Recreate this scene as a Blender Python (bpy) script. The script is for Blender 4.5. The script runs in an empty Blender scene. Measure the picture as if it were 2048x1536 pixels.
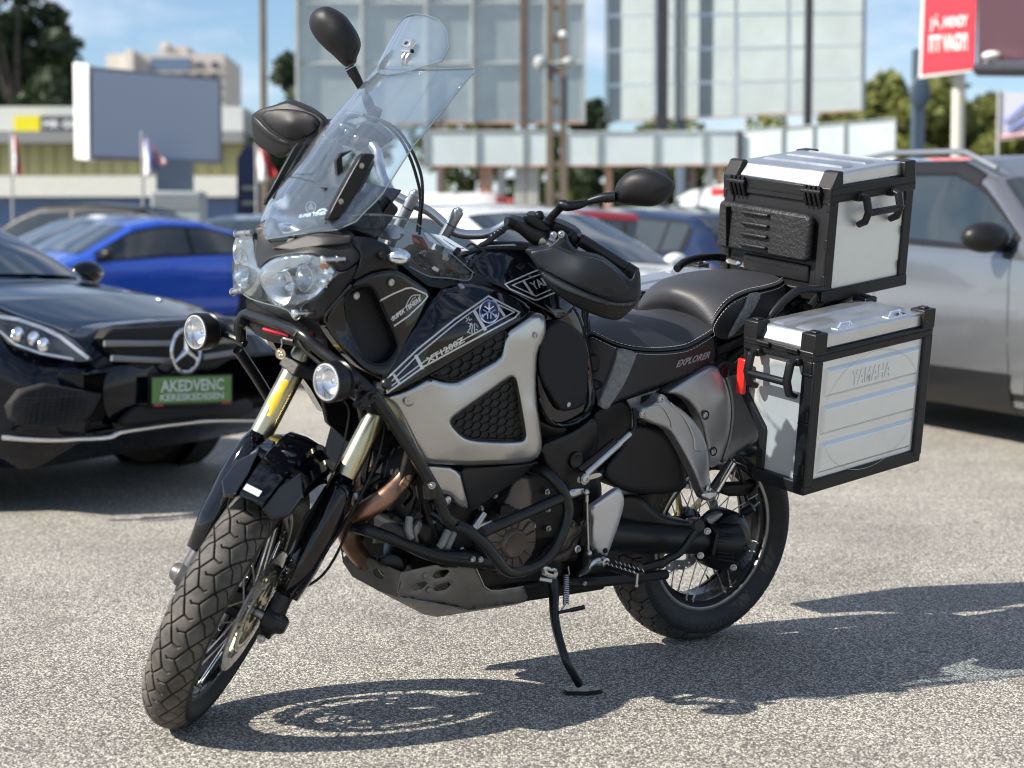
import bpy, bmesh, math, random
import numpy as np
from mathutils import Vector, Matrix, geometry
from mathutils import noise as mnoise
R_ = math.radians
rng = random.Random(7)
scene = bpy.context.scene
COL = scene.collection

# ------------------------------------------------------------------ camera, sky, sun, exposure
CAM_H, CAM_F, CAM_PIT = 1.0686, 3378.25, 0.066543        # metres, focal length in photo pixels, downward pitch
cam_data = bpy.data.cameras.new('camera')
cam_data.sensor_width = 36.0
cam_data.lens = 36.0 * CAM_F / 2048.0
cam_data.clip_start, cam_data.clip_end = 0.1, 3000
cam_data.dof.use_dof = True
cam_data.dof.focus_distance = 4.48
cam_data.dof.aperture_fstop = 2.9
cam_data.dof.aperture_blades = 0
cam = bpy.data.objects.new('camera', cam_data)
COL.objects.link(cam)
cam.location = (0, 0, CAM_H)
cam.rotation_euler = (math.pi/2 - CAM_PIT, 0, 0)
scene.camera = cam

SUN_AZ = Vector((-0.945, -0.327, 0)).normalized()
SUN_EL = R_(40)
SUN_DIR = Vector((SUN_AZ.x*math.cos(SUN_EL), SUN_AZ.y*math.cos(SUN_EL), math.sin(SUN_EL)))
world = bpy.data.worlds.new('World'); scene.world = world; world.use_nodes = True
wt = world.node_tree; wn, wl = wt.nodes, wt.links
wn.clear()
w_out = wn.new('ShaderNodeOutputWorld'); w_bg = wn.new('ShaderNodeBackground')
sky = wn.new('ShaderNodeTexSky'); sky.sky_type = 'NISHITA'; sky.sun_disc = False
sky.sun_elevation = SUN_EL
sky.sun_rotation = math.atan2(SUN_DIR.x, SUN_DIR.y)
sky.altitude = 100; sky.air_density = 1.0; sky.dust_density = 0.3; sky.ozone_density = 3.5
w_tc = wn.new('ShaderNodeTexCoord')
w_map = wn.new('ShaderNodeMapping'); w_map.inputs['Scale'].default_value = (1.0, 1.0, 3.2)
w_noi = wn.new('ShaderNodeTexNoise'); w_noi.inputs['Scale'].default_value = 6.5
w_noi.inputs['Detail'].default_value = 8; w_noi.inputs['Roughness'].default_value = 0.58
w_rmp = wn.new('ShaderNodeValToRGB'); w_rmp.color_ramp.elements[0].position = 0.42; w_rmp.color_ramp.elements[1].position = 0.68
w_mix = wn.new('ShaderNodeMixRGB'); w_mix.inputs['Color2'].default_value = (6.6, 6.9, 7.6, 1)
w_mul = wn.new('ShaderNodeMath'); w_mul.operation = 'MULTIPLY'; w_mul.inputs[1].default_value = 0.8
wl.new(w_tc.outputs['Generated'], w_map.inputs['Vector']); wl.new(w_map.outputs['Vector'], w_noi.inputs['Vector'])
wl.new(w_noi.outputs['Fac'], w_rmp.inputs['Fac']); wl.new(w_rmp.outputs['Color'], w_mul.inputs[0])
wl.new(w_mul.outputs[0], w_mix.inputs['Fac']); wl.new(sky.outputs['Color'], w_mix.inputs['Color1'])
wl.new(w_mix.outputs['Color'], w_bg.inputs['Color']); wl.new(w_bg.outputs['Background'], w_out.inputs['Surface'])
w_bg.inputs['Strength'].default_value = 0.086
sun_data = bpy.data.lights.new('sun', 'SUN'); sun_data.energy = 4.8; sun_data.angle = R_(0.53); sun_data.color = (1.0, 0.93, 0.83)
sun = bpy.data.objects.new('sun', sun_data); COL.objects.link(sun)
sun.rotation_euler = (-SUN_DIR).to_track_quat('-Z', 'Y').to_euler()
scene.view_settings.view_transform = 'Standard'; scene.view_settings.look = 'None'
scene.view_settings.exposure = 0.80; scene.view_settings.gamma = 1.0; scene.view_settings.use_curve_mapping = False
scene.cycles.max_bounces = 8; scene.cycles.transparent_max_bounces = 24; scene.cycles.caustics_reflective = False
scene.cycles.caustics_refractive = False; scene.cycles.sample_clamp_indirect = 8
scene.cycles.pixel_filter_type = 'BLACKMAN_HARRIS'; scene.cycles.filter_width = 1.1

# ------------------------------------------------------------------ frames
# The motorcycle leans on its side stand with the bars turned left. Its own frame: x forward, y left, z up,
# origin under the rear axle. Outlines were traced from the photograph and each point carries its own lateral
# distance y (or x), so that every traced point becomes a true position on the machine.
AL, LEAN, STEER, BP = 0.63813, 0.139037, 0.81665, 0.0079125
RX, RY = 0.520725, 4.894004
WB, TRAIL, RF, RR, RAKE = 1.54, 0.126, 0.329, 0.321, R_(28)
def bike_matrix():
    f = Vector((-math.cos(AL), -math.sin(AL), 0)); l = Vector((math.sin(AL), -math.cos(AL), 0)); u = Vector((0, 0, 1))
    l2 = l*math.cos(LEAN) - u*math.sin(LEAN); u2 = u*math.cos(LEAN) + l*math.sin(LEAN)
    f3 = f*math.cos(BP) - u2*math.sin(BP); u3 = u2*math.cos(BP) + f*math.sin(BP)
    m = Matrix.Identity(4)
    for i, v in enumerate((f3, l2, u3)):
        m[0][i], m[1][i], m[2][i] = v
    m[0][3], m[1][3], m[2][3] = RX, RY, 0
    return m
MB = bike_matrix()
_A = Vector((WB+TRAIL, 0, 0))
MS = Matrix.Translation(_A) @ Matrix.Rotation(STEER, 4, Vector((-math.sin(RAKE), 0, math.cos(RAKE)))) @ Matrix.Translation(-_A)
MI = Matrix.Identity(4)
def ray(px, py, M):
    c, s = math.cos(CAM_PIT), math.sin(CAM_PIT)
    a, b = (px-1024)/CAM_F, -(py-768)/CAM_F
    d = Vector((a, c+b*s, -s+b*c)); o = Vector((0, 0, CAM_H))
    Mi = M.inverted()
    return Mi @ o, Mi.to_3x3() @ d
_mc = {}
def unp(px, py, val, ax=1, M=None):
    """point of the plane (axis ax = val) of frame M seen at photo pixel px, py"""
    k = id(M) if M is not None else 0
    if k not in _mc:
        MM = MB if M is None else M
        Mi = MM.inverted(); _mc[k] = (Mi @ Vector((0, 0, CAM_H)), Mi.to_3x3(), M)
    o, Mi3, _ = _mc[k]
    c, s = math.cos(CAM_PIT), math.sin(CAM_PIT)
    a, b = (px-1024)/CAM_F, -(py-768)/CAM_F
    d = Mi3 @ Vector((a, c+b*s, -s+b*c))
    return o + d*((val-o[ax])/d[ax])
MBS = MB @ MS
REG = {'A': (340, 350, 3.938), 'B': (480, 0, 3.2), 'C': (720, 420, 3.938), 'D': (640, 720, 3.938), 'E': (640, 900, 3.0726),
       'F': (360, 820, 3.6575), 'G': (1140, 840, 3.34), 'H': (1420, 270, 2.104), 'I': (1120, 480, 2.954), 'J': (980, 300, 4.096),
       'K': (780, 900, 5.12), 'L': (1440, 560, 3.49), 'M': (520, 180, 5.12), 'N': (880, 400, 6.827), 'O': (0, 0, 1),
       'Q': (280, 1080, 3.84), 'R': (1180, 900, 3.841), 'U': (0, 400, 2.743), 'V': (1640, 250, 2.194)}
def z2p(reg, u, v):
    x0, y0, s = REG[reg]
    return x0+u/s, y0+v/s
def T(reg, pts, ax=1, st=False, M=None):
    MM = M if M is not None else (MBS if st else None)
    return [unp(*z2p(reg, p[0], p[1]), p[2], ax, MM) for p in pts]

# ------------------------------------------------------------------ materials
def _bsdf(name):
    m = bpy.data.materials.new(name); m.use_nodes = True
    return m, m.node_tree.nodes, m.node_tree.links, m.node_tree.nodes['Principled BSDF']
def mat(name, col, rough=0.5, metal=0.0, coat=0.0, bump=0.0, bscale=200.0, var=0.0, vscale=6.0, emit=None, estr=1.0, spec=0.5, dist=0.001, rvar=0.0, transmission=0.0, sub=0.0, dirt=None, dirt_amt=0.0, dirt_scale=9.0):
    m, n, l, b = _bsdf(name)
    b.inputs['Base Color'].default_value = (*col, 1); b.inputs['Roughness'].default_value = rough
    b.inputs['Metallic'].default_value = metal; b.inputs['Coat Weight'].default_value = coat; b.inputs['Coat Roughness'].default_value = 0.03
    b.inputs['Specular IOR Level'].default_value = spec
    b.inputs['Transmission Weight'].default_value = transmission
    tc = n.new('ShaderNodeTexCoord')
    if var or dirt or rvar:
        nz = n.new('ShaderNodeTexNoise'); nz.inputs['Scale'].default_value = vscale; nz.inputs['Detail'].default_value = 6; nz.inputs['Roughness'].default_value = 0.65
        l.new(tc.outputs['Object'], nz.inputs['Vector'])
    src = None
    if var:
        r = n.new('ShaderNodeMapRange'); r.inputs['From Min'].default_value = 0.3; r.inputs['From Max'].default_value = 0.7
        r.inputs['To Min'].default_value = 1-var; r.inputs['To Max'].default_value = 1+var
        l.new(nz.outputs['Fac'], r.inputs['Value'])
        mx = n.new('ShaderNodeMixRGB'); mx.blend_type = 'MULTIPLY'; mx.inputs['Fac'].default_value = 1; mx.inputs['Color1'].default_value = (*col, 1)
        l.new(r.outputs['Result'], mx.inputs['Color2']); src = mx.outputs['Color']
    if dirt:
        nd = n.new('ShaderNodeTexNoise'); nd.inputs['Scale'].default_value = dirt_scale; nd.inputs['Detail'].default_value = 9; nd.inputs['Roughness'].default_value = 0.7
        l.new(tc.outputs['Object'], nd.inputs['Vector'])
        r2 = n.new('ShaderNodeMapRange'); r2.inputs['From Min'].default_value = 0.42; r2.inputs['From Max'].default_value = 0.68; r2.inputs['To Max'].default_value = dirt_amt
        l.new(nd.outputs['Fac'], r2.inputs['Value'])
        m2 = n.new('ShaderNodeMixRGB'); m2.inputs['Color1'].default_value = (*col, 1); m2.inputs['Color2'].default_value = (*dirt, 1)
        if src: l.new(src, m2.inputs['Color1'])
        l.new(r2.outputs['Result'], m2.inputs['Fac']); src = m2.outputs['Color']
    if src: l.new(src, b.inputs['Base Color'])
    if rvar:
        r3 = n.new('ShaderNodeMapRange'); r3.inputs['From Min'].default_value = 0.3; r3.inputs['From Max'].default_value = 0.7
        r3.inputs['To Min'].default_value = max(0, rough-rvar); r3.inputs['To Max'].default_value = min(1, rough+rvar)
        l.new(nz.outputs['Fac'], r3.inputs['Value']); l.new(r3.outputs['Result'], b.inputs['Roughness'])
    if bump:
        nb = n.new('ShaderNodeTexNoise'); nb.inputs['Scale'].default_value = bscale; nb.inputs['Detail'].default_value = 4
        l.new(tc.outputs['Object'], nb.inputs['Vector'])
        bp = n.new('ShaderNodeBump'); bp.inputs['Strength'].default_value = bump; bp.inputs['Distance'].default_value = dist
        l.new(nb.outputs['Fac'], bp.inputs['Height']); l.new(bp.outputs['Normal'], b.inputs['Normal'])
    if emit:
        b.inputs['Emission Color'].default_value = (*emit, 1); b.inputs['Emission Strength'].default_value = estr
    return m
def clear_mat(name, tint=(0.97, 0.985, 0.99), rough=0.0, refl=1.0, haze=0.0):
    """thin clear plastic: lets light straight through, reflects by Fresnel"""
    m = bpy.data.materials.new(name); m.use_nodes = True
    n, l = m.node_tree.nodes, m.node_tree.links; n.clear()
    o = n.new('ShaderNodeOutputMaterial'); tr = n.new('ShaderNodeBsdfTransparent'); gl = n.new('ShaderNodeBsdfGlossy')
    tr.inputs['Color'].default_value = (*tint, 1); gl.inputs['Roughness'].default_value = rough
    fr = n.new('ShaderNodeFresnel'); ge = n.new('ShaderNodeNewGeometry'); ir = n.new('ShaderNodeMapRange')
    ir.inputs['To Min'].default_value = 1.5; ir.inputs['To Max'].default_value = 1/1.5   # the same sheet reflectance from both sides
    l.new(ge.outputs['Backfacing'], ir.inputs['Value']); l.new(ir.outputs['Result'], fr.inputs['IOR'])
    mu = n.new('ShaderNodeMath'); mu.operation = 'MULTIPLY'; mu.inputs[1].default_value = refl; mu.use_clamp = True
    mx = n.new('ShaderNodeMixShader')
    l.new(fr.outputs[0], mu.inputs[0]); l.new(mu.outputs[0], mx.inputs[0]); l.new(tr.outputs[0], mx.inputs[1]); l.new(gl.outputs[0], mx.inputs[2])
    last = mx.outputs[0]
    if haze:
        df = n.new('ShaderNodeBsdfDiffuse'); df.inputs['Color'].default_value = (0.6, 0.68, 0.75, 1)  # pale blue diffuse share, paints in a bluish reflection on the sheet
        m2 = n.new('ShaderNodeMixShader'); m2.inputs[0].default_value = haze
        l.new(last, m2.inputs[1]); l.new(df.outputs[0], m2.inputs[2]); last = m2.outputs[0]
    l.new(last, o.inputs['Surface'])
    return m

# ------------------------------------------------------------------ mesh building
def crom(pts, n=6, closed=False):
    """smooth curve through points"""
    P = [Vector(p) for p in pts]
    if len(P) < 3 and not closed: return P
    out = []; L = len(P)
    rngi = range(L) if closed else range(L-1)
    for i in rngi:
        p1, p2 = P[i], P[(i+1) % L]
        p0 = P[i-1] if (i > 0 or closed) else p1*2-p2
        p3 = P[(i+2) % L] if (i+2 < L or closed) else p2*2-p1
        for k in range(n):
            t = k/n
            out.append(0.5*((2*p1)+(p2-p0)*t+(2*p0-5*p1+4*p2-p3)*t*t+(3*p1-p0-3*p2+p3)*t*t*t))
    if not closed: out.append(P[-1])
    return out
class B:
    def __init__(s): s.v = []; s.f = []
    def add(s, vs, fs):
        o = len(s.v); s.v += [Vector(v) for v in vs]; s.f += [tuple(i+o for i in f) for f in fs]; return s
    def tube(s, pts, r, n=10, smooth=0, cap=True, ry=None, upv=None):
        P = crom(pts, smooth) if smooth else [Vector(p) for p in pts]
        m = len(P); rs = r if isinstance(r, (list, tuple)) else [r]*m
        if len(rs) != m: rs = list(np.interp(np.linspace(0, 1, m), np.linspace(0, 1, len(rs)), rs))
        vs = []; fs = []; ref = None
        for i, p in enumerate(P):
            a = P[max(i-1, 0)]; b = P[min(i+1, m-1)]; t = (b-a).normalized()
            if ref is None:
                ref = Vector(upv) if upv else (Vector((0, 0, 1)) if abs(t.z) < 0.9 else Vector((1, 0, 0)))
            x = (ref - t*ref.dot(t)).normalized(); y = t.cross(x); ref = x
            k = (ry/r if (ry and not isinstance(r, (list, tuple))) else 1)
            for j in range(n):
                an = 2*math.pi*j/n
                vs.append(p + x*math.cos(an)*rs[i] + y*math.sin(an)*rs[i]*k)
        for i in range(m-1):
            for j in range(n):
                j2 = (j+1) % n
                fs.append((i*n+j, i*n+j2, (i+1)*n+j2, (i+1)*n+j))
        if cap:
            fs.append(tuple(range(n-1, -1, -1))); fs.append(tuple((m-1)*n+j for j in range(n)))
        return s.add(vs, fs)
    def cyl(s, a, b, r, r2=None, n=16, cap=True):
        return s.tube([a, b], [r, r if r2 is None else r2], n, cap=cap)
    def lathe(s, o, d, prof, n=32, cap=True):
        """prof: (distance along d, radius)"""
        o = Vector(o); d = Vector(d).normalized()
        x = (Vector((0, 0, 1)) if abs(d.z) < 0.9 else Vector((1, 0, 0))); x = (x-d*x.dot(d)).normalized(); y = d.cross(x)
        vs = []; fs = []
        for h, r in prof:
            for j in range(n):
                an = 2*math.pi*j/n
                vs.append(o+d*h+x*math.cos(an)*r+y*math.sin(an)*r)
        for i in range(len(prof)-1):
            for j in range(n):
                j2 = (j+1) % n
                fs.append((i*n+j, i*n+j2, (i+1)*n+j2, (i+1)*n+j))
        if cap:
            if prof[0][1] > 1e-5: fs.append(tuple(range(n-1, -1, -1)))
            if prof[-1][1] > 1e-5: fs.append(tuple((len(prof)-1)*n+j for j in range(n)))
        return s.add(vs, fs)
    def box(s, c, size, M=None, rot=None):
        c = Vector(c); h = [x/2 for x in size]
        vs = [Vector((sx*h[0], sy*h[1], sz*h[2])) for sx in (-1, 1) for sy in (-1, 1) for sz in (-1, 1)]
        if rot is not None: vs = [rot @ v for v in vs]
        vs = [v+c for v in vs]
        if M is not None: vs = [M @ v for v in vs]
        return s.add(vs, [(0, 1, 3, 2), (4, 6, 7, 5), (0, 4, 5, 1), (2, 3, 7, 6), (0, 2, 6, 4), (1, 5, 7, 3)])
    def prism(s, pts, vec):
        P = [Vector(p) for p in pts]; vec = Vector(vec) if not callable(vec) else vec; n = len(P)
        vs = P+[p+vec for p in P]
        fs = [tuple(range(n)), tuple(range(2*n-1, n-1, -1))]+[(i, i+n, (i+1) % n+n, (i+1) % n) for i in range(n)]
        return s.add(vs, fs)
    def grid(s, rows, closed_u=False, closed_v=False):
        nr, nc = len(rows), len(rows[0]); vs = [p for r in rows for p in r]; fs = []
        for i in range(nr if closed_v else nr-1):
            for j in range(nc if closed_u else nc-1):
                i2, j2 = (i+1) % nr, (j+1) % nc
                fs.append((i*nc+j, i*nc+j2, i2*nc+j2, i2*nc+j))
        return s.add(vs, fs)
    def sph(s, c, r, n=16, m=10, M=None):
        c = Vector(c); r = (r, r, r) if not isinstance(r, (list, tuple)) else r
        vs = []; fs = []
        for i in range(m+1):
            ph = math.pi*i/m
            for j in range(n):
                an = 2*math.pi*j/n
                v = Vector((math.sin(ph)*math.cos(an)*r[0], math.sin(ph)*math.sin(an)*r[1], math.cos(ph)*r[2]))
                vs.append(c+(M @ v if M else v))
        for i in range(m):
            for j in range(n):
                j2 = (j+1) % n
                fs.append((i*n+j, (i+1)*n+j, (i+1)*n+j2, i*n+j2))
        return s.add(vs, fs)
    def bolt(s, p, d, r=0.008, h=0.006):
        s.lathe(p, d, [(0, r*1.25), (h*0.25, r*1.25), (h*0.25, r), (h*0.8, r), (h, r*0.75), (h, r*0.45), (h*0.5, r*0.4), (h*0.5, 0.0001)], 12, cap=False)
        return s
    def flip(s, ax=1):
        o = B(); o.v = [Vector([-c if i == ax else c for i, c in enumerate(v)]) for v in s.v]
        o.f = [tuple(reversed(f)) for f in s.f]; return o
def tag(o, label=None, cat=None, group=None, kind=None):
    if label: o['label'] = label
    if cat: o['category'] = cat
    if group: o['group'] = group
    if kind: o['kind'] = kind
    return o
def empty(name, M=None, loc=None, rz=0, label=None, cat=None, group=None):
    o = bpy.data.objects.new(name, None); COL.objects.link(o); o.empty_display_size = 0.1
    if M is not None: o.matrix_world = M
    elif loc is not None: o.location = loc; o.rotation_euler = (0, 0, rz)
    return tag(o, label, cat, group)
def part(name, b, m, parent=None, M=None, bev=0.0, seg=2, ang=32, sub=0, solid=0.0, label=None, smooth=True, weld=0.0):
    """one mesh object from builder b; M is baked into the vertices"""
    me = bpy.data.meshes.new(name)
    vs = [M @ v for v in b.v] if M is not None else b.v
    me.from_pydata([tuple(v) for v in vs], [], b.f); me.validate(clean_customdata=False)
    bm = bmesh.new(); bm.from_mesh(me)
    if weld: bmesh.ops.remove_doubles(bm, verts=bm.verts, dist=weld)
    bmesh.ops.recalc_face_normals(bm, faces=bm.faces)
    ca = math.radians(ang)
    for f in bm.faces: f.smooth = smooth
    if smooth:
        for e in bm.edges:
            e.smooth = not (len(e.link_faces) == 2 and e.calc_face_angle(0) > ca)
    bm.to_mesh(me); bm.free()
    if isinstance(m, (list, tuple)):
        for x in m: me.materials.append(x)
    else: me.materials.append(m)
    o = bpy.data.objects.new(name, me); COL.objects.link(o)
    if parent is not None: o.parent = parent
    if solid:
        md = o.modifiers.new('solid', 'SOLIDIFY'); md.thickness = solid; md.offset = -1
    if bev:
        md = o.modifiers.new('bevel', 'BEVEL'); md.width = bev; md.segments = seg; md.limit_method = 'ANGLE'; md.angle_limit = R_(34); md.harden_normals = False
    if sub:
        md = o.modifiers.new('sub', 'SUBSURF'); md.levels = md.render_levels = sub
    if label: o['label'] = label
    return o
def chaikin(P, it=1, k=0.25):
    for _ in range(it):
        Q = []
        for i in range(len(P)):
            a, b = P[i], P[(i+1) % len(P)]
            Q.append(tuple(a[j]*(1-k)+b[j]*k for j in range(len(a)))); Q.append(tuple(a[j]*k+b[j]*(1-k) for j in range(len(a))))
        P = Q
    return P
def tps(pts):
    """thin-plate spline through (x, y, value) samples"""
    A = np.array([(p[0], p[1]) for p in pts], float); V = np.array([p[2] for p in pts], float)
    c = A.mean(0); s = max(A.std(), 1e-6); A = (A-c)/s; n = len(A)
    d = np.linalg.norm(A[:, None]-A[None], axis=2); K = np.where(d > 0, d*d*np.log(d+1e-12), 0)+np.eye(n)*0.02
    P = np.hstack([np.ones((n, 1)), A]); L = np.zeros((n+3, n+3)); L[:n, :n] = K; L[:n, n:] = P; L[n:, :n] = P.T
    w = np.linalg.lstsq(L, np.concatenate([V, np.zeros(3)]), rcond=None)[0]
    lo, hi = V.min()-0.01, V.max()+0.01
    def f(q):
        q = (np.atleast_2d(np.array(q, float))-c)/s
        d = np.linalg.norm(q[:, None]-A[None], axis=2)
        return np.clip(np.where(d > 0, d*d*np.log(d+1e-12), 0) @ w[:n]+w[n]+q @ w[n+1:], lo, hi)
    return f
def seg_dist(Q, loop):
    Q = np.asarray(Q, float); a = np.asarray(loop, float); b = np.roll(a, -1, 0); best = np.full(len(Q), 1e9)
    for i in range(len(a)):
        ab = b[i]-a[i]; L = (ab**2).sum()
        if L < 1e-9: continue
        t = np.clip(((Q-a[i]) @ ab)/L, 0, 1); d = np.hypot(*(Q-(a[i]+t[:, None]*ab)).T); best = np.minimum(best, d)
    return best
def inside(Q, loop):
    Q = np.asarray(Q, float); a = np.asarray(loop, float); b = np.roll(a, -1, 0); r = np.zeros(len(Q), bool)
    for i in range(len(a)):
        c = ((a[i, 1] > Q[:, 1]) != (b[i, 1] > Q[:, 1]))
        with np.errstate(divide='ignore', invalid='ignore'):
            x = (b[i, 0]-a[i, 0])*(Q[:, 1]-a[i, 1])/(b[i, 1]-a[i, 1])+a[i, 0]
        r ^= c & (Q[:, 0] < x)
    return r
def resample(loop, step):
    out = []
    for i in range(len(loop)):
        a, b = np.array(loop[i][:2], float), np.array(loop[(i+1) % len(loop)][:2], float)
        k = max(1, int(round(np.hypot(*(b-a))/step)))
        for j in range(k): out.append(tuple(a+(b-a)*j/k))
    return out
def panel(name, reg, outline, m, parent, holes=(), ctrl=(), crown=0.008, w=14, thick=0.012, step=9, ax=1, out=None, st=False, M=None,
          rnd=1, label=None, mirror=False, ang=50, bake=True, ret_builder=False):
    """Crowned shell panel: outline (u, v, depth-coordinate) traced in region reg; the surface runs smoothly through the
    given depths, its rim rolls back by `crown` over w pixels and its wall is `thick` deep."""
    ol = [(*z2p(reg, p[0], p[1]), p[2]) for p in outline]
    cs = [(*z2p(reg, p[0], p[1]), p[2]) for p in ctrl]
    f = tps(ol+cs)
    loop = chaikin([p[:2] for p in ol], rnd) if rnd else [p[:2] for p in ol]
    loop = resample(loop, step)
    hl = []
    for h in holes:
        hh = [z2p(reg, p[0], p[1]) for p in h]; hl.append(resample(chaikin(hh, rnd) if rnd else hh, step))
    A = np.array(loop); x0, y0 = A.min(0); x1, y1 = A.max(0)
    pts = []; row = 0; yy = y0
    while yy < y1:
        xx = x0+(step/2 if row % 2 else 0)
        while xx < x1: pts.append((xx, yy)); xx += step
        yy += step*0.866; row += 1
    pts = np.array(pts) if pts else np.zeros((0, 2))
    if len(pts):
        mg = w+step*0.35 if crown > .0025 else step*.45
        def room(Q, m_):
            k = inside(Q, loop) & (seg_dist(Q, loop) > m_)
            for h in hl: k &= ~inside(Q, h) & (seg_dist(Q, h) > m_)
            return k
        pts = pts[room(pts, mg)]
        if crown > .0025:   # rings parallel to each edge carry the rolled rim evenly
            rings = []
            for lp in [loop]+hl:
                A_ = np.array(lp); tn = np.roll(A_, -1, 0)-np.roll(A_, 1, 0); nr_ = np.stack([-tn[:, 1], tn[:, 0]], 1)/np.maximum(np.hypot(*tn.T), 1e-6)[:, None]
                for dd_ in (.12*w, .38*w, .7*w, w*1.02):
                    for sg in (1, -1):
                        Q = A_+nr_*dd_*sg; rings.append(Q[room(Q, dd_*.97)])
            R2 = np.concatenate(rings); sel = []; cell = {}
            for q_ in R2:
                ky = (int(q_[0]//(step*.22)), int(q_[1]//(step*.22)))
                if ky in cell: continue
                cell[ky] = 1; sel.append(q_)
            if sel: pts = np.concatenate([pts, np.array(sel)])
    # extra ring for a round rim
    allp = list(loop); edges = [(i, (i+1) % len(loop)) for i in range(len(loop))]; loops_idx = [list(range(len(loop)))]
    for h in hl:
        o = len(allp); allp += h; edges += [(o+i, o+(i+1) % len(h)) for i in range(len(h))]; loops_idx.append(list(range(o, o+len(h))))
    allp += [tuple(p) for p in pts]
    cv, ce, cf, ov, oe, of = geometry.delaunay_2d_cdt([Vector(p) for p in allp], edges, [], 0, 1e-4)
    C = np.array([(v.x, v.y) for v in cv])
    cen = np.array([C[list(t)].mean(0) for t in cf]); keep = inside(cen, loop)
    for h in hl: keep &= ~inside(cen, h)
    tris = [tuple(t) for t, k in zip(cf, keep) if k]
    base = f(C); d = seg_dist(C, loop)
    for h in hl: d = np.minimum(d, seg_dist(C, h))
    t = np.clip(d/w, 0, 1); off = crown*(np.sqrt(np.clip(1-(1-t)**2, 0, 1))-1)
    MM = M if M is not None else (MBS if st else None)
    if out is None: out = Vector((0, 1, 0)) if ax == 1 else Vector((1, 0, 0))
    out = Vector(out).normalized()
    vs = []
    for i in range(len(C)):
        # the pixel ray is cut at the final depth, so the outline keeps its place whatever the crown
        v = unp(C[i, 0], C[i, 1], base[i]+off[i]*out[ax], ax, MM)
        vs.append(v)
    b = B(); b.add(vs, tris)
    # walls
    omap = {}
    for i, lst in enumerate(ov):
        for k in lst: omap[k] = i
    for lp in loops_idx:
        ids = [omap[k] for k in lp if k in omap]; ids = [ids[i] for i in range(len(ids)) if ids[i] != ids[i-1]]
        if len(ids) < 3: continue
        top = [vs[i] for i in ids]; bot = [v-out*thick for v in top]; n = len(ids)
        o = len(b.v); b.v += top+bot  # wall shares no verts with the skin: crisp edge
        b.f += [(o+i, o+(i+1) % n, o+(i+1) % n+n, o+i+n) for i in range(n)]
    def surf(px, py, eps=0.0015, r=None):
        if r: px, py = z2p(r, px, py)
        q = np.array([[px, py]]); bb = f(q)[0]; dd = seg_dist(q, loop)
        for h in hl: dd = np.minimum(dd, seg_dist(q, h))
        tt = min(max(dd[0]/w, 0), 1); of_ = crown*(math.sqrt(max(0, 1-(1-tt)**2))-1)
        return unp(px, py, bb+(of_)*out[ax]+eps*out[ax], ax, MM)
    if ret_builder: return b, surf
    BM = MS if (st and M is None) else None
    o = part(name, b, m, parent, M=BM, ang=ang, label=label, weld=1e-5)
    if mirror:
        part(name, b.flip(1), m, parent, M=BM, ang=ang, label=label, weld=1e-5)
    return o, surf
def ribbon(b, surf, pts, wd, reg='O', closed=False, step=6, eps=0.0015):
    P = [np.array(z2p(reg, *p)) for p in pts]; wd = wd/REG[reg][2]
    if closed: P.append(P[0])
    for a, c in zip(P[:-1], P[1:]):
        L = np.hypot(*(c-a)); t = (c-a)/max(L, 1e-6); nrm = np.array([-t[1], t[0]])*wd/2; k = max(1, int(L/step)); a2 = a-t*wd*0.35; c2 = c+t*wd*0.35
        rows = []
        for i in range(k+1):
            q = a2+(c2-a2)*i/k; rows.append([surf(*(q+nrm), eps), surf(*(q-nrm), eps)])
        b.grid(rows)
    return b
_tc = {}
def text_mesh(txt, shear=0.0, bold=0.0, res=2):
    k = (txt, shear, bold, res)
    if k in _tc: return _tc[k]
    cu = bpy.data.curves.new('t', 'FONT'); cu.body = txt; cu.shear = shear; cu.offset = bold; cu.resolution_u = res
    ob = bpy.data.objects.new('t', cu); me = bpy.data.meshes.new_from_object(ob)
    V = np.array([(v.co.x, v.co.y) for v in me.vertices]); F = [tuple(p.vertices) for p in me.polygons]
    bpy.data.objects.remove(ob); bpy.data.meshes.remove(me); bpy.data.curves.remove(cu)
    mn, mx = V.min(0), V.max(0); V = (V-mn)/(mx-mn)
    _tc[k] = (V, F, (mx-mn)); return _tc[k]
def text_surf(b, surf, txt, p0, p1, up, reg='O', shear=0.0, bold=0.02, eps=0.002):
    """txt with its baseline from p0 to p1 and its height vector up (region pixels), laid on surf"""
    V, F, _ = text_mesh(txt, shear, bold)
    p0, p1, up = (np.array(x, float) for x in (p0, p1, up))
    vs = []
    for u, v in V:
        q = p0+(p1-p0)*u+up*v; vs.append(surf(*z2p(reg, *q), eps))
    b.add(vs, F); return b
def text_flat(b, txt, o, ux, uy, shear=0.0, bold=0.02, thick=0.0):
    V, F, _ = text_mesh(txt, shear, bold); o, ux, uy = Vector(o), Vector(ux), Vector(uy)
    b.add([o+ux*float(u)+uy*float(v) for u, v in V], F)
    return b
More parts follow.
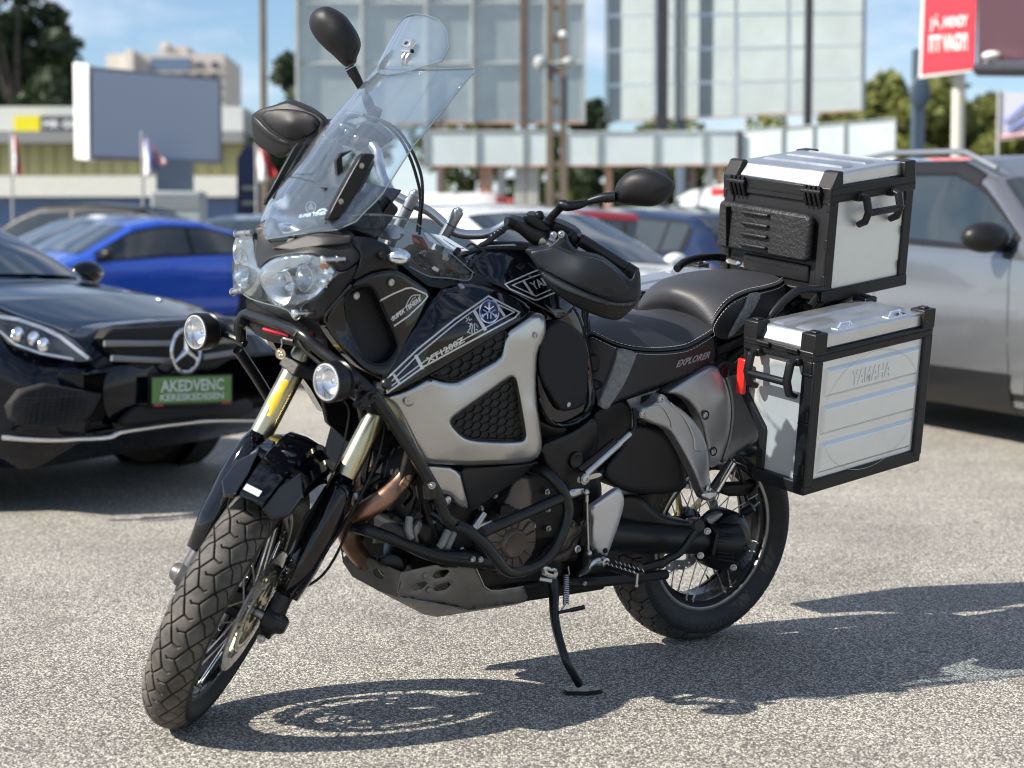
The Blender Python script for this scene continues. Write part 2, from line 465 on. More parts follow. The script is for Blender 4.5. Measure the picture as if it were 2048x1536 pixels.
# ------------------------------------------------------------------ materials in use
GLOSS = mat('gloss_black', (0.0025, 0.003, 0.005), 0.05, coat=0.15, rvar=0.02, vscale=30, spec=.45)
SATIN = mat('satin_black', (0.007, 0.007, 0.0085), 0.36, spec=.35, bump=0.12, bscale=900, var=0.15)
MATTE = mat('black_plastic', (0.0105, 0.0105, 0.012), 0.50, spec=.35, bump=0.35, bscale=900, dist=0.0006, var=0.2, dirt=(0.04, 0.038, 0.035), dirt_amt=0.2, dirt_scale=5)
GREYPL = mat('grey_plastic', (0.018, 0.0185, 0.021), 0.46, spec=.35, bump=0.3, bscale=1100, dist=0.0005, var=0.15)
DARK = mat('engine_black', (0.006, 0.006, 0.007), 0.5, spec=.3, bump=0.4, bscale=120, dist=0.002, dirt=(0.03, 0.026, 0.022), dirt_amt=0.5, dirt_scale=14)
FRAMEM = mat('frame_paint', (0.009, 0.009, 0.0105), 0.38, spec=.35, var=0.2, dirt=(0.05, 0.045, 0.04), dirt_amt=0.3)
BARM = mat('bar_paint', (0.0075, 0.008, 0.0095), 0.30, spec=.4, bump=0.15, bscale=300, dirt=(0.035, 0.035, 0.035), dirt_amt=0.2)
SILVER = mat('silver_paint', (0.475, 0.475, 0.47), 0.28, metal=0.9, coat=0.5, bump=0.05, bscale=2500, dist=0.0003, var=0.04)
SILVERD = mat('grey_silver_paint', (0.42, 0.42, 0.43), 0.42, metal=0.75, coat=0.2, var=0.05)
SILVERT = mat('dark_silver_paint', (0.20, 0.205, 0.215), 0.42, metal=0.6, coat=0.2, var=0.06)
ALU = mat('aluminium_sheet', (0.76, 0.785, 0.78), 0.40, metal=0.60, bump=0.06, bscale=60, dist=0.001, var=0.05, vscale=9, rvar=0.06, dirt=(0.5, 0.49, 0.47), dirt_amt=0.3)
ALUL = mat('aluminium_lid', (0.62, 0.64, 0.65), 0.34, metal=0.93, bump=0.06, bscale=60, dist=0.001, var=0.05, vscale=9, rvar=0.06)
SKID = mat('skid_aluminium', (0.20, 0.195, 0.185), 0.48, metal=0.7, bump=0.1, bscale=80, var=0.12, dirt=(0.13, 0.115, 0.10), dirt_amt=0.7, dirt_scale=7)
EDGEM = mat('bare_edge', (0.55, 0.54, 0.52), 0.35, metal=0.9)
CHROME = mat('chrome', (0.8, 0.8, 0.8), 0.08, metal=1.0, rvar=0.03, vscale=40)
STEEL = mat('steel', (0.52, 0.52, 0.52), 0.28, metal=1.0, var=0.15, vscale=30)
BARSIL = mat('handlebar_grey', (0.56, 0.565, 0.58), 0.33, metal=0.9, var=0.08, vscale=25)
GOLD = mat('gold_anodised', (0.56, 0.51, 0.34), 0.25, metal=1.0, var=0.06, rvar=0.04)
GOLDD = mat('gold_worn', (0.42, 0.37, 0.24), 0.35, metal=1.0, var=0.1)
COPPER = mat('header_pipe', (0.30, 0.17, 0.115), 0.34, metal=0.9, var=0.25, vscale=14, rvar=0.12, dirt=(0.32, 0.25, 0.2), dirt_amt=0.6, dirt_scale=20)
BRONZE = mat('engine_cover_bronze', (0.135, 0.112, 0.095), 0.45, metal=0.55, var=0.12, dirt=(0.10, 0.08, 0.065), dirt_amt=0.5, dirt_scale=16)
COVERG = mat('engine_cover_grey', (0.06, 0.058, 0.056), 0.42, metal=0.55, var=0.15, dirt=(0.12, 0.10, 0.09), dirt_amt=0.5, dirt_scale=18)
RUBBER = mat('tyre_rubber', (0.046, 0.042, 0.037), 0.75, bump=0.25, bscale=400, dist=0.0006, var=0.25, vscale=8, dirt=(0.17, 0.15, 0.125), dirt_amt=0.8, dirt_scale=9)
RUBBERS = mat('tyre_sidewall', (0.012, 0.012, 0.012), 0.62, bump=0.2, bscale=300, var=0.2, dirt=(0.03, 0.028, 0.026), dirt_amt=0.5, dirt_scale=6)
HOSE = mat('hose_rubber', (0.008, 0.008, 0.009), 0.38, spec=.4)
RIMM = mat('rim_black', (0.010, 0.010, 0.011), 0.18, coat=0.3)
RIMLIP = mat('rim_lip', (0.42, 0.41, 0.39), 0.30, metal=0.9, var=0.1)
VINYL = mat('seat_vinyl', (0.030, 0.031, 0.036), 0.50, bump=0.8, bscale=420, dist=0.0007, var=0.1)
VINYLS = mat('seat_side_vinyl', (0.009, 0.0095, 0.012), 0.45, bump=0.8, bscale=260, dist=0.0010)
VINYLG = mat('seat_grey_vinyl', (0.17, 0.175, 0.18), 0.55, bump=1.0, bscale=110, dist=0.004, var=0.35, vscale=90)
THREAD = mat('seat_thread', (0.55, 0.52, 0.47), 0.8)
PAD = mat('tank_pad', (0.010, 0.011, 0.014), 0.6, spec=.3, bump=0.9, bscale=700, dist=0.0008)
DECAL = mat('decal_silver', (0.62, 0.61, 0.59), 0.35, metal=0.5)
DECALW = mat('decal_white', (0.78, 0.78, 0.78), 0.4)
RED = mat('red_plastic', (0.62, 0.02, 0.015), 0.3, var=0.05)
REDM = mat('red_anodised', (0.22, 0.008, 0.015), 0.3, metal=0.7)
YELLOW = mat('yellow_sticker', (0.8, 0.55, 0.03), 0.4)
GREYTEXT = mat('grey_print', (0.30, 0.30, 0.31), 0.5)
BLUE = mat('emblem_blue', (0.008, 0.014, 0.07), 0.15)
GREYH = mat('grey_rubber_hose', (0.30, 0.295, 0.28), 0.6)
def reflector_mat(name, col=(0.85, 0.86, 0.88), r=0.12, sc=60, amt=1.0):
    m, n, l, b = _bsdf(name)
    b.inputs['Base Color'].default_value = (*col, 1); b.inputs['Metallic'].default_value = 1; b.inputs['Roughness'].default_value = r
    tc = n.new('ShaderNodeTexCoord'); w = n.new('ShaderNodeTexWave'); w.inputs['Scale'].default_value = sc; w.inputs['Distortion'].default_value = 2
    bp = n.new('ShaderNodeBump'); bp.inputs['Strength'].default_value = amt; bp.inputs['Distance'].default_value = 0.002
    l.new(tc.outputs['Object'], w.inputs['Vector']); l.new(w.outputs['Fac'], bp.inputs['Height']); l.new(bp.outputs['Normal'], b.inputs['Normal'])
    return m
REFL = reflector_mat('reflector', sc=14, r=.2, amt=.6)
LAMPGLASS = clear_mat('lamp_glass', (0.93, 0.95, 0.97), 0.02)
SCREEN = clear_mat('screen_plastic', (0.86, 0.92, 0.97), 0.0, refl=1.8, haze=0.05)
EDGEGL = mat('screen_edge', (0.16, 0.20, 0.22), 0.15)
STEELD = mat('zinc_bolt', (0.26, 0.26, 0.255), 0.35, metal=.9, var=.2, vscale=60)
RUBGR = mat('tread_groove', (0.006, 0.006, 0.006), 0.8)  # undusted rubber, with the shade of the grooves painted in

# ------------------------------------------------------------------ ground
def gz(y):
    """the car park is level under the motorcycle and climbs a little towards the back"""
    if y < 6.0: return 0.0
    if y < 7.5: return 0.02*(y-6.0)**2/3.0*0.9
    if y < 24: return 0.0135+0.025*(y-7.5)
    return 0.0135+0.025*16.5
def asphalt():
    m, n, l, b = _bsdf('asphalt')
    tc = n.new('ShaderNodeTexCoord')
    v = n.new('ShaderNodeTexVoronoi'); v.inputs['Scale'].default_value = 185; v.inputs['Randomness'].default_value = 1
    v2 = n.new('ShaderNodeTexVoronoi'); v2.inputs['Scale'].default_value = 270
    nz = n.new('ShaderNodeTexNoise'); nz.inputs['Scale'].default_value = 1.1; nz.inputs['Detail'].default_value = 8; nz.inputs['Roughness'].default_value = 0.6
    n3 = n.new('ShaderNodeTexNoise'); n3.inputs['Scale'].default_value = 90; n3.inputs['Detail'].default_value = 5
    for t in (v, v2, nz, n3): l.new(tc.outputs['Object'], t.inputs['Vector'])
    # stone tone per cell
    sep = n.new('ShaderNodeSeparateColor'); l.new(v.outputs['Color'], sep.inputs[0])
    r1 = n.new('ShaderNodeValToRGB'); e = r1.color_ramp.elements
    e[0].position = 0.0; e[0].color = (0.105, 0.10, 0.092, 1); e[1].position = 1.0; e[1].color = (0.84, 0.79, 0.67, 1)
    k = e.new(0.28); k.color = (0.26, 0.243, 0.208, 1); k = e.new(0.55); k.color = (0.52, 0.487, 0.418, 1); k = e.new(0.85); k.color = (0.68, 0.64, 0.55, 1)
    l.new(sep.outputs[0], r1.inputs['Fac'])
    # binder in the gaps
    r2 = n.new('ShaderNodeMapRange'); r2.inputs['From Min'].default_value = 0.43; r2.inputs['From Max'].default_value = 0.60; r2.inputs['To Max'].default_value = 0.9
    l.new(v.outputs['Distance'], r2.inputs['Value'])
    mx = n.new('ShaderNodeMixRGB'); mx.inputs['Color2'].default_value = (0.09, 0.086, 0.08, 1)
    l.new(r2.outputs['Result'], mx.inputs['Fac']); l.new(r1.outputs['Color'], mx.inputs['Color1'])
    # fine grit
    s2 = n.new('ShaderNodeSeparateColor'); l.new(v2.outputs['Color'], s2.inputs[0])
    r4 = n.new('ShaderNodeMapRange'); r4.inputs['To Min'].default_value = 0.72; r4.inputs['To Max'].default_value = 1.28
    l.new(s2.outputs[1], r4.inputs['Value'])
    m2 = n.new('ShaderNodeMixRGB'); m2.blend_type = 'MULTIPLY'; m2.inputs['Fac'].default_value = 1
    l.new(mx.outputs['Color'], m2.inputs['Color1']); l.new(r4.outputs['Result'], m2.inputs['Color2'])
    # broad worn patches
    r5 = n.new('ShaderNodeMapRange'); r5.inputs['From Min'].default_value = 0.3; r5.inputs['From Max'].default_value = 0.7; r5.inputs['To Min'].default_value = 0.78; r5.inputs['To Max'].default_value = 1.17
    l.new(nz.outputs['Fac'], r5.inputs['Value'])
    m3 = n.new('ShaderNodeMixRGB'); m3.blend_type = 'MULTIPLY'; m3.inputs['Fac'].default_value = 1
    l.new(m2.outputs['Color'], m3.inputs['Color1']); l.new(r5.outputs['Result'], m3.inputs['Color2'])
    # a few oil stains
    n5 = n.new('ShaderNodeTexNoise'); n5.inputs['Scale'].default_value = 2.6; n5.inputs['Detail'].default_value = 3
    l.new(tc.outputs['Object'], n5.inputs['Vector'])
    r6 = n.new('ShaderNodeMapRange'); r6.inputs['From Min'].default_value = 0.62; r6.inputs['From Max'].default_value = 0.76; r6.inputs['To Max'].default_value = 0.5
    l.new(n5.outputs['Fac'], r6.inputs['Value'])
    m4 = n.new('ShaderNodeMixRGB'); m4.inputs['Color2'].default_value = (0.10, 0.092, 0.085, 1)
    l.new(r6.outputs['Result'], m4.inputs['Fac']); l.new(m3.outputs['Color'], m4.inputs['Color1'])
    l.new(m4.outputs['Color'], b.inputs['Base Color'])
    b.inputs['Roughness'].default_value = 0.82
    # relief
    ad = n.new('ShaderNodeMath'); ad.operation = 'MULTIPLY_ADD'; ad.inputs[1].default_value = -1.0
    l.new(v.outputs['Distance'], ad.inputs[0]); l.new(n3.outputs['Fac'], ad.inputs[2])
    bp = n.new('ShaderNodeBump'); bp.inputs['Strength'].default_value = 0.55; bp.inputs['Distance'].default_value = 0.003
    l.new(ad.outputs[0], bp.inputs['Height']); l.new(bp.outputs['Normal'], b.inputs['Normal'])
    return m
ASPH = asphalt()
g = B()
ys = [-60, -20, -5, 0, 3, 5, 6]+[6.3+0.3*i for i in range(6)]+[9, 11, 14, 18, 24, 30, 45, 80, 160, 400, 1500]
xs = [-900, -200, -60, -20, -8, -3, 0, 3, 8, 20, 60, 200, 900]
g.grid([[(x, y, gz(y)) for x in xs] for y in ys])
tag(part('ground', g, ASPH), 'pale worn asphalt of the car park under the motorcycle', kind='structure')
# ================================================================== MOTORCYCLE
bike = empty('motorcycle', MB, label='black and silver adventure motorcycle leaning on its side stand, with clear screen and spot lamps', cat='motorcycle')
def P(name, b, m, st=False, **k): return part(name, b, m, k.pop('parent', bike), M=MS if st else None, **k)

# ------------------------------------------------------------------ wheels
def seg_poly(A, Pts, V, wd, per):
    """groove mask: distance in metres from tread coords (A across, V around) to a polyline repeated with period per"""
    m = np.full(A.shape, 1e9)
    for (a0, t0), (a1, t1) in zip(Pts[:-1], Pts[1:]):
        for k in (-2, -1, 0, 1, 2):
            y0, y1 = (t0+k)*per, (t1+k)*per
            dx, dy = a1-a0, y1-y0; L = dx*dx+dy*dy
            t = np.clip(((A-a0)*dx+(V-y0)*dy)/L, 0, 1)
            m = np.minimum(m, np.hypot(A-(a0+t*dx), V-(y0+t*dy)))
    return m
def tyre_builder(R, hw, rr, rb, pitches, pat, depth=0.0055, gw=0.0016, nu=1500, nv=84, prof_h=0.072, shoulder=1.08):
    """R outer radius, hw half width, rr bead radius, rb half rim width"""
    phi = np.linspace(-shoulder, shoulder, nv); yt = hw*np.sin(phi)/math.sin(shoulder)*0.985
    rt = R-(prof_h*0.62)*(1-np.cos(phi))/(1-math.cos(shoulder))*0.80
    arc = np.concatenate([[0], np.cumsum(np.hypot(np.diff(yt), np.diff(rt)))]); arc -= arc[-1]/2
    half = arc[-1]; th = np.linspace(0, 2*math.pi, nu, endpoint=False)
    per = 2*math.pi*R/pitches
    Aa, Vv = np.meshgrid(arc, (th*R) % per)
    d = np.full(Aa.shape, 1e9)
    for side, sh, poly, w in pat:
        p = [(side*a*half, t+sh) for a, t in poly]
        d = np.minimum(d, seg_poly(Aa, p, Vv, 0, per)/w)
    dep = depth*np.clip(1.6-d/gw, 0, 1)
    rad = rt[None]-dep
    Y = np.broadcast_to(yt, rad.shape)
    X = rad*np.cos(th)[:, None]; Z = rad*np.sin(th)[:, None]
    V = np.stack([X, Y, Z], -1).reshape(-1, 3)
    idx = np.arange(nu*nv).reshape(nu, nv); i2 = np.roll(idx, -1, 0)
    F = np.stack([idx[:, :-1], idx[:, 1:], i2[:, 1:], i2[:, :-1]], -1).reshape(-1, 4)
    # sidewalls
    ns = 180; side_v = []; side_f = []
    ts = np.linspace(0, 2*math.pi, ns, endpoint=False)
    re, ye = rt[-1], yt[-1]
    prof = [(ye, re), (ye+0.0025, re-0.006), (ye+0.0035, (re*0.62+rr*0.38)), (ye+0.0005, (re*0.60+rr*0.40)-0.0015), (ye-0.002, (re*0.3+rr*0.7)), (rb+0.004, rr+0.008), (rb+0.001, rr+0.002), (rb-0.006, rr-0.004)]
    for sgn in (1, -1):
        o = len(side_v)
        for (y, r) in prof:
            for t in ts: side_v.append((r*math.cos(t), sgn*y, r*math.sin(t)))
        for i in range(len(prof)-1):
            for j in range(ns):
                j2 = (j+1) % ns; q = (o+i*ns+j, o+i*ns+j2, o+(i+1)*ns+j2, o+(i+1)*ns+j)
                side_f.append(q if sgn > 0 else q[::-1])
    return V, F, side_v, side_f
PAT_F = []
for s, sh in ((1, 0.0), (-1, 0.5)):
    PAT_F += [(s, sh, [(-0.09, 0.0), (0.14, 0.07), (0.42, 0.60), (0.62, 0.86), (0.98, 1.26)], 1.1),
              (s, sh, [(0.14, 0.07), (0.42, -0.40)], 0.95), (s, sh, [(0.42, 0.60), (0.60, 0.48), (0.80, 0.06)], .9), (s, sh, [(0.62, 0.86), (0.80, 0.80), (0.98, 0.56)], .8),
              (s, sh, [(-0.09, 0.0), (-0.15, 0.06)], .9)]
PAT_R = []
for s, sh in ((1, 0.0), (-1, 0.5)):
    PAT_R += [(s, sh, [(0.0, 0.0), (0.18, 0.18), (0.20, 0.52), (0.40, 0.66), (0.42, 1.02), (0.64, 1.16), (0.66, 1.5), (0.97, 1.6)], 1.2),
              (s, sh, [(0.20, 0.52), (0.0, 0.66), (-0.03, 1.0)], 1.0), (s, sh, [(0.42, 1.02), (0.20, 1.18)], 1.0), (s, sh, [(0.66, 1.5), (0.42, 1.66)], 1.0),
              (s, sh, [(0.66, 0.5), (0.86, 0.40), (0.97, 0.45)], 0.9)]
def kw_depth(V, F, R):
    """faces at the bottom of a groove carry undusted rubber, darkened further so that groove shade is in the colour"""
    r = np.hypot(V[:, 0], V[:, 2]); nv = int(F[0][3]) if False else None
    y = np.round(V[:, 1], 6); top_ = {}
    u, inv = np.unique(y, return_inverse=True); mx = np.zeros(len(u)); np.maximum.at(mx, inv, r); dep = mx[inv]-r
    return (dep[F].mean(1) > .0028).astype(np.int32)
def add_wheel(name, C, R, hw, rr, rb, pitches, pat, Mx, nsp, lipr, **kw):
    """wheel part with tyre, hub and each spoke as sub-parts; built round C then moved by Mx"""
    TM = (Mx @ Matrix.Translation(C)) if Mx is not None else Matrix.Translation(C)
    # rim: outboard flange, drop centre
    b = B()
    prof = [(-rb, rr+0.012), (-rb, rr), (-rb+0.012, rr-0.003), (-rb+0.020, rr-0.010), (-rb*0.35, rr-0.024), (rb*0.35, rr-0.024), (rb-0.020, rr-0.010), (rb-0.012, rr-0.003), (rb, rr), (rb, rr+0.012)]
    inner = [(y*0.97, r-0.006) for y, r in prof]
    b.lathe((0, 0, 0), (0, 1, 0), prof+inner[::-1], 120, cap=False)
    # spoke flange: a low ridge inside each edge of the rim
    for s in (-1, 1):
        b.lathe((0, s*(rb-0.012), 0), (0, 1, 0), [(-0.005, rr-0.006), (-0.004, rr-0.020), (0.004, rr-0.020), (0.005, rr-0.006)], 120, cap=False)
    rim = part(name, b, RIMM, bike, M=TM, ang=40)
    for s in (-1, 1):
        b = B(); b.lathe((0, s*rb, 0), (0, s, 0), [(-0.002, rr-0.004), (0.002, rr-0.0035), (0.0035, rr+0.002), (0.0025, rr+0.0065), (-0.001, rr+0.008)], 120, cap=False)
        part('rim_lip', b, RIMLIP, rim, M=TM)
    V, F, sv, sf = tyre_builder(R, hw, rr+0.004, rb, pitches, pat, **kw)
    me = bpy.data.meshes.new('tyre')
    Vh = np.concatenate([V, np.ones((len(V), 1))], 1) @ np.array(TM).T
    me.from_pydata(Vh[:, :3].tolist(), [], F.tolist()); me.materials.append(RUBBER); me.materials.append(RUBGR)
    rd = kw_depth(V, F, R); me.polygons.foreach_set('material_index', rd)
    me.polygons.foreach_set('use_smooth', np.zeros(len(F), bool) | True); me.update()
    o = bpy.data.objects.new('tyre', me); COL.objects.link(o); o.parent = rim
    b = B(); b.v = [Vector(v) for v in sv]; b.f = sf
    part('tyre_sidewall', b, RUBBERS, rim, M=TM, ang=60)
    # hub
    b = B(); b.lathe((0, 0, 0), (0, 1, 0), [(-0.062, 0.018), (-0.062, 0.048), (-0.052, 0.054), (-0.044, 0.036), (0.044, 0.036), (0.052, 0.054), (0.062, 0.048), (0.062, 0.018)], 40)
    part('hub', b, RIMM, rim, M=TM, ang=40)
    # spokes, crossing in pairs
    b = B(); b.tube([(0, 0, 0), (0, 0, 1)], 0.0021, 8); proto = None
    for i in range(nsp):
        s = 1 if i % 2 else -1; k = i//2
        ah = 2*math.pi*k/(nsp/2)+(0.10 if s > 0 else 0); dirn = 1 if k % 2 else -1
        p0 = Vector((math.cos(ah)*0.050, s*0.050, math.sin(ah)*0.050)); at = ah+dirn*0.52
        p1 = Vector((math.cos(at)*(rr-0.017), s*(rb-0.012), math.sin(at)*(rr-0.017)))
        bb = B(); bb.tube([p0, p1], 0.0019, 6); bb.cyl(p1-(p1-p0).normalized()*0.022, p1, 0.0034, n=6)
        bb.sph(p1, 0.0055, 8, 6)
        part('spoke', bb, STEEL, rim, M=TM)
    return rim, TM
CF = Vector((WB, 0, RF)); CR = Vector((0, 0, RR))
fw, TMF = add_wheel('front_wheel', CF, RF, 0.056, 0.2415, 0.034, 30, PAT_F, MS, 32, 0.25, nu=1600, nv=96)
rw, TMR = add_wheel('rear_wheel', CR, RR, 0.076, 0.2160, 0.055, 27, PAT_R, None, 32, 0.22, nu=1200, nv=84, gw=0.0016)
# front brake discs with drilled holes, carriers and calipers
def disc(y, parent, M, r1=0.155, r0=0.118):
    b = B(); n = 60; holes = []
    out = []
    for j in range(n):
        a = 2*math.pi*j/n; rr = r1-(0.004 if j % 5 == 0 else 0); out.append((math.cos(a)*rr, math.sin(a)*rr))
    inn = [(math.cos(2*math.pi*j/n)*(r0+(0.003 if j % 6 < 3 else 0)), math.sin(2*math.pi*j/n)*(r0+(0.003 if j % 6 < 3 else 0))) for j in range(n)]
    hs = []
    for j in range(20):
        for k, rr in enumerate((0.126, 0.137, 0.147)):
            a = 2*math.pi*(j+k*0.33)/20; hs.append([(math.cos(a)*rr+0.0036*math.cos(t*1.0472), math.sin(a)*rr+0.0036*math.sin(t*1.0472)) for t in range(6)])
    allp = out+inn; edges = [(i, (i+1) % n) for i in range(n)]+[(n+i, n+(i+1) % n) for i in range(n)]
    loops = [out, inn]
    for h in hs:
        o = len(allp); allp += h; edges += [(o+i, o+(i+1) % 6) for i in range(6)]; loops.append(h)
    cv, ce, cf, _, _, _ = geometry.delaunay_2d_cdt([Vector(p) for p in allp], edges, [], 0, 1e-6)
    C = np.array([(v.x, v.y) for v in cv]); cen = np.array([C[list(t)].mean(0) for t in cf])
    keep = inside(cen, out) & ~inside(cen, inn)
    for h in hs: keep &= ~inside(cen, h)
    tr = [tuple(t) for t, k in zip(cf, keep) if k]
    for s in (1, -1):
        b.add([(c[0], y+s*0.0024, c[1]) for c in C], tr)
    for lp in loops:
        m = len(lp); b.add([(p[0], y+0.0024, p[1]) for p in lp]+[(p[0], y-0.0024, p[1]) for p in lp], [(i, (i+1) % m, m+(i+1) % m, m+i) for i in range(m)])
    d = part('brake_disc', b, STEEL, parent, M=M, ang=30)
    b = B()
    for j in range(6):
        a = 2*math.pi*j/6; b.tube([(math.cos(a)*0.04, y-0.006 if y > 0 else y+0.006, math.sin(a)*0.04), (math.cos(a+0.2)*0.112, y, math.sin(a+0.2)*0.112)], [0.012, 0.007], 8)
        b.cyl((math.cos(a+0.2)*0.116, y-0.005, math.sin(a+0.2)*0.116), (math.cos(a+0.2)*0.116, y+0.005, math.sin(a+0.2)*0.116), 0.007, n=10)
    b.lathe((0, y, 0), (0, 1, 0), [(-0.004, 0.055), (0.004, 0.055), (0.004, 0.03), (-0.004, 0.03), (-0.004, 0.055)], 30, cap=False)
    part('disc_carrier', b, GOLDD, parent, M=M, ang=30)
disc(0.066, fw, TMF); disc(-0.066, fw, TMF); disc(-0.075, rw, TMR, 0.141, 0.108)
# toothed speed sensor ring on the left of the front hub
b = B()
for j in range(48):
    a = 2*math.pi*j/48; b.box((0, 0, 0), (0.0035, 0.003, 0.010), M=Matrix.Translation((math.cos(a)*0.094, 0.072, math.sin(a)*0.094)) @ Matrix.Rotation(-a+math.pi/2, 4, 'Y'))
b.lathe((0, 0.072, 0), (0, 1, 0), [(-0.0015, 0.102), (0.0015, 0.102), (0.0015, 0.098), (-0.0015, 0.098), (-0.0015, 0.102)], 48, cap=False)
b.lathe((0, 0.072, 0), (0, 1, 0), [(-0.0015, 0.090), (0.0015, 0.090), (0.0015, 0.084), (-0.0015, 0.084), (-0.0015, 0.090)], 48, cap=False)
part('sensor_ring', b, STEEL, fw, M=TMF)
# raised tyre maker's marks and size on the walls (mesh lettering)
def wall_text(txt, parent, TM, r, y, a0, span, h, m):
    V, F, _ = text_mesh(txt, 0.0, 0.02); bb = B(); vs = []
    for u, v in V:
        a = a0+span*u; rr = r+(v-0.5)*h; vs.append((math.cos(a)*rr, y, math.sin(a)*rr))
    bb.add(vs, F); part('sidewall_lettering', bb, m, parent, M=TM)
TYTX = mat('tyre_lettering', (0.040, 0.040, 0.041), 0.5)
wall_text('BATTLAX ADVENTURE  150/70 R17', rw, TMR, 0.262, 0.0795, R_(-112), R_(100), 0.018, TYTX)
wall_text('120/70  M/C', rw, TMR, 0.262, 0.0795, R_(0), R_(40), 0.015, TYTX)
wall_text('110/80 R19', fw, TMF, 0.278, 0.0602, R_(-100), R_(40), 0.013, TYTX)
wall_text('DID  MT2.50', fw, TMF, 0.222, 0.0345, R_(-80), R_(36), 0.012, DECALW)

# ------------------------------------------------------------------ front fork (turns with the bars)
def fx(z): return WB+TRAIL-0.5317*z+0.045
FD = Vector((-math.sin(RAKE), 0, math.cos(RAKE)))
def fpt(y, z): return Vector((fx(z), y, z))
for s in (1, -1):
    y = s*0.113
    b = B(); b.cyl(fpt(y, 1.02), fpt(y, 0.66), 0.0275, n=32); fo = P('fork_tube', b, GOLD, st=True)
    b = B(); b.cyl(fpt(y, 0.66), fpt(y, 0.605), 0.0255, n=32)
    for z in (0.648, 0.636): b.cyl(fpt(y, z+0.002), fpt(y, z-0.002), 0.0268, n=32)
    part('fork_collar', b, GOLDD, fo, M=MS)
    b = B(); b.cyl(fpt(y, 0.61), fpt(y, 0.40), 0.0185, n=24); part('fork_slider', b, CHROME, fo, M=MS)
    b = B(); b.tube([fpt(y, 0.475), fpt(y, 0.44), fpt(y, 0.40), fpt(y, 0.36)+Vector((0.005, 0, 0)), Vector((WB-0.01, y, 0.31))], [0.023, 0.027, 0.022, 0.024, 0.028], 20)
    b.lathe((WB, y-s*0.018, RF), (0, s, 0), [(0, 0.030), (0.036, 0.030), (0.042, 0.024), (0.050, 0.022), (0.058, 0.016)], 24)
    b.box((WB-0.005, y, RF-0.036), (0.03, 0.03, 0.022))
    foot = P('fork_foot', b, mat('fork_foot_black' if s > 0 else 'fork_foot_grey', (0.02, 0.02, 0.022) if s > 0 else (0.09, 0.09, 0.09), 0.4, metal=0.3), st=True, bev=0.003, ang=40)
    b = B(); b.bolt(Vector((WB+0.028, y, RF-0.04)), (1, 0, 0), 0.009, 0.008); part('pinch_bolt', b, STEEL, foot, M=MS)
b = B(); b.cyl((WB, -0.15, RF), (WB, 0.15, RF), 0.012, n=16); P('front_axle', b, STEEL, st=True)
# triple clamps
for z, th in ((0.815, 0.034), (0.985, 0.028)):
    b = B(); c = Vector((fx(z), 0, z)); pts = []
    for (dx, dy) in ((0.045, 0.10), (0.02, 0.15), (-0.03, 0.15), (-0.04, 0.09), (-0.085, 0.045), (-0.085, -0.045), (-0.04, -0.09), (-0.03, -0.15), (0.02, -0.15), (0.045, -0.10), (0.015, -0.04), (0.015, 0.04)):
        pts.append(c+Vector((dx, dy, 0)))
    b.prism(pts, FD*th); P('fork_clamp', b, DARK if z < 0.9 else SATIN, st=True, bev=0.004)
b = B(); b.cyl(Vector((WB+TRAIL-0.5317*0.80, 0, 0.80)), Vector((WB+TRAIL-0.5317*1.03, 0, 1.03)), 0.03, n=20); P('steering_stem', b, DARK, st=True)
# brake calipers: body of two halves with pistons
for s in (1, -1):
    b = B(); ya = s*0.075; ctr = Vector((WB-0.02, ya, RF)); a = R_(148)
    M1 = Matrix.Translation(Vector((WB+math.cos(a)*0.132, ya, RF+math.sin(a)*0.132))) @ Matrix.Rotation(-a+math.pi/2+math.pi, 4, 'Y')
    b.box((0, s*0.022, 0), (0.105, 0.026, 0.048), M=M1); b.box((0, -s*0.020, 0), (0.095, 0.018, 0.044), M=M1)
    b.box((0, 0, 0.026), (0.09, 0.05, 0.012), M=M1)
    for k in (-0.026, 0.026): b.lathe(M1 @ Vector((k, s*0.034, 0)), (0, s, 0), [(0, 0.019), (0.006, 0.017), (0.007, 0.010)], 20)
    cal = P('brake_caliper', b, DARK, st=True, bev=0.005)
    b = B()
    for k in (-0.045, 0.0, 0.045): b.bolt(M1 @ Vector((k, s*0.036, 0.018)), (0, s, 0), 0.006, 0.005)
    part('caliper_bolt', b, STEEL, cal, M=MS)
# brake hose on the left fork
b = B(); b.tube([(1.46, 0.125, 0.40), (1.40, 0.150, 0.50), (1.36, 0.165, 0.62), (1.30, 0.155, 0.75), (1.22, 0.09, 0.88)], 0.0045, 8, smooth=6); P('brake_hose', b, HOSE, st=True)
b = B(); b.tube([(1.50, 0.10, 0.36), (1.42, 0.165, 0.43), (1.365, 0.17, 0.56), (1.33, 0.155, 0.60)], 0.0035, 8, smooth=6); P('sensor_cable', b, HOSE, st=True)

# ------------------------------------------------------------------ front mudguard and fork guards
def fender_rows(th0, th1, n, prof, rad=0.352, cen=(WB, RF), taper=None, grow=0):
    rows = []
    for i in range(n):
        t = i/(n-1); th = th0+(th1-th0)*t; r = []
        k = taper(t) if taper else 1.0
        rq = rad+grow*min(1, t*2.2)
        for (y, dr) in prof: r.append(Vector((cen[0]+math.cos(th)*(rq+dr*k), y*k, cen[1]+math.sin(th)*(rq+dr*k))))
        rows.append(r)
    return rows
prof = [(-0.084, -0.060), (-0.081, -0.024), (-0.068, -0.004), (-0.042, 0.008), (-0.036, 0.018), (0, 0.022), (0.036, 0.018), (0.042, 0.008), (0.068, -0.004), (0.081, -0.024), (0.084, -0.060)]
b = B(); b.grid(fender_rows(R_(65), R_(152), 26, prof, rad=0.366, grow=.034, taper=lambda t: 0.80+0.20*math.sin(min(1, t*1.8)*math.pi/2)))
mg = P('front_mudguard', b, GLOSS, st=True, solid=0.004, ang=28)
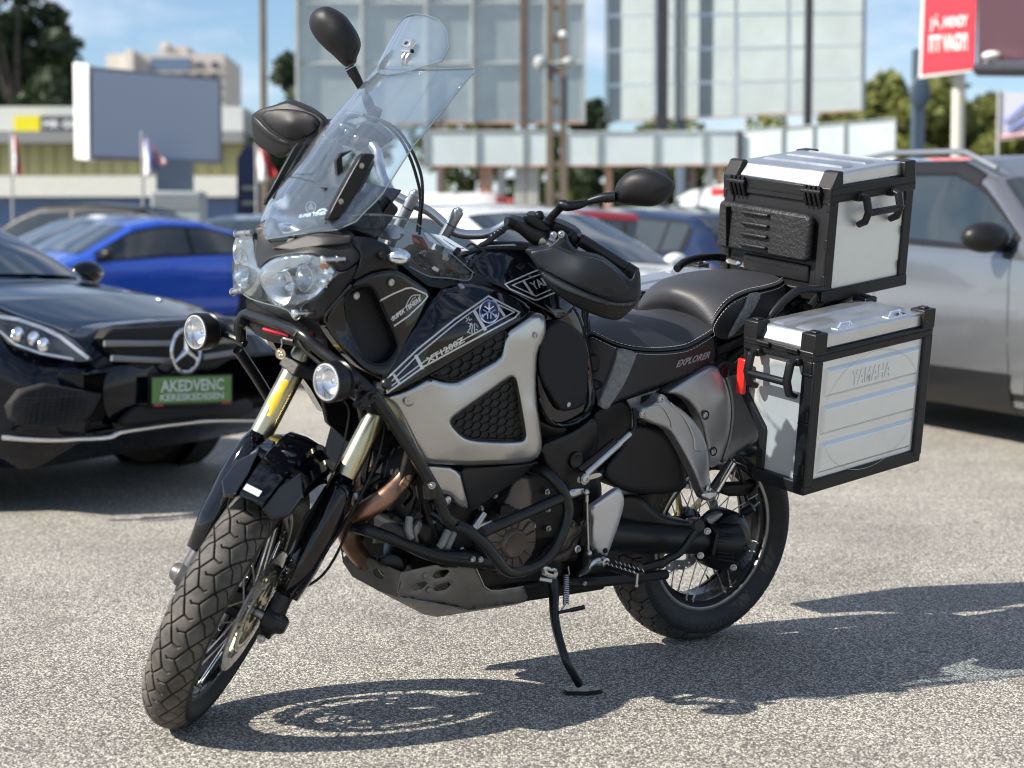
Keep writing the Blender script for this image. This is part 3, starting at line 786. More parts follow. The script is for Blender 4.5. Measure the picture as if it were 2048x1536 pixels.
# angular winglets at the leading edge
for s in (1, -1):
    b = B(); q = [(R_(63.5), 0.034, 0.386), (R_(64), 0.060, 0.364), (R_(70), 0.086, 0.358), (R_(80), 0.086, 0.372), (R_(86), 0.052, 0.402), (R_(74), 0.038, 0.396)]
    pts = [Vector((WB+math.cos(a)*r, s*y, RF+math.sin(a)*r)) for a, y, r in q]
    b.prism(pts, Vector((0, 0, -0.012)) + Vector((-0.008, 0, 0))); part('mudguard_wing', b, GLOSS, mg, M=MS, bev=0.004)
b = B(); a0 = R_(56)
b.grid([[Vector((WB+math.cos(a)*r, y, RF+math.sin(a)*r)) for y in (-0.026, 0.012)] for a, r in ((R_(66.8), 0.3900), (R_(69.2), 0.3925))]); part('mudguard_sticker', b, DECALW, mg, M=MS)
for s in (1, -1):
    y = s*0.113
    b = B(); rows = []
    for z, wq, fo_ in ((0.66, 0.026, 0.030), (0.62, 0.040, 0.042), (0.55, 0.046, 0.046), (0.46, 0.044, 0.044), (0.385, 0.034, 0.036)):
        c = fpt(y+s*0.004, z); f = Vector((math.cos(RAKE), 0, math.sin(RAKE)))
        rows.append([c+f*(fo_*math.cos(a))+Vector((0, s*wq*0.92*math.sin(a), 0)) for a in np.linspace(-1.75, 2.0, 14)])
    b.grid(rows); P('fork_guard', b, GLOSS, st=True, solid=0.004, ang=50)
# side plates of the mudguard in front of the left fork
for s in (1, -1):
    b = B(); pts = [(1.40, 0.62), (1.505, 0.60), (1.475, 0.50), (1.475, 0.42), (1.435, 0.385), (1.40, 0.47), (1.365, 0.56)]
    b.prism([Vector((x+0.02, s*0.088, z)) for x, z in pts], (0, s*0.006, 0)); P('mudguard_stay', b, SATIN, st=True, bev=0.003)

# ------------------------------------------------------------------ frame, engine: dark mass first
b = B()
b.tube([(0.98, 0.0, 0.96), (0.86, 0.0, 0.88)], 0.05, 16)
for s in (1, -1):
    b.tube([(1.03, s*0.04, 0.92), (0.88, s*0.135, 0.82), (0.70, s*0.15, 0.70), (0.56, s*0.145, 0.56), (0.54, s*0.14, 0.38)], 0.032, 12, smooth=5, ry=0.02)
    b.tube([(1.06, s*0.03, 0.80), (1.06, s*0.10, 0.62), (1.02, s*0.12, 0.44), (0.90, s*0.13, 0.36)], 0.017, 12, smooth=4)
    b.tube([(0.66, s*0.13, 0.80), (0.35, s*0.12, 0.82), (0.05, s*0.12, 0.90), (-0.2, s*0.10, 0.98)], 0.016, 10, smooth=4)
    b.tube([(0.56, s*0.14, 0.54), (0.30, s*0.13, 0.70), (0.02, s*0.12, 0.88)], 0.014, 10)
P('frame', b, FRAMEM)
b = B()
b.box((0.78, 0, 0.46), (0.44, 0.30, 0.26)); b.box((0.93, 0, 0.62), (0.20, 0.26, 0.26), rot=Matrix.Rotation(R_(22), 3, 'Y'))
b.box((0.70, 0, 0.33), (0.50, 0.22, 0.12)); b.box((0.62, 0, 0.62), (0.24, 0.22, 0.22)); b.box((0.84, 0, 0.84), (0.36, 0.26, 0.2))
eng = P('engine', b, DARK, bev=0.02, seg=3)
for s in (1, -1):
    for k in range(6):
        b = B(); b.box((0.93+0.02*0.35*k, s*0.134, 0.535+0.026*k), (0.20, 0.008, 0.006), rot=Matrix.Rotation(R_(22), 3, 'Y')); part('cooling_fin', b, DARK, eng)
# radiator behind the fork: body and fins
b = B(); b.box((1.13, 0, 0.70), (0.03, 0.36, 0.28), rot=Matrix.Rotation(R_(-14), 3, 'Y')); rad = P('radiator', b, DARK, bev=0.004)
b = B()
for k in range(26): b.box((1.147, 0, 0.58+0.0095*k), (0.004, 0.34, 0.002), rot=Matrix.Rotation(R_(-14), 3, 'Y'))
tag(part('radiator_fins', b, mat('radiator_fin', (0.04, 0.04, 0.042), 0.4, metal=0.5), rad), kind='stuff')
# inner dark panels closing the view through the bike above the engine
b = B()
for s in (1, -1):
    b.prism([Vector((x, s*0.10, z)) for x, z in ((1.22, 0.70), (1.30, 0.98), (1.10, 1.04), (0.60, 0.96), (0.30, 0.86), (0.30, 0.74), (0.52, 0.56), (0.90, 0.60), (1.10, 0.60))], (0, -s*0.02, 0))
P('inner_fairing', b, DARK, bev=0.004)

# engine details, left side (K region)
def lathe_at(name, reg, u, v, Y, prof, m, n=40, d=(0, 1, 0), parent=None, **k):
    b = B(); b.lathe(T(reg, [(u, v, Y)])[0], d, prof, n); return P(name, b, m, parent=parent or eng, **k)
# generator cover with radial ribs
c = T('K', [(1250, 950, 0.20)])[0]
b = B(); b.lathe(c, (0, 1, 0), [(-0.06, 0.080), (-0.008, 0.079), (-0.002, 0.076), (0.000, 0.071), (0.003, 0.040), (0.014, 0.036), (0.018, 0.031), (0.014, 0.024), (0.014, 0.0001)], 48)
for k in range(14):
    a = 2*math.pi*k/14+0.1; rm = Matrix.Rotation(-a, 4, 'Y')
    b.box((0.054, 0.002, 0), (0.034, 0.010, 0.0036), M=Matrix.Translation(c) @ rm)
gc = P('generator_cover', b, BRONZE, parent=eng, bev=0.0015)
b = B()
for k in range(8):
    a = 2*math.pi*k/8+0.3; p = c+Vector((math.cos(a)*0.076, -0.012, math.sin(a)*0.076)); b.cyl(p-Vector((0, 0.04, 0)), p, 0.010, n=12); b.bolt(p, (0, 1, 0), 0.006, 0.006)
part('cover_bolts', b, COVERG, eng)
panel('crankcase_cover', 'K', [(1290, 265, .17), (1450, 270, .17), (1460, 560, .18), (1440, 700, .19), (1100, 560, .185), (1180, 500, .18), (1240, 330, .17)], BRONZE, eng, crown=.012, w=10, thick=.05)
panel('crankcase_cover', 'K', [(1850, 715, .17), (1975, 745, .17), (1965, 850, .17), (1880, 1040, .18), (1790, 1155, .18), (1640, 1140, .185), (1600, 1080, .185), (1720, 960, .18)], BRONZE, eng, crown=.010, w=8, thick=.06)
panel('crankcase_cover', 'K', [(1000, 1120, .16), (1130, 1170, .17), (1240, 1260, .17), (1180, 1290, .17), (1060, 1240, .16), (990, 1180, .16)], BRONZE, eng, crown=.008, w=6, thick=.05)
b = B(); b.tube(T('K', [(1970, 860, .183), (1880, 930, .187), (1830, 1010, .19), (1700, 1080, .19), (1650, 1130, .19)]), 0.004, 8, smooth=5); part('cover_groove', b, DARK, eng)
for u, v in ((1860, 755), (1978, 752), (1918, 1012)): lathe_at('cover_bolt', 'K', u, v, 0.18, [(-0.02, 0.010), (0.002, 0.010), (0.004, 0.006), (0.009, 0.006), (0.009, 0.0001)], COVERG if u != 1918 else STEEL, 14)
panel('crankcase_side', 'K', [(840, 640, .14), (1100, 480, .15), (1300, 470, .15), (1700, 560, .15), (1720, 900, .15), (1560, 1180, .15), (1240, 1330, .15), (1000, 1280, .15), (760, 1080, .14)], DARK, eng, crown=.02, w=14, thick=.08)
panel('cylinder_cover', 'K', [(640, 600, .13), (1050, 330, .14), (1280, 200, .14), (1240, 330, .15), (1120, 520, .15), (900, 700, .14)], COVERG, eng, crown=.01, w=10, thick=.06)
for u, v in ((1100, 335), (1078, 470), (935, 600)): lathe_at('engine_bolt', 'K', u, v, 0.16, [(-0.03, 0.0072), (0.0, 0.0072), (0.0, 0.0045), (0.005, 0.0045), (0.005, 0.0001)], STEELD, 12)
for u, v in ((1625, 805), (1618, 610), (1612, 430), (1468, 780), (738, 1028)): lathe_at('engine_bolt', 'K', u, v, 0.165, [(-0.03, 0.008), (0.0, 0.008), (0.001, 0.0045), (0.006, 0.0045), (0.006, 0.0001)], STEELD, 12)
# starter motor body and cables
b = B(); b.tube(T('K', [(860, 800, .17), (960, 640, .17)]), 0.012, 14); b.tube(T('K', [(880, 790, .175), (1030, 740, .175)]), 0.009, 12); P('coolant_pipe', b, STEEL, parent=eng)
b = B(); b.tube(T('K', [(1120, 560, .17), (1180, 640, .18), (1230, 600, .17)]), 0.016, 12); b.box(T('K', [(1150, 620, .18)])[0], (0.03, 0.03, 0.035)); P('starter_motor', b, SATIN, parent=eng, bev=.003)
for q in ([(200, 690, .16), (190, 800, .17), (210, 900, .17)], [(590, 830, .16), (530, 960, .17), (505, 1000, .17)], [(650, 850, .15), (600, 960, .16), (570, 1030, .16)], [(30, 225, .14), (90, 240, .13)], [(470, 690, .17), (600, 720, .17)]):
    b = B(); b.tube(T('K', q), 0.0095 if q[0][0] != 30 else 0.008, 14, smooth=4); P('cooling_hose', b, GREYH, parent=eng)
panel('oil_cooler_block', 'K', [(300, 720, .17), (430, 750, .18), (420, 1000, .18), (260, 960, .17), (240, 830, .16)], DARK, eng, crown=.01, w=10, thick=.05)
panel('clamp_bracket', 'K', [(290, 730, .172), (325, 715, .172), (335, 800, .172), (285, 870, .172), (300, 955, .172), (258, 955, .172), (245, 860, .172), (235, 820, .172)], SILVERT, eng, crown=.004, w=5, thick=.01, rnd=0)
lathe_at('oil_filter', 'E', 445, 690, 0.10, [(-0.08, 0.036), (0.02, 0.036), (0.035, 0.030), (0.04, 0.02), (0.04, 0.0001)], SATIN, 30, d=(0.6, 0.8, 0))
b = B()
for k in range(7):
    p = T('E', [(330+9*k, 575, .12), (330+9*k, 650, .12)]); b.tube(p, 0.003, 6)
tag(P('oil_cooler_fins', b, DARK, parent=eng), kind='stuff')

# exhaust headers
b = B(); b.tube(T('E', [(620, 20, .14), (545, 90, .15), (490, 200, .16), (400, 290, .16), (300, 360, .14), (215, 430, .10), (180, 500, .08), (200, 590, .06), (270, 680, .04)]), 0.0245, 20, smooth=8); ex = P('exhaust_header', b, COPPER)
b = B(); b.tube(T('E', [(420, -40, .02), (360, 50, .03), (300, 150, .03), (230, 260, .03), (165, 370, .02), (150, 450, .0), (200, 600, .0), (300, 700, .0)]), 0.0235, 20, smooth=8); P('exhaust_header', b, COPPER)
b = B()
b.tube(T('E', [(210, 262, .05), (240, 330, .06)]), 0.019, 16); P('header_clamp', b, STEEL)
b = B(); b.tube(T('E', [(470, 180, .16), (500, 205, .16)]), 0.0262, 16); P('header_clamp', b, COPPER)
b = B(); b.cyl((0.95, -0.02, 0.30), (0.55, -0.06, 0.30), 0.07, n=24); P('exhaust_collector', b, DARK)

# ------------------------------------------------------------------ skid plate
skid_f = panel('skid_plate', 'E', [(125, 590, -.02), (290, 660, .08), (500, 752, .172), (478, 830, .172), (485, 905, .17), (350, 860, .11), (200, 780, .03), (140, 690, -.02)], SKID, bike,
      holes=[[(228, 690), (245, 680), (285, 700), (297, 730), (280, 748), (240, 728), (226, 708)], [(328, 735), (345, 727), (385, 750), (397, 780), (380, 797), (340, 775), (326, 752)], [(140, 630), (150, 628), (165, 650), (165, 685), (150, 672), (138, 650)]],
      crown=.002, w=3, thick=.004, rnd=0, step=7, out=(.75, .6, -.2))
skp = skid_f[0]
panel('skid_side', 'E', [(505, 752, .175), (700, 708, .175), (955, 714, .175), (1010, 838, .175), (1050, 864, .175), (1100, 864, .175), (1250, 838, .17), (1278, 905, .165), (1262, 932, .165), (905, 984, .165), (485, 905, .17), (472, 862, .172)], SKID, skp,
      holes=[[(695, 762), (722, 742), (785, 733), (797, 748), (765, 780), (705, 790), (690, 778)], [(553, 848), (585, 822), (645, 806), (663, 820), (630, 852), (570, 864)], [(695, 850), (725, 828), (790, 812), (805, 828), (772, 860), (708, 868)]],
      crown=.002, w=3, thick=.004, rnd=0, step=7)
panel('skid_bottom', 'E', [(485, 907, .17), (905, 986, .165), (1262, 934, .165), (1180, 955, .10), (720, 1026, .05), (640, 1012, .02), (350, 862, .10)], SKID, skp, crown=.001, w=3, thick=.004, rnd=0, step=9, out=(0, .5, -.85))
b = B(); b.tube(T('E', [(500, 750, .176), (474, 862, .175), (487, 906, .174)]), 0.0022, 8); b.tube(T('E', [(487, 906, .174), (905, 985, .168)]), 0.0018, 8); part('skid_weld', b, mat('weld_bead', (0.24, 0.235, 0.22), 0.4, metal=0.9), skp)
b = B(); b.tube(T('E', [(955, 714, .177), (1010, 838, .177), (1050, 864, .177), (1100, 864, .177), (1250, 838, .172)]), 0.0014, 6); part('skid_edge', b, EDGEM, skp)
for u, v in ((648, 772), (672, 862)): b = B(); b.lathe(T('E', [(u, v, .175)])[0], (0, 1, 0), [(0, 0.0075), (0.0015, 0.0065), (0.002, 0.004), (0.0015, 0.0001)], 16); part('skid_bolt', b, SKID, skp)
b = B(); b.lathe(T('E', [(176, 668, .0)])[0], (.8, .6, 0), [(0, 0.012), (0.004, 0.010), (0.005, 0.0001)], 16); part('skid_bolt', b, SKID, skp)
b = B(); b.box((.80, 0, .36), (.36, .30, .13)); b.box((1.0, 0, .40), (.12, .2, .10)); part('sump', b, DARK, skp, bev=.01)
b = B()
for i in range(26):
    x0_ = rng.uniform(1.0, 1.2); z0_ = rng.uniform(.5, .82); y0_ = rng.uniform(.05, .15); b.tube([(x0_, y0_, z0_), (x0_+rng.uniform(-.06, .05), y0_+rng.uniform(-.03, .03), z0_+rng.uniform(-.08, .08)), (x0_+rng.uniform(-.1, .05), y0_+rng.uniform(-.05, .02), z0_+rng.uniform(-.12, .12))], rng.choice([.003, .0045, .006, .009]), 7, smooth=4)
tag(P('hoses_and_wiring', b, HOSE, parent=eng), kind='stuff')
for i in range(9):
    b = B(); c_ = Vector((rng.uniform(.98, 1.16), rng.uniform(.11, .15), rng.uniform(.46, .78))); b.box(c_, (rng.uniform(.015, .04), .02, rng.uniform(.012, .03)), rot=Matrix.Rotation(rng.uniform(-1, 1), 3, 'Y')); b.bolt(c_+Vector((0, .010, 0)), (0, 1, 0), .005, .004); P('engine_bracket', b, rng.choice([COVERG, DARK, GREYH, COVERG]), parent=eng, bev=.002)
# mirrored right side wall so the plate has its far side
b = B(); b.prism([Vector((x, -0.172, z)) for x, z in ((1.10, .42), (0.95, .42), (0.72, .40), (0.55, .28), (0.60, .24), (0.95, .22), (1.08, .30))], (0, .004, 0)); part('skid_side', b, SKID, skp)

# ------------------------------------------------------------------ crash bars
def tubep(name, reg, pts, r, m=BARM, smooth=6, n=14, **k):
    b = B(); b.tube(T(reg, pts), r, n, smooth=smooth); return P(name, b, m, **k)
cb = tubep('crash_bar', 'O', [(745, 785, .275), (790, 850, .280), (868, 975, .285), (890, 1030, .285), (906, 1044, .285)], 0.0140, smooth=3)
part('crash_bar_tube', B().tube(T('E', [(712, 400, .17), (760, 425, .22), (840, 462, .275), (920, 500, .295), (1010, 575, .305), (1080, 660, .31), (1130, 725, .31), (1185, 752, .308), (1270, 735, .305), (1370, 685, .30), (1440, 610, .30), (1490, 510, .30), (1520, 400, .295), (1515, 310, .29), (1470, 220, .28), (1390, 145, .25), (1300, 112, .20), (1230, 100, .15)]), 0.0140, 14, smooth=5), BARM, cb)
part('crash_bar_tube', B().tube(T('E', [(1000, 505, .30), (1480, 295, .29)]), 0.0140, 14), BARM, cb)
part('crash_bar_tube', B().tube(T('E', [(112, 452, .02), (200, 472, .10), (285, 490, .155), (400, 530, .18), (560, 595, .185), (700, 645, .185), (800, 660, .185), (900, 668, .185), (1080, 700, .18)]), [0.014, 0.016, 0.016, 0.015, 0.015, 0.018, 0.020, 0.022, 0.018], 14, smooth=4), BARM, cb)
part('crash_bar_tube', B().tube(T('D', [(870, 1080, .285), (860, 985, .285)]), 0.0155, 16), BARM, cb)
for u, v, Y in ((688, 218, .302),): 
    b = B(); b.lathe(T('E', [(u, v, Y)])[0], (.3, 1, 0), [(-0.006, 0.0085), (0.001, 0.0085), (0.001, 0.006), (-0.001, 0.0055), (0.002, 0.004), (0.002, 0.0001)], 20); part('crash_bar_bolt', b, STEEL, cb)
for u, v in ((938, 670), (985, 672)): b = B(); b.bolt(T('E', [(u, v, .208)])[0], (0, 1, 0), 0.006, 0.007); part('crash_bar_bolt', b, STEEL, cb)
# upper bar across the front below the headlamps
ub = tubep('lamp_bar', 'O', [(478, 668, -.17), (480, 645, -.165), (490, 630, -.15), (510, 633, -.10), (596, 664, .105), (640, 700, .17), (700, 745, .24), (752, 792, .275)], 0.0135, smooth=6)
part('crash_bar_tube', B().tube(T('U', [(1305, 820, -.20), (1400, 960, -.22), (1480, 1090, -.23)]), 0.0135, 14), BARM, ub)
b = B(); b.tube(T('A', [(590, 1150, -.14), (560, 1190, -.17), (560, 1290, -.18)]), 0.0135, 12, smooth=3); part('crash_bar_tube', b, BARM, ub)
b = B(); b.tube(T('A', [(988, 1225, .10), (983, 1265, .11), (990, 1320, .11)]), 0.0022, 6); b.tube(T('A', [(975, 1270, .118), (1010, 1222, .118)]), 0.0030, 6); part('cable_tie', b, HOSE, ub)
# ribbed cable sleeve
b = B(); pts = crom(T('A', [(1010, 1310, .12), (1060, 1380, .14), (1130, 1440, .17), (1190, 1490, .2)]), 12)
b.tube(pts, [0.0052 if i % 2 else 0.0042 for i in range(len(pts))], 10); part('cable_sleeve', b, HOSE, ub)
b = B(); b.tube(T('A', [(860, 1270, .06), (900, 1290, .07), (975, 1310, .10)]), 0.005, 8, smooth=4); part('cable_sleeve', b, HOSE, ub)
# brackets at the left lamp
panel('lamp_bracket', 'D', [(355, 160, .27), (383, 165, .27), (383, 258, .27), (340, 262, .265), (300, 250, .26), (275, 215, .26), (290, 190, .26)], BARM, ub, crown=.002, w=4, thick=.012, rnd=1)
panel('lamp_bracket', 'D', [(400, 225, .285), (470, 250, .287), (480, 300, .287), (330, 400, .28), (285, 375, .28), (280, 350, .28)], BARM, ub, crown=.003, w=5, thick=.014, rnd=1)
for u, v in ((418, 293), (325, 368), (313, 215)): b = B(); b.bolt(T('D', [(u, v, .288)])[0], (0, 1, 0), 0.007, 0.005); part('bracket_bolt', b, BARM, ub)
b = B(); b.sph(T('D', [(520, 188, .275)])[0], 0.0135, 20, 14); part('bar_end_ball', b, mat('ball_black', (0.015, 0.015, 0.016), 0.3), ub)
b = B(); b.tube(T('A', [(420, 1255, -.25), (515, 1290, -.20), (590, 1330, -.17)]), 0.010, 10); part('lamp_bracket', b, BARM, ub)

# ------------------------------------------------------------------ spot lamps
def spot(c, label, k=1.0):
    d = Vector((1, -0.12 if c.y > 0 else -0.25, 0.0)).normalized() if False else Vector((0.97, 0.20, 0.0)).normalized()
    b = B(); b.lathe(c, d, [(-0.075, 0.014), (-0.072, 0.026), (-0.050, 0.030), (-0.046, 0.040), (-0.030, 0.043), (-0.028, 0.0455), (0.0, 0.0465), (0.004, 0.0455), (0.004, 0.0425), (-0.004, 0.0415)], 40, cap=False)
    for kx in (-0.040, -0.034): b.lathe(c, d, [(kx-0.0015, 0.042), (kx, 0.0445), (kx+0.0015, 0.042)], 40, cap=False)
    sp = P('spot_lamp', b, SATIN, ang=30, label=label)
    b = B(); b.lathe(c, d, [(-0.004, 0.042), (-0.018, 0.036), (-0.030, 0.020), (-0.034, 0.008), (-0.020, 0.0075), (-0.016, 0.006), (-0.014, 0.0001)], 40, cap=False)
    part('lamp_reflector', b, REFL, sp)
    b = B(); b.lathe(c, d, [(-0.002, 0.0425), (0.004, 0.041), (0.006, 0.032), (0.0085, 0.012), (0.009, 0.0001)], 40, cap=False); part('lamp_lens', b, LAMPGLASS, sp)
    b = B(); b.lathe(c, d, [(-0.001, 0.0425), (0.005, 0.0415), (0.006, 0.0385), (-0.001, 0.0375)], 40, cap=False); part('lens_rim', b, mat('lens_rim', (0.55, 0.56, 0.57), 0.25, metal=0.3), sp)
    b = B()
    for j in range(36):
        a = 2*math.pi*j/36; x = Vector((0, 0, 1)); y = d.cross(x)
        q = c+d*0.0055; b.tube([q+(x*math.cos(a)+y*math.sin(a))*0.033, q+(x*math.cos(a)+y*math.sin(a))*0.0385-d*0.0018], 0.0008, 4)
    tag(part('lens_flutes', b, mat('lens_flute', (0.7, 0.72, 0.74), 0.2, metal=0.3), sp), kind='stuff')
    return sp
cL = T('O', [(655, 764, .262)])[0]; cR = T('O', [(393, 664, -.262)])[0]
s1 = spot(cL, 'left spot lamp'); s2 = spot(cR, 'right spot lamp')
b = B(); b.tube([cL+Vector((-0.045, 0, -0.045)), cL+Vector((-0.06, 0, -0.075)), cL+Vector((-0.06, -0.02, -0.16)), cL+Vector((-0.05, -0.06, -0.26))], 0.0025, 6, smooth=4); part('lamp_cable', b, HOSE, s1)
# ------------------------------------------------------------------ nose, headlamps
NO = (.75, .6, .2)
nose, nose_s = panel('nose_cowl', 'A', [(692, 762, .025), (668, 640, -.04), (650, 520, -.07), (652, 445, -.075), (690, 385, -.07), (760, 345, -.055), (805, 325, -.045), (840, 420, -.01), (885, 475, .02), (960, 450, .05), (1080, 415, .09), (1230, 395, .13), (1400, 425, .17), (1440, 480, .195), (1425, 545, .20), (1495, 615, .215), (1495, 660, .216), (1400, 745, .21), (1302, 768, .2), (1262, 712, .19), (1180, 645, .175), (1110, 618, .157), (1000, 620, .125), (880, 632, .095), (800, 652, .068), (740, 692, .045)], MATTE, bike,
      ctrl=[(800, 560, .02), (900, 560, .06), (1200, 500, .15)], crown=.006, w=8, thick=.02, out=NO, rnd=1)
# facets pressed into the cowl
panel('nose_facet', 'A', [(800, 575, .045), (1080, 470, .115), (1420, 490, .20), (1420, 540, .203), (1180, 560, .165), (960, 600, .10)], MATTE, nose, crown=.003, w=5, thick=.006, out=NO, rnd=0)
panel('nose_facet', 'A', [(668, 640, -.036), (655, 450, -.068), (690, 395, -.062), (765, 420, -.035), (770, 500, -.025), (755, 600, -.01), (720, 700, .01)], MATTE, nose, crown=.003, w=5, thick=.006, out=NO, rnd=0)
panel('nose_facet', 'A', [(940, 470, .06), (990, 455, .075), (985, 540, .085), (900, 600, .075), (880, 600, .07)], MATTE, nose, crown=.003, w=5, thick=.008, out=NO, rnd=0)
panel('nose_side', 'A', [(1305, 775, .2), (1400, 752, .21), (1490, 685, .216), (1440, 850, .205), (1250, 1055, .18), (1225, 1130, .172), (1180, 1150, .16), (1060, 1120, .125), (1000, 1060, .11), (1060, 1018, .128), (1165, 950, .168), (1262, 855, .192)], MATTE, nose, crown=.006, w=8, thick=.02, out=NO)
panel('upper_fairing', 'A', [(1440, 480, .195), (1560, 488, .205), (1690, 535, .215), (1730, 560, .22), (1800, 730, .222), (1790, 760, .222), (1700, 735, .22), (1560, 770, .22), (1430, 855, .213), (1488, 690, .216), (1500, 640, .217), (1490, 600, .215), (1428, 548, .202)], SATIN, nose, crown=.006, w=9, thick=.02, out=(.4, .9, .2))
panel('nose_chin', 'A', [(590, 950, -.15), (700, 1000, -.09), (850, 1045, .0), (1000, 1070, .07), (1180, 1150, .12), (1215, 1160, .14), (1260, 1420, .15), (1100, 1380, .09), (900, 1330, .0), (760, 1310, -.06), (640, 1230, -.12), (610, 1100, -.14)], DARK, nose, crown=.01, w=12, thick=.03, out=NO)
for q, nm in (([(1130, 1225, .11), (1150, 1310, .11)], 'horn'),):
    b = B(); p = T('A', q); b.cyl(p[0]+Vector((.02, .02, 0)), p[1]+Vector((.03, .02, 0)), 0.013, n=14); P(nm, b, REDM, bev=.002)
b = B(); b.tube(T('A', [(740, 1215, .0), (830, 1240, .03), (940, 1270, .06)]), 0.006, 8); P('red_bracket', b, REDM)
LENS_L = [(700, 775, .03), (740, 712, .05), (800, 668, .072), (880, 645, .10), (1000, 632, .13), (1110, 630, .16), (1185, 655, .178), (1262, 718, .194), (1300, 772, .2), (1262, 850, .194), (1160, 945, .17), (1050, 1010, .135), (960, 1025, .105), (860, 1010, .075), (785, 970, .052), (735, 905, .038), (708, 840, .032)]
LENS_R = [(648, 490, -.072), (605, 476, -.10), (560, 486, -.13), (522, 545, -.16), (498, 640, -.185), (493, 740, -.20), (503, 830, -.19), (548, 900, -.17), (620, 952, -.13), (690, 978, -.09), (728, 960, -.055), (722, 890, -.035), (692, 815, -.02), (682, 720, -.03), (664, 600, -.05)]
def shrink(L, k, dy):
    cx = sum(p[0] for p in L)/len(L); cy = sum(p[1] for p in L)/len(L)
    return [(cx+(p[0]-cx)*k, cy+(p[1]-cy)*k, p[2]+dy) for p in L]
BEZ = reflector_mat('lamp_bezel', (.72, .73, .75), .28, 9, .35)
for L, cc in ((LENS_L, [(880, 880, .085), (1065, 810, .13)]), (LENS_R, [(585, 760, -.145), (540, 600, -.15)])):
    hl, _ = panel('headlamp', 'A', shrink(L, 1.0, -.004), BEZ, bike, crown=.002, w=4, thick=.06, out=NO, ctrl=[(*shrink(L, 0, 0)[0][:2], sum(p[2] for p in L)/len(L)-.05)])
    # reflector bowls
    for k, (u, v, Y) in enumerate(cc):
        c = T('A', [(u, v, Y-.006)])[0]; b = B(); d = Vector((.97, .16 if Y > 0 else -.16, 0)).normalized()
        R0 = .043 if k == 0 else .030
        b.lathe(c, d, [(0.004, R0*1.05), (0.004, R0), (-.012, R0*.9), (-.028, R0*.6), (-.034, R0*.25), (-.034, .0001)], 36, cap=False)
        part('lamp_reflector', b, REFL, hl)
        b = B(); b.lathe(c-d*.030, d, [(0, .012), (.012, .011), (.018, .006), (.020, .0001)], 16); part('lamp_bulb', b, CHROME, hl)
    panel('headlamp_lens', 'A', shrink(L, 1.0, .012), LAMPGLASS, hl, crown=.016, w=26, thick=.012, out=NO)
panel('lamp_trim', 'A', [(700, 778, .036), (760, 700, .06), (880, 655, .105), (1000, 640, .135), (1110, 640, .16), (1100, 690, .155), (960, 735, .115), (850, 770, .085), (770, 830, .06), (730, 880, .04)], REFL, hl, crown=.004, w=6, thick=.01, out=NO)
panel('lamp_indicator', 'A', [(1165, 700, .178), (1235, 700, .19), (1250, 740, .19), (1180, 745, .18)], mat('amber', (.75, .28, .05), .2), hl, crown=.003, w=5, thick=.01, out=NO)
b = B(); b.box(T('A', [(1230, 800, .185)])[0], (.012, .03, .012)); b.box(T('A', [(1200, 860, .178)])[0], (.012, .022, .012)); part('side_light', b, REFL, hl)
# clear guard over the lamps and its four stand-offs
cov, cov_s = panel('lamp_guard', 'A', [(512, 478, -.15), (560, 465, -.12), (640, 455, -.06), (680, 640, -.03), (696, 752, .045), (760, 690, .07), (850, 640, .105), (1000, 622, .15), (1150, 625, .19), (1260, 690, .215), (1320, 770, .22), (1250, 860, .215), (1120, 980, .175), (1035, 1030, .15), (1035, 1110, .155), (1000, 1148, .15), (960, 1125, .14), (940, 1075, .125), (860, 1040, .10), (700, 1000, -.03), (600, 965, -.11), (550, 930, -.15), (500, 940, -.18), (480, 910, -.19), (500, 880, -.19), (486, 740, -.20), (500, 620, -.18)], SCREEN, bike, crown=.012, w=20, thick=.0035, out=NO)
b = B(); lp = [cov_s(*z2p('A', u, v), eps=.001) for u, v in [(560, 925), (620, 968), (700, 998), (780, 1020), (860, 1040), (930, 1068), (965, 1120), (998, 1142), (1030, 1110), (1038, 1035), (1120, 978), (1200, 905), (1290, 800), (1316, 772)]]
b.tube(lp, 0.0011, 6, smooth=3); part('guard_edge', b, EDGEGL, cov)
for a_, b_ in (((528, 462, -.12), (645, 452, -.06)), ((1200, 668, .205), (1372, 660, .20)), ((495, 922, -.165), (575, 905, -.13)), ((980, 1092, .155), (1120, 1085, .145))):
    p = T('A', [a_, b_]); b = B(); b.cyl(p[0], p[1], 0.0065, n=14); m_ = p[0].lerp(p[1], .62); b.cyl(m_, m_+(p[1]-p[0])*.06, 0.0078, n=14); so = P('guard_standoff', b, STEEL)
    b = B(); b.lathe(p[0], (p[0]-p[1]), [(-.002, .010), (.002, .0095), (.005, .007), (.006, .004), (.004, .0035), (.004, .0001)], 20); part('standoff_screw', b, CHROME, so)

# ------------------------------------------------------------------ side fairing, intake, badges
fair, fair_s = panel('side_fairing', 'O', [(648, 640, .172), (655, 624, .18), (703, 567, .214), (737, 545, .22), (776, 536, .221), (797, 540, .222), (835, 565, .215), (870, 588, .205), (842, 640, .228), (812, 690, .240), (796, 728, .248), (778, 764, .256), (748, 752, .25), (722, 738, .238), (688, 706, .212), (656, 664, .18)], GLOSS, bike,
      holes=[[(690, 600), (700, 582), (718, 572), (742, 571), (752, 585), (765, 615), (794, 682), (795, 700), (782, 718), (768, 728), (746, 728), (724, 712), (708, 672), (696, 642)]], crown=.008, w=11, thick=.03, rnd=1, step=7)
panel('intake_recess', 'O', [(680, 590, .15), (745, 560, .16), (800, 680, .19), (785, 740, .20), (720, 730, .18), (690, 650, .15)], mat('intake_dark', (0.008, 0.008, 0.009), 0.6), fair, crown=.01, w=10, thick=.02, rnd=0)
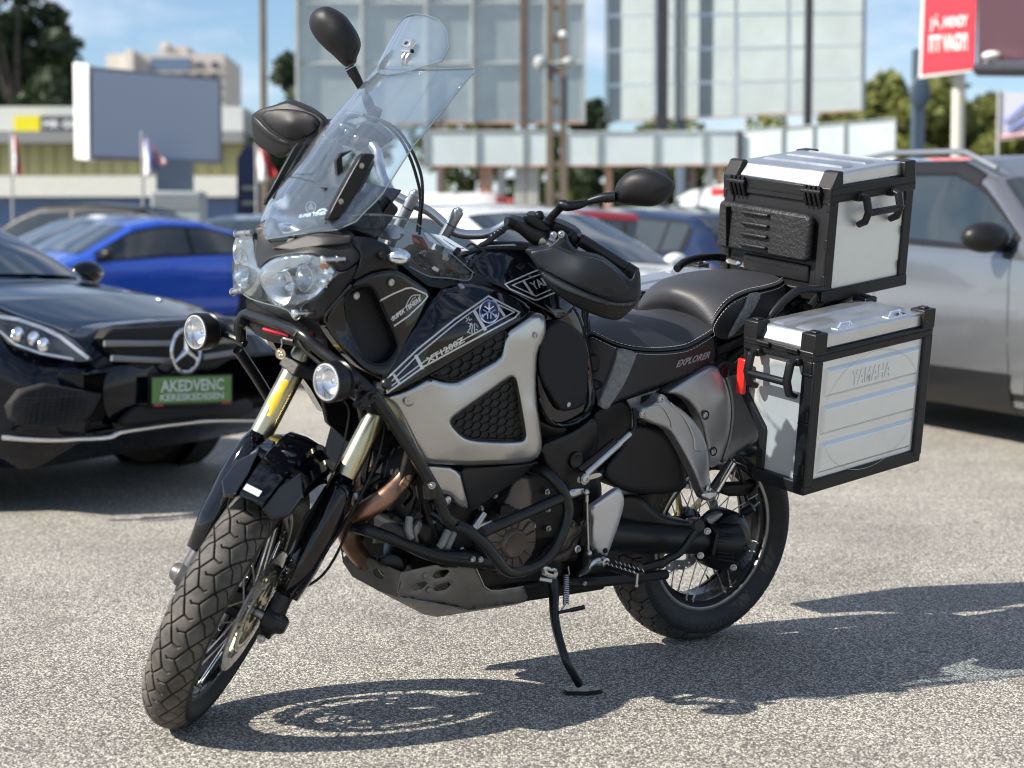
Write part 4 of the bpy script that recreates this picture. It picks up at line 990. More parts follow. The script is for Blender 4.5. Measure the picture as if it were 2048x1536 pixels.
b = B(); b.tube([fair_s(x, y, .001) for x, y in [(690, 600), (700, 583), (718, 573), (741, 572), (752, 586), (765, 615), (794, 682), (794, 700), (781, 718), (767, 728), (746, 728), (724, 712), (708, 672), (696, 642), (690, 600)]], 0.0022, 8, smooth=4); part('intake_rim', b, SATIN, fair)
b = B(); b.tube([fair_s(*z2p('A', u, v), eps=.004) for u, v in [(1225, 1160), (1240, 1085), (1430, 865)]], 0.004, 8, smooth=3); part('fairing_edge', b, GLOSS, fair)
for reg, u, v in (('A', 1740, 845), ('A', 1523, 968)):
    b = B(); p = fair_s(*z2p(reg, u, v), eps=0); b.lathe(p, (0, 1, 0), [(0, .012), (.002, .0115), (.002, .009)], 20); 
    if u == 1740: part('screw_cup', b, DARK, fair)
    b = B(); b.bolt(p+Vector((0, .0015 if u == 1740 else -.03, 0)), (0, 1, 0), .0065, .005); part('fairing_screw', b, STEEL, fair)
tk, tk_s = panel('side_panel', 'C', [(168, 1432, .262), (235, 1250, .252), (335, 1058, .238), (470, 850, .228), (600, 652, .214), (720, 600, .198), (860, 572, .182), (1010, 590, .180), (1190, 655, .19), (1370, 772, .218), (1292, 852, .25), (1135, 950, .264), (860, 1122, .27), (560, 1292, .27), (235, 1465, .268)], GLOSS, bike,
      ctrl=[(600, 1000, .262), (900, 820, .252), (1100, 800, .245)], crown=.007, w=9, thick=.03, step=7)
b = B()
for loop, wd in (([(205, 1335), (450, 1100), (745, 862), (1012, 678), (1256, 806), (1222, 846), (860, 1040), (500, 1235), (215, 1440)], 13), ([(252, 1345), (470, 1128), (755, 893), (1010, 708), (1215, 804), (850, 1002), (510, 1190), (240, 1392)], 9)):
    ribbon(b, tk_s, loop, wd, 'C', closed=(wd == 13))
ribbon(b, tk_s, [(442, 1150), (490, 1245)], 26, 'C'); ribbon(b, tk_s, [(268, 1300), (308, 1362)], 20, 'C'); ribbon(b, tk_s, [(903, 800), (985, 940)], 26, 'C'); ribbon(b, tk_s, [(1055, 712), (1135, 830)], 20, 'C')
text_surf(b, tk_s, 'XT1200Z', (530, 1212), (842, 1030), (-30, -36), 'C', shear=0.25, bold=0.03)
for q in ([(835, 850), (850, 862), (835, 880)], [(855, 845), (862, 870), (880, 860)], [(850, 890), (872, 895), (862, 920)], [(880, 890), (868, 930), (850, 960), (872, 972)], [(845, 965), (862, 940)], [(890, 900), (880, 950), (886, 985)], [(905, 895), (900, 940), (905, 972)], [(918, 905), (928, 922)], [(912, 940), (925, 945)]): ribbon(b, tk_s, q, 6, 'C')
part('panel_decal', b, DECAL, tk)
# round emblem: ring with three crossed tuning forks
ce, rx, ry = (1018, 800), 76, 88
def el(a, k=1.0): return (ce[0]+math.cos(a)*rx*k, ce[1]+math.sin(a)*ry*k)
b = B(); b.add([tk_s(*z2p('C', *el(2*math.pi*i/40, .93)), eps=.0025) for i in range(40)], [tuple(range(40))]); part('emblem_disc', b, BLUE, tk, smooth=False)
b = B(); ribbon(b, lambda x, y, e=.0015: tk_s(x, y, .0035), [el(2*math.pi*i/40) for i in range(40)], 10, 'C', closed=True)
for k in range(3):
    a = -math.pi/2+k*2*math.pi/3; nx, ny = -math.sin(a), math.cos(a)
    f4 = lambda x, y, e=.0015: tk_s(x, y, .0035)
    def q(r, o): return (ce[0]+(math.cos(a)*r+nx*o)*rx, ce[1]+(math.sin(a)*r+ny*o)*ry)
    ribbon(b, f4, [q(-.08, 0), q(-.82, 0)] if False else [q(.05, 0), q(.85, 0)], 11, 'C')
    for o in (-.17, .17): ribbon(b, f4, [q(-.05, o), q(-.62, o)], 8, 'C')
    ribbon(b, f4, [q(-.05, -.17), q(-.05, .17)], 8, 'C'); ribbon(b, f4, [q(.74, -.14), q(.86, 0), q(.74, .14)], 8, 'C')
part('emblem', b, CHROME, tk)
b = B(); f1 = lambda x, y, e=.0015: fair_s(x, y, .0012)
ribbon(b, fair_s, [(1655, 990), (1760, 935), (1860, 893), (1905, 888), (2020, 940), (2028, 958), (1985, 1010), (1880, 1110), (1768, 1188)], 11, 'A'); ribbon(b, fair_s, [(1742, 1138), (1850, 1045)], 6, 'A')
ribbon(b, fair_s, [(1858, 1035), (1880, 985), (1902, 955), (1925, 945), (1972, 945), (1960, 975)], 6, 'A'); ribbon(b, fair_s, [(1880, 1030), (1912, 975), (1935, 960)], 5, 'A')
text_surf(b, fair_s, 'SUPER TENERE', (1757, 1152), (1985, 985), (-18, -30), 'A', shear=0.2, bold=0.03)
part('fairing_decal', b, DECAL, fair)
for s in (1,):
    b = B(); p = tk_s(*z2p('C', 797, 598), eps=.002); b.lathe(p, (-.1, .5, .85), [(-.004, .0095), (.001, .0095), (.003, .007), (.0035, .003), (.002, .0001)], 20); part('fairing_screw', b, STEEL, tk)
# black strip along the upper edge, dash side
panel('fairing_strip', 'O', [(782, 500, .205), (792, 512, .208), (812, 540, .212), (872, 583, .202), (937, 563, .175), (1020, 580, .178), (1014, 572, .16), (935, 545, .15), (880, 560, .17), (830, 525, .19), (800, 495, .195)], SATIN, fair, crown=.003, w=5, thick=.03, out=(.2, .8, .5))
# honeycomb intakes
def honeycomb(name, reg, outline, Yb, parent, cell, m, frame_w=10, hole_crown=.004, ang=-28, sq=0.62, depth=.006):
    o, sf = panel(name, reg, [(u, v, Yb) for u, v in outline], mat(name+'_back', (0.006, 0.006, 0.007), 0.6), parent, crown=.003, w=5, thick=.01)
    b = B(); pl = [z2p(reg, *p) for p in outline]; c0 = np.array(pl).mean(0); s = REG[reg][2]; c = cell/s; a0 = math.radians(ang)
    ca, sa = math.cos(a0), math.sin(a0)
    def tr(x, y): x, y = x, y*sq; return (c0[0]+x*ca-y*sa, c0[1]+x*sa+y*ca)
    n = 14
    for i in range(-n, n):
        for j in range(-n, n):
            x = c*math.sqrt(3)*(i+0.5*(j % 2)); y = c*1.5*j
            hx = [(x+c*math.cos(math.pi/6+k*math.pi/3), y+c*math.sin(math.pi/6+k*math.pi/3)) for k in range(6)]
            for k in range(3):
                p, q = tr(*hx[k]), tr(*hx[(k+1) % 6])
                mid = ((p[0]+q[0])/2, (p[1]+q[1])/2)
                if inside([mid], pl)[0]:
                    A, Bq = sf(*p, .0), sf(*q, .0); dirv = (Bq-A).normalized(); sd = dirv.cross(Vector((0, 1, 0))).normalized()*.0010
                    A2, B2 = A+Vector((0, depth, 0)), Bq+Vector((0, depth, 0))
                    b.add([A-sd, A+sd, Bq+sd, Bq-sd, A2-sd, A2+sd, B2+sd, B2-sd], [(4, 5, 6, 7), (0, 4, 7, 3), (1, 2, 6, 5)])
    tag(part('grille_mesh', b, m, o), kind='stuff')
    b = B(); ribbon(b, lambda x, y, e=.0015: sf(x, y, depth+.0005), outline, frame_w, reg, closed=True); part('grille_rim', b, m, o)
    return o, sf
cowl, cowl_s = panel('silver_cowl', 'D', [(490, 290, .262), (560, 275, .265), (640, 255, .268), (760, 200, .270), (850, 142, .270), (900, 146, .270), (960, 165, .270), (1040, 172, .270), (1095, 162, .270), (1250, 75, .270), (1415, -15, .270), (1440, -90, .268), (1455, -215, .264), (1600, -310, .252), (1695, -370, .242), (1745, -368, .237), (1775, -335, .237), (1785, -240, .242), (1760, -150, .247), (1715, -80, .252), (1702, 60, .257), (1702, 300, .262), (1742, 560, .264), (1752, 680, .264), (1735, 740, .262), (1700, 785, .260), (1600, 812, .257), (1300, 828, .252), (1100, 832, .250), (820, 812, .247), (785, 780, .247), (620, 420, .252), (560, 335, .258)], SILVER, bike,
      holes=[[(1030, 492), (1045, 462), (1085, 428), (1290, 285), (1500, 135), (1530, 140), (1550, 190), (1618, 580), (1612, 620), (1582, 640), (1400, 645), (1200, 632), (1125, 605), (1055, 535)]],
      ctrl=[(900, 420, .276), (1000, 700, .272), (1500, 740, .275), (1660, 400, .274), (1300, 180, .276), (1600, -150, .262)], crown=.013, w=10, thick=.03, step=7, rnd=1)
b = B(); p = cowl_s(*z2p('D', 700, 315), eps=-.001); b.lathe(p, (0, 1, 0), [(.002, .0155), (.0015, .0135), (-.008, .009), (-.008, .0001)], 24, cap=False); part('screw_recess', b, SILVERT, cowl)
b = B(); b.bolt(p+Vector((.006, -.001, 0)), (0, 1, 0), .0065, .006); b.bolt(cowl_s(*z2p('C', 1380, 985), eps=.001), (0, 1, 0), .0065, .005); part('cowl_screw', b, STEEL, cowl)
honeycomb('lower_grille', 'D', [(1040, 492), (1085, 435), (1500, 145), (1525, 150), (1612, 585), (1580, 632), (1200, 622), (1130, 600), (1060, 530)], .252, cowl, 52, SATIN, 9, ang=-38, sq=.62, depth=.004)
honeycomb('upper_grille', 'C', [(560, 1305), (700, 1345), (775, 1345), (840, 1310), (1100, 1168), (1138, 1090), (1148, 960), (1132, 958), (860, 1128)], .258, cowl, 58, SATIN, 8, ang=-32, sq=.62, depth=.006)
panel('cowl_lower', 'D', [(822, 825, .235), (1095, 850, .24), (1130, 1000, .237), (1172, 1165, .232), (1140, 1174, .23), (1085, 1140, .227), (1040, 1095, .224), (1000, 1062, .222), (930, 1056, .22), (905, 1010, .222), (860, 900, .23)], SILVER, cowl, crown=.008, w=10, thick=.02)
b = B(); b.bolt(T('D', [(1005, 1105, .222)])[0], (0, 1, 0), .008, .005); part('cowl_screw', b, STEEL, cowl)
panel('cowl_tab', 'D', [(940, 1070, .215), (1030, 1080, .217), (1040, 1150, .217), (1000, 1200, .215), (940, 1180, .21)], GREYPL, cowl, crown=.004, w=6, thick=.015)
panel('lower_side_cover', 'D', [(1095, 845, .225), (1300, 842, .225), (1640, 820, .222), (1740, 795, .21), (1640, 880, .21), (1400, 1050, .21), (1200, 1195, .205), (1176, 1165, .21), (1135, 1000, .22)], GREYPL, cowl, crown=.006, w=8, thick=.03)
# far side of the bodywork, mirrored from the same shapes
mir, _ = panel('far_side_fairing', 'O', [(655, 624, .18), (703, 567, .214), (776, 536, .221), (870, 588, .205), (1010, 572, .18), (1068, 615, .218), (1010, 660, .264), (860, 750, .27), (765, 790, .262), (722, 738, .238), (688, 706, .212)], GLOSS, bike, crown=.008, w=10, thick=.03, ret_builder=True)
part('side_fairing', mir.flip(1), GLOSS, bike, weld=1e-5, ang=50)
mir, _ = panel('far_side_cowl', 'D', [(490, 290, .262), (850, 142, .27), (1415, -15, .27), (1695, -370, .242), (1785, -240, .242), (1702, 60, .257), (1752, 680, .264), (1600, 812, .257), (820, 812, .247), (620, 420, .252)], SILVER, bike, crown=.014, w=14, thick=.03, ret_builder=True)
part('silver_cowl', mir.flip(1), SILVER, bike, weld=1e-5, ang=50)
# medallion on a split ring under the lamp bar
pm = T('A', [(872, 1408, .12)])[0]; dm = Vector((.8, .6, 0))
b = B(); b.lathe(pm, dm, [(-.0014, .0001), (-.0014, .0115), (.0005, .0125), (.0014, .0122), (.0012, .0108), (.0006, .0104), (.0006, .0001)], 32)
for q in ((-.004, .004), (.003, .002), (-.001, -.004), (.005, -.003)): b.sph(pm+dm*.001+Vector((-.6*q[0], .8*q[0], q[1])), (.0026, .0026, .003), 8, 6)
md_ = P('medallion', b, mat('medallion_brass', (0.55, 0.47, 0.32), 0.35, metal=0.9))
b = B(); b.tube([pm+Vector((0, 0, .012)), pm+Vector((0, 0.003, .022)), pm+Vector((0, 0, .034))], .0014, 8); part('medallion_ring', b, STEEL, md_)

# ------------------------------------------------------------------ indicator, strip of light
for s in (1, -1):
    if s > 0:
        bl, _ = panel('indicator', 'A', [(1700, 640, .235), (1740, 600, .24), (1790, 582, .25), (1850, 600, .26), (1893, 645, .265), (1880, 685, .265), (1820, 707, .26), (1760, 700, .25), (1718, 672, .24)], REFL, bike, crown=.012, w=10, thick=.025, out=(.6, .8, 0))
        panel('indicator_lens', 'A', [(1690, 640, .25), (1740, 592, .255), (1790, 574, .263), (1856, 594, .272), (1902, 645, .278), (1886, 692, .278), (1820, 714, .272), (1755, 708, .262), (1708, 676, .252)], LAMPGLASS, bl, crown=.012, w=10, thick=.02, out=(.6, .8, 0))
        panel('indicator_lip', 'A', [(1720, 650, .262), (1780, 655, .27), (1860, 665, .278), (1800, 668, .275)], SATIN, bl, crown=.002, w=3, thick=.01)
        b = B(); b.tube(T('A', [(1640, 632, .20), (1690, 635, .235)]), [.012, .009], 12); part('indicator_stalk', b, HOSE, bl)
b = B(); b.sph((1.26, -.27, 1.16), (.03, .018, .014)); b.tube([(1.24, -.2, 1.15), (1.25, -.26, 1.16)], .01); P('indicator', b, REFL)

# ------------------------------------------------------------------ windscreen (analytic sheet) and upper deflector
def scr_x(y, z, k=2.1):
    zz = [1.10, 1.17, 1.24, 1.34, 1.40, 1.47, 1.57, 1.62, 1.75]; xx = [1.50, 1.455, 1.425, 1.345, 1.30, 1.235, 1.145, 1.10, 0.99]
    return float(np.interp(z, zz, xx))-k*y*y
def scr_hit(px, py, eps=0.0):
    o = unp(px, py, 0.5); e = unp(px, py, -0.5); g = lambda p: p.x-scr_x(p.y, p.z)
    a, c = 0.0, 1.0; best = None
    N = 60; prev = g(o)
    for i in range(1, N+1):
        q = o.lerp(e, i/N); cur = g(q)
        if prev*cur <= 0:
            lo, hi = (i-1)/N, i/N
            for _ in range(25):
                md = (lo+hi)/2
                if g(o.lerp(e, md))*prev > 0: lo = md
                else: hi = md
            best = o.lerp(e, lo); break
        prev = cur
    if best is None: best = o.lerp(e, .5)
    return best+Vector((eps, eps*.5, 0))
zt = [(1.165, .0), (1.175, .05), (1.195, .115), (1.205, .165), (1.225, .195), (1.29, .205), (1.345, .200), (1.41, .197), (1.48, .196), (1.55, .192), (1.575, .194), (1.585, .188)]
rows = []; nzr = 40; ncr = 25
zs = np.linspace(0, 1, nzr)
wz = [z for z, w in zt]; ww = [w for z, w in zt]
for i in range(nzr):
    z0 = 1.165+(1.586-1.165)*i/(nzr-1); r = []
    w = float(np.interp(z0, wz, ww))
    for j in range(ncr):
        t = -1+2*j/(ncr-1); y = w*t
        zz = z0-0.018*(1-t*t)*max(0, (z0-1.50)/.1)  # dip in the middle of the top edge
        r.append(Vector((scr_x(y, zz)-0.012*max(0, abs(t)-.8)*5*min(1, (z0-1.17)/.1), y, zz)))
    rows.append(r)
b = B(); b.grid(rows); scr = P('windscreen', b, SCREEN, solid=0.003, ang=80)
b = B()
b.tube([r[0] for r in rows[::2]]+[rows[-1][0]], .0016, 6); b.tube([r[-1] for r in rows[::2]]+[rows[-1][-1]], .0016, 6); b.tube(rows[-1], .0016, 6); b.tube(rows[0][::2], .0016, 6)
part('screen_edge', b, EDGEGL, scr)
# side strips of the screen: two thin ridges pressed in the sheet and the black beading on the right
b = B(); b.tube([scr_hit(*z2p('M', u, v), eps=.003) for u, v in [(145, 1105), (250, 920), (370, 720), (505, 495)]], .0022, 8, smooth=4); part('screen_beading', b, HOSE, scr)
b = B(); b.tube([Vector((scr_x(y, z)+.002, y, z)) for y, z in [(-.13, 1.2), (-.145, 1.3), (-.14, 1.42), (-.10, 1.55)]], .0014, 6, smooth=4); b.tube([Vector((scr_x(y, z)+.002, y, z)) for y, z in [(.13, 1.25), (.15, 1.36), (.15, 1.47), (.13, 1.575)]], .0014, 6, smooth=4); part('screen_crease', b, LAMPGLASS, scr)
b = B(); text_surf(b, lambda x, y, e: scr_hit(x, y, -.004), 'SUPER TENERE', (382, 1312), (688, 1272), (4, -36), 'M', shear=.25, bold=.03)
for q in ([(560, 1262), (600, 1225), (650, 1215), (680, 1240)], [(600, 1240), (630, 1222), (660, 1235)]): ribbon(b, lambda x, y, e: scr_hit(x, y, -.004), q, 9, 'M')
part('screen_lettering', b, DECALW, scr)
b = B(); fs_ = lambda x, y, e=0: scr_hit(x, y, -.005); ribbon(b, fs_, [(505+50*math.cos(a), 1200+58*math.sin(a)) for a in np.linspace(0, 2*math.pi, 24)[:-1]], 7, 'M', closed=True)
for k in range(3):
    a = -math.pi/2+k*2.094; nx, ny = -math.sin(a), math.cos(a); q = lambda r, o: (505+(math.cos(a)*r+nx*o)*50, 1200+(math.sin(a)*r+ny*o)*58)
    ribbon(b, fs_, [q(.1, 0), q(.72, 0)], 6, 'M')
    for o in (-.22, .22): ribbon(b, fs_, [q(.05, o), q(.62, o)], 6, 'M')
part('screen_emblem', b, mat('faint_print', (.16, .17, .18), .5), scr)
# upper deflector
rows = []; npz = 14
for i in range(npz):
    t = i/(npz-1); z0 = 1.578+.112*t; w = .150*(1-.0*t)
    w = float(np.interp(t, [0, .15, .45, .8, 1], [.100, .142, .142, .118, .085])); r = []
    for j in range(17):
        q = -1+2*j/16; y = w*q-.010; zz = z0+.012*(1-q*q)*t+.02*(1-abs(q)**2)*0-.022*(1-q*q)*(1-t)
        r.append(Vector((scr_x(0, 1.60)-(zz-1.60)*.55-2.4*y*y+.02, y, zz)))
    rows.append(r)
b = B(); b.grid(rows); dfl = P('screen_deflector', b, SCREEN, solid=.003, ang=80)
b = B(); b.tube([r[0] for r in rows]+rows[-1][1:-1]+[r[-1] for r in rows[::-1]]+rows[0][::-1], .0012, 6); part('deflector_edge', b, EDGEGL, dfl)
# deflector clamp: block, hinge barrel and two claws
c = scr_hit(818, 88); c += (MB.inverted() @ Vector((0, 0, CAM_H))-c).normalized()*.075; rm = Matrix.Rotation(R_(-35), 3, 'Y')
b = B(); b.box(c, (.014, .034, .022), rot=rm); b.cyl(c+Vector((.002, -.018, -.016)), c+Vector((.002, .018, -.016)), .008, n=14); cl = P('deflector_clamp', b, CHROME, bev=.002)
b = B()
for dy in (-.008, .010): b.tube([c+Vector((.0, dy+.003, -.018)), c+Vector((.010, dy, -.034)), c+Vector((.006, dy, -.050)), c+Vector((-.012, dy, -.052))], .0048, 10, smooth=4)
b.box(c+Vector((-.002, .001, -.055)), (.024, .034, .006)); part('clamp_claw', b, STEEL, cl, bev=.0015)
b = B(); b.box(c+Vector((.0075, -.002, .002)), (.002, .009, .008), rot=rm); b.lathe(c+Vector((.002, .018, -.016)), (0, 1, 0), [(0, .005), (.002, .005), (.002, .0028), (.0005, .0001)], 12); part('clamp_recess', b, DARK, cl)
# clear side wing in front of the tank
wing, _ = panel('side_wing', 'C', [(-60, 42, .17), (90, 30, .18), (250, 45, .19), (420, 90, .195), (560, 200, .20), (750, 370, .205), (885, 487, .21), (852, 552, .212), (700, 535, .213), (540, 520, .213), (385, 442, .212), (240, 270, .208), (100, 190, .2), (-60, 158, .19)], clear_mat('wing_plastic', (0.93, 0.95, 0.96), 0.0, refl=.9), bike, crown=.002, w=8, thick=.003, out=(.3, .9, 0))
b = B(); b.tube([p+Vector((.001, .002, 0)) for p in T('C', [(-60, 42, .17), (90, 30, .18), (250, 45, .19), (420, 90, .195), (560, 200, .20), (750, 370, .205), (883, 485, .21), (885, 492, .21), (853, 552, .212), (700, 535, .213), (540, 520, .213), (385, 442, .212)])], .0015, 6, smooth=3); part('wing_edge', b, EDGEGL, wing)
# screen stay on the left and dark brackets behind the screen
stay, _ = panel('screen_stay', 'M', [(690, 1330, .168), (715, 1245, .168), (1012, 700, .168), (1060, 652, .168), (1160, 650, .168), (1178, 680, .168), (1150, 730, .168), (890, 1250, .168), (868, 1310, .168), (700, 1345, .168)], SATIN, bike, crown=.006, w=8, thick=.014)
for u, v in ((1040, 775), (828, 1140)): b = B(); p = T('M', [(u, v, .1685)])[0]; b.lathe(p, (0, 1, 0), [(0, .0062), (.001, .0062), (.001, .0048)], 16, cap=False); b.bolt(p+Vector((0, -.001, 0)), (0, 1, 0), .0036, .004); part('stay_screw', b, STEEL, stay)
b = B(); b.prism([Vector((p.x, -.158, p.z)) for p in T('M', [(690, 1330, .15), (715, 1245, .15), (1012, 700, .15), (1060, 652, .15), (1160, 650, .15), (890, 1250, .15)])], (0, .012, 0)); P('screen_stay', b, SATIN, bev=.003)
panel('stay_bracket', 'M', [(660, 1375, .15), (680, 1335, .15), (880, 1300, .155), (900, 1265, .15), (980, 1060, .13), (1070, 1042, .12), (1165, 1045, .12), (1200, 1100, .12), (1295, 1380, .14), (1230, 1440, .15), (1000, 1420, .15), (880, 1405, .15), (780, 1390, .15)], MATTE, stay, crown=.006, w=8, thick=.025)
panel('stay_bracket', 'M', [(1000, 1130, .135), (1030, 1110, .137), (1200, 1180, .14), (1260, 1370, .15), (1180, 1440, .155), (1140, 1400, .15)], SATIN, stay, crown=.004, w=6, thick=.02)
panel('stay_bracket', 'M', [(1060, 760, .12), (1150, 720, .12), (1180, 745, .12), (960, 1180, .12), (900, 1240, .12)], SATIN, stay, crown=.004, w=6, thick=.02)
# instrument pod and lamp behind the screen
b = B(); b.box((1.225, 0, 1.225), (.06, .22, .11), rot=Matrix.Rotation(R_(-38), 3, 'Y')); b.box((1.26, 0, 1.165), (.10, .18, .05)); inst = P('instrument_pod', b, MATTE, bev=.012, seg=3)
b = B(); b.box((1.206, 0.02, 1.262), (.004, .20, .085), rot=Matrix.Rotation(R_(-38), 3, 'Y')); part('instrument_glass', b, GLOSS, inst)
panel('pod_bracket', 'M', [(780, 720, .10), (830, 650, .10), (950, 620, .10), (840, 690, .10), (850, 830, .10), (880, 970, .10), (840, 965, .10), (800, 940, .10)], GREYPL, inst, crown=.002, w=4, thick=.01, rnd=0)
b = B(); b.tube(T('M', [(640, 1010, .05), (560, 1110, .0), (600, 1180, .04), (700, 1230, .08)]), .010, 10, smooth=4); b.box(T('M', [(700, 1080, .07)])[0], (.05, .05, .04)); b.box(T('M', [(670, 1130, .08)])[0], (.02, .02, .015)); part('wiring_block', b, DARK, inst, bev=.003)

# ------------------------------------------------------------------ tank
rows = []
for x, zc, w, zs_, zb in ((1.02, 1.085, .09, 1.04, .95), (.97, 1.118, .13, 1.05, .93), (.88, 1.142, .155, 1.055, .92), (.78, 1.148, .165, 1.05, .90), (.68, 1.135, .16, 1.035, .88), (.60, 1.095, .145, 1.00, .86), (.545, 1.02, .12, .955, .84)):
    r = []
    for t in np.linspace(-1, 1, 21):
        s = 1 if t >= 0 else -1; a = abs(t)
        if a < .6: q = a/.6; y = w*.86*math.sin(q*math.pi/2); z = zs_+(zc-zs_)*math.cos(q*math.pi/2)**.9 if q < 1 else zs_
        else: q = (a-.6)/.4; y = w*(.86+.14*math.sin(q*math.pi)); z = zs_+(zb-zs_)*q
        r.append(Vector((x, s*y, z)))
    rows.append(r)
b = B(); b.grid(rows); b.f.append(tuple(range(21))); b.f.append(tuple(range(len(b.v)-1, len(b.v)-22, -1)))
tank = P('fuel_tank', b, GLOSS, ang=60, sub=1)
b = B(); b.lathe((.80, 0, 1.143), (.05, 0, 1), [(0, .052), (.008, .050), (.012, .042), (.012, .0001)], 32); part('fuel_cap', b, SILVERT, tank)
ts, ts_s = panel('tank_side', 'O', [(938, 545, .13), (945, 505, .10), (985, 500, .10), (1060, 498, .09), (1120, 515, .11), (1160, 560, .13), (1150, 620, .17), (1118, 640, .195), (1100, 625, .2), (1068, 610, .2), (1020, 582, .19), (980, 566, .175)], GLOSS, tank, crown=.008, w=10, thick=.04, out=(0, .85, .5))
b = B(); ribbon(b, ts_s, [(1700, 360), (1352, 492), (1142, 583), (1182, 622), (1372, 706), (1400, 706), (1560, 640)], 11, 'C'); ribbon(b, ts_s, [(1680, 420), (1350, 530), (1200, 592), (1385, 678), (1540, 610)], 9, 'C'); ribbon(b, ts_s, [(1290, 562), (1362, 665)], 18, 'C')
text_surf(b, ts_s, 'YAMAHA', (1372, 632), (1640, 520), (-40, -60), 'C', shear=0, bold=.02); part('tank_decal', b, DECAL, ts)
b = B(); b.tube(T('N', [(380, 720, .09), (620, 668, .09), (1150, 655, .09), (1300, 680, .09)]), .006, 8, smooth=4); b.tube(T('N', [(560, 620, .0), (700, 600, .0), (1100, 605, .0), (1300, 640, .0)]), .008, 8, smooth=4); P('tank_seam', b, HOSE, parent=tank)
kn, _ = panel('knee_panel', 'O', [(1072, 660, .19), (1085, 625, .185), (1110, 600, .17), (1140, 600, .16), (1165, 640, .16), (1185, 720, .17), (1192, 800, .175), (1180, 830, .18), (1150, 852, .19), (1112, 858, .2), (1085, 842, .208), (1072, 760, .215)], GLOSS, bike, crown=.012, w=12, thick=.06)
panel('knee_pad', 'O', [(1076, 735, .226), (1077, 700, .224), (1088, 665, .220), (1105, 645, .216), (1126, 640, .212), (1152, 656, .206), (1168, 674, .202), (1175, 700, .202), (1176, 740, .204), (1173, 800, .208), (1166, 814, .21), (1128, 824, .216), (1118, 818, .218), (1084, 764, .224)], PAD, kn, crown=.008, w=9, thick=.02)
b = B(); b.bolt(T('D', [(1958, 352, .216)])[0], (0, 1, 0), .005, .003); part('pad_screw', b, STEEL, kn)
b = B(); b.tube(T('D', [(1720, 300, .212), (1790, 440, .21), (1860, 505, .208), (1940, 512, .204), (2040, 480, .2), (2120, 420, .19)]), .0045, 8, smooth=5); part('knee_trim', b, GLOSS, kn)
fc, _ = panel('frame_cover', 'O', [(1083, 892, .20), (1110, 878, .20), (1150, 862, .195), (1192, 830, .185), (1200, 860, .18), (1190, 920, .175), (1178, 985, .17), (1165, 1010, .17), (1130, 980, .175), (1105, 945, .185), (1085, 920, .195)], FRAMEM, bike, crown=.01, w=10, thick=.06)
b = B(); b.lathe(T('I', [(95, 1300, .19)])[0], (0, 1, 0), [(-.01, .022), (.004, .021), (.006, .016), (.004, .012), (.004, .0001)], 24); part('frame_plug', b, SATIN, fc)

# ------------------------------------------------------------------ seats
def seat(name, seam, bott, cen, nm_s):
    S = crom(T('I', seam), 5); Bt = crom(T('I', bott), 5); C_ = crom([Vector((p.x, 0, p.z)) for p in T('I', cen)], 5)
    m_ = min(len(S), len(Bt), len(C_)); rows = []
    for i in range(m_):
        s_, c_, bt = S[i], C_[i], Bt[i]; half = []
        for k in range(9):
            t = k/8; p = c_.lerp(s_, t); e = (1-(1-t)**2.2)  # crown: flat top that rolls over near the seam
            zc = c_.z+(s_.z-c_.z)*t**2.6; half.append(Vector((p.x, s_.y*t, zc)))
        side = [s_.lerp(bt, q)+Vector((0, .010*math.sin(q*math.pi), 0)) for q in (.04, .3, .6, 1)]
        rows.append([Vector((v.x, -v.y, v.z)) for v in (half+side)[:0:-1]]+half+side)
    nh = 9+4
    b = B(); topr = [r[4-0:len(r)-4] for r in rows]; b.grid(topr); st_ = P(name, b, VINYL, ang=55, sub=1)
    b = B(); b.grid([r[:5] for r in rows]); b.f += []
    part(nm_s, b, VINYLS, st_, ang=55)
    b = B(); b.f = []; b.add([rows[0][i] for i in range(len(rows[0]))], [tuple(range(len(rows[0])))]); b.add(rows[-1], [tuple(range(len(rows[-1])))]); part('seat_end', b, VINYLS, st_)
    b = B(); off = Vector((0, .002, .0015))
    pts = [s_+off for s_ in S]
    b.tube(pts, .0018, 6); b.tube([p+Vector((0, .003, -.010)) for p in pts], .0011, 5); b.tube([p+Vector((0, -.008, .0055)) for p in pts], .0011, 5)
    part('seat_piping', b, VINYLS, st_)
    # stitches, one short thread each, in two rows
    b = B(); L = 0
    for a_, c2 in zip(pts[:-1], pts[1:]):
        d_ = c2-a_; k = max(1, int(d_.length/.007))
        for q in range(k):
            m0 = a_+d_*(q/k); m1 = a_+d_*((q+.62)/k)
            for o_ in (Vector((0, .0042, -.010)), Vector((0, -.007, .0068))): b.tube([m0+o_, m1+o_], .0009, 4)
    tag(part('seat_stitching', b, THREAD, st_), kind='stuff')
    return st_
rs = seat('rider_seat', [(140, 545, .085), (200, 560, .115), (335, 622, .150), (460, 650, .166), (600, 655, .172), (740, 637, .172), (830, 592, .166), (912, 540, .155)],
          [(160, 700, .10), (185, 860, .12), (232, 968, .145), (300, 985, .160), (560, 872, .166), (740, 808, .166), (840, 770, .16), (922, 735, .15)],
          [(150, 478, .0), (190, 455, .0), (270, 435, .0), (370, 425, .0), (470, 425, .0), (560, 425, .0), (640, 425, .0), (700, 420, .0)], 'seat_side')
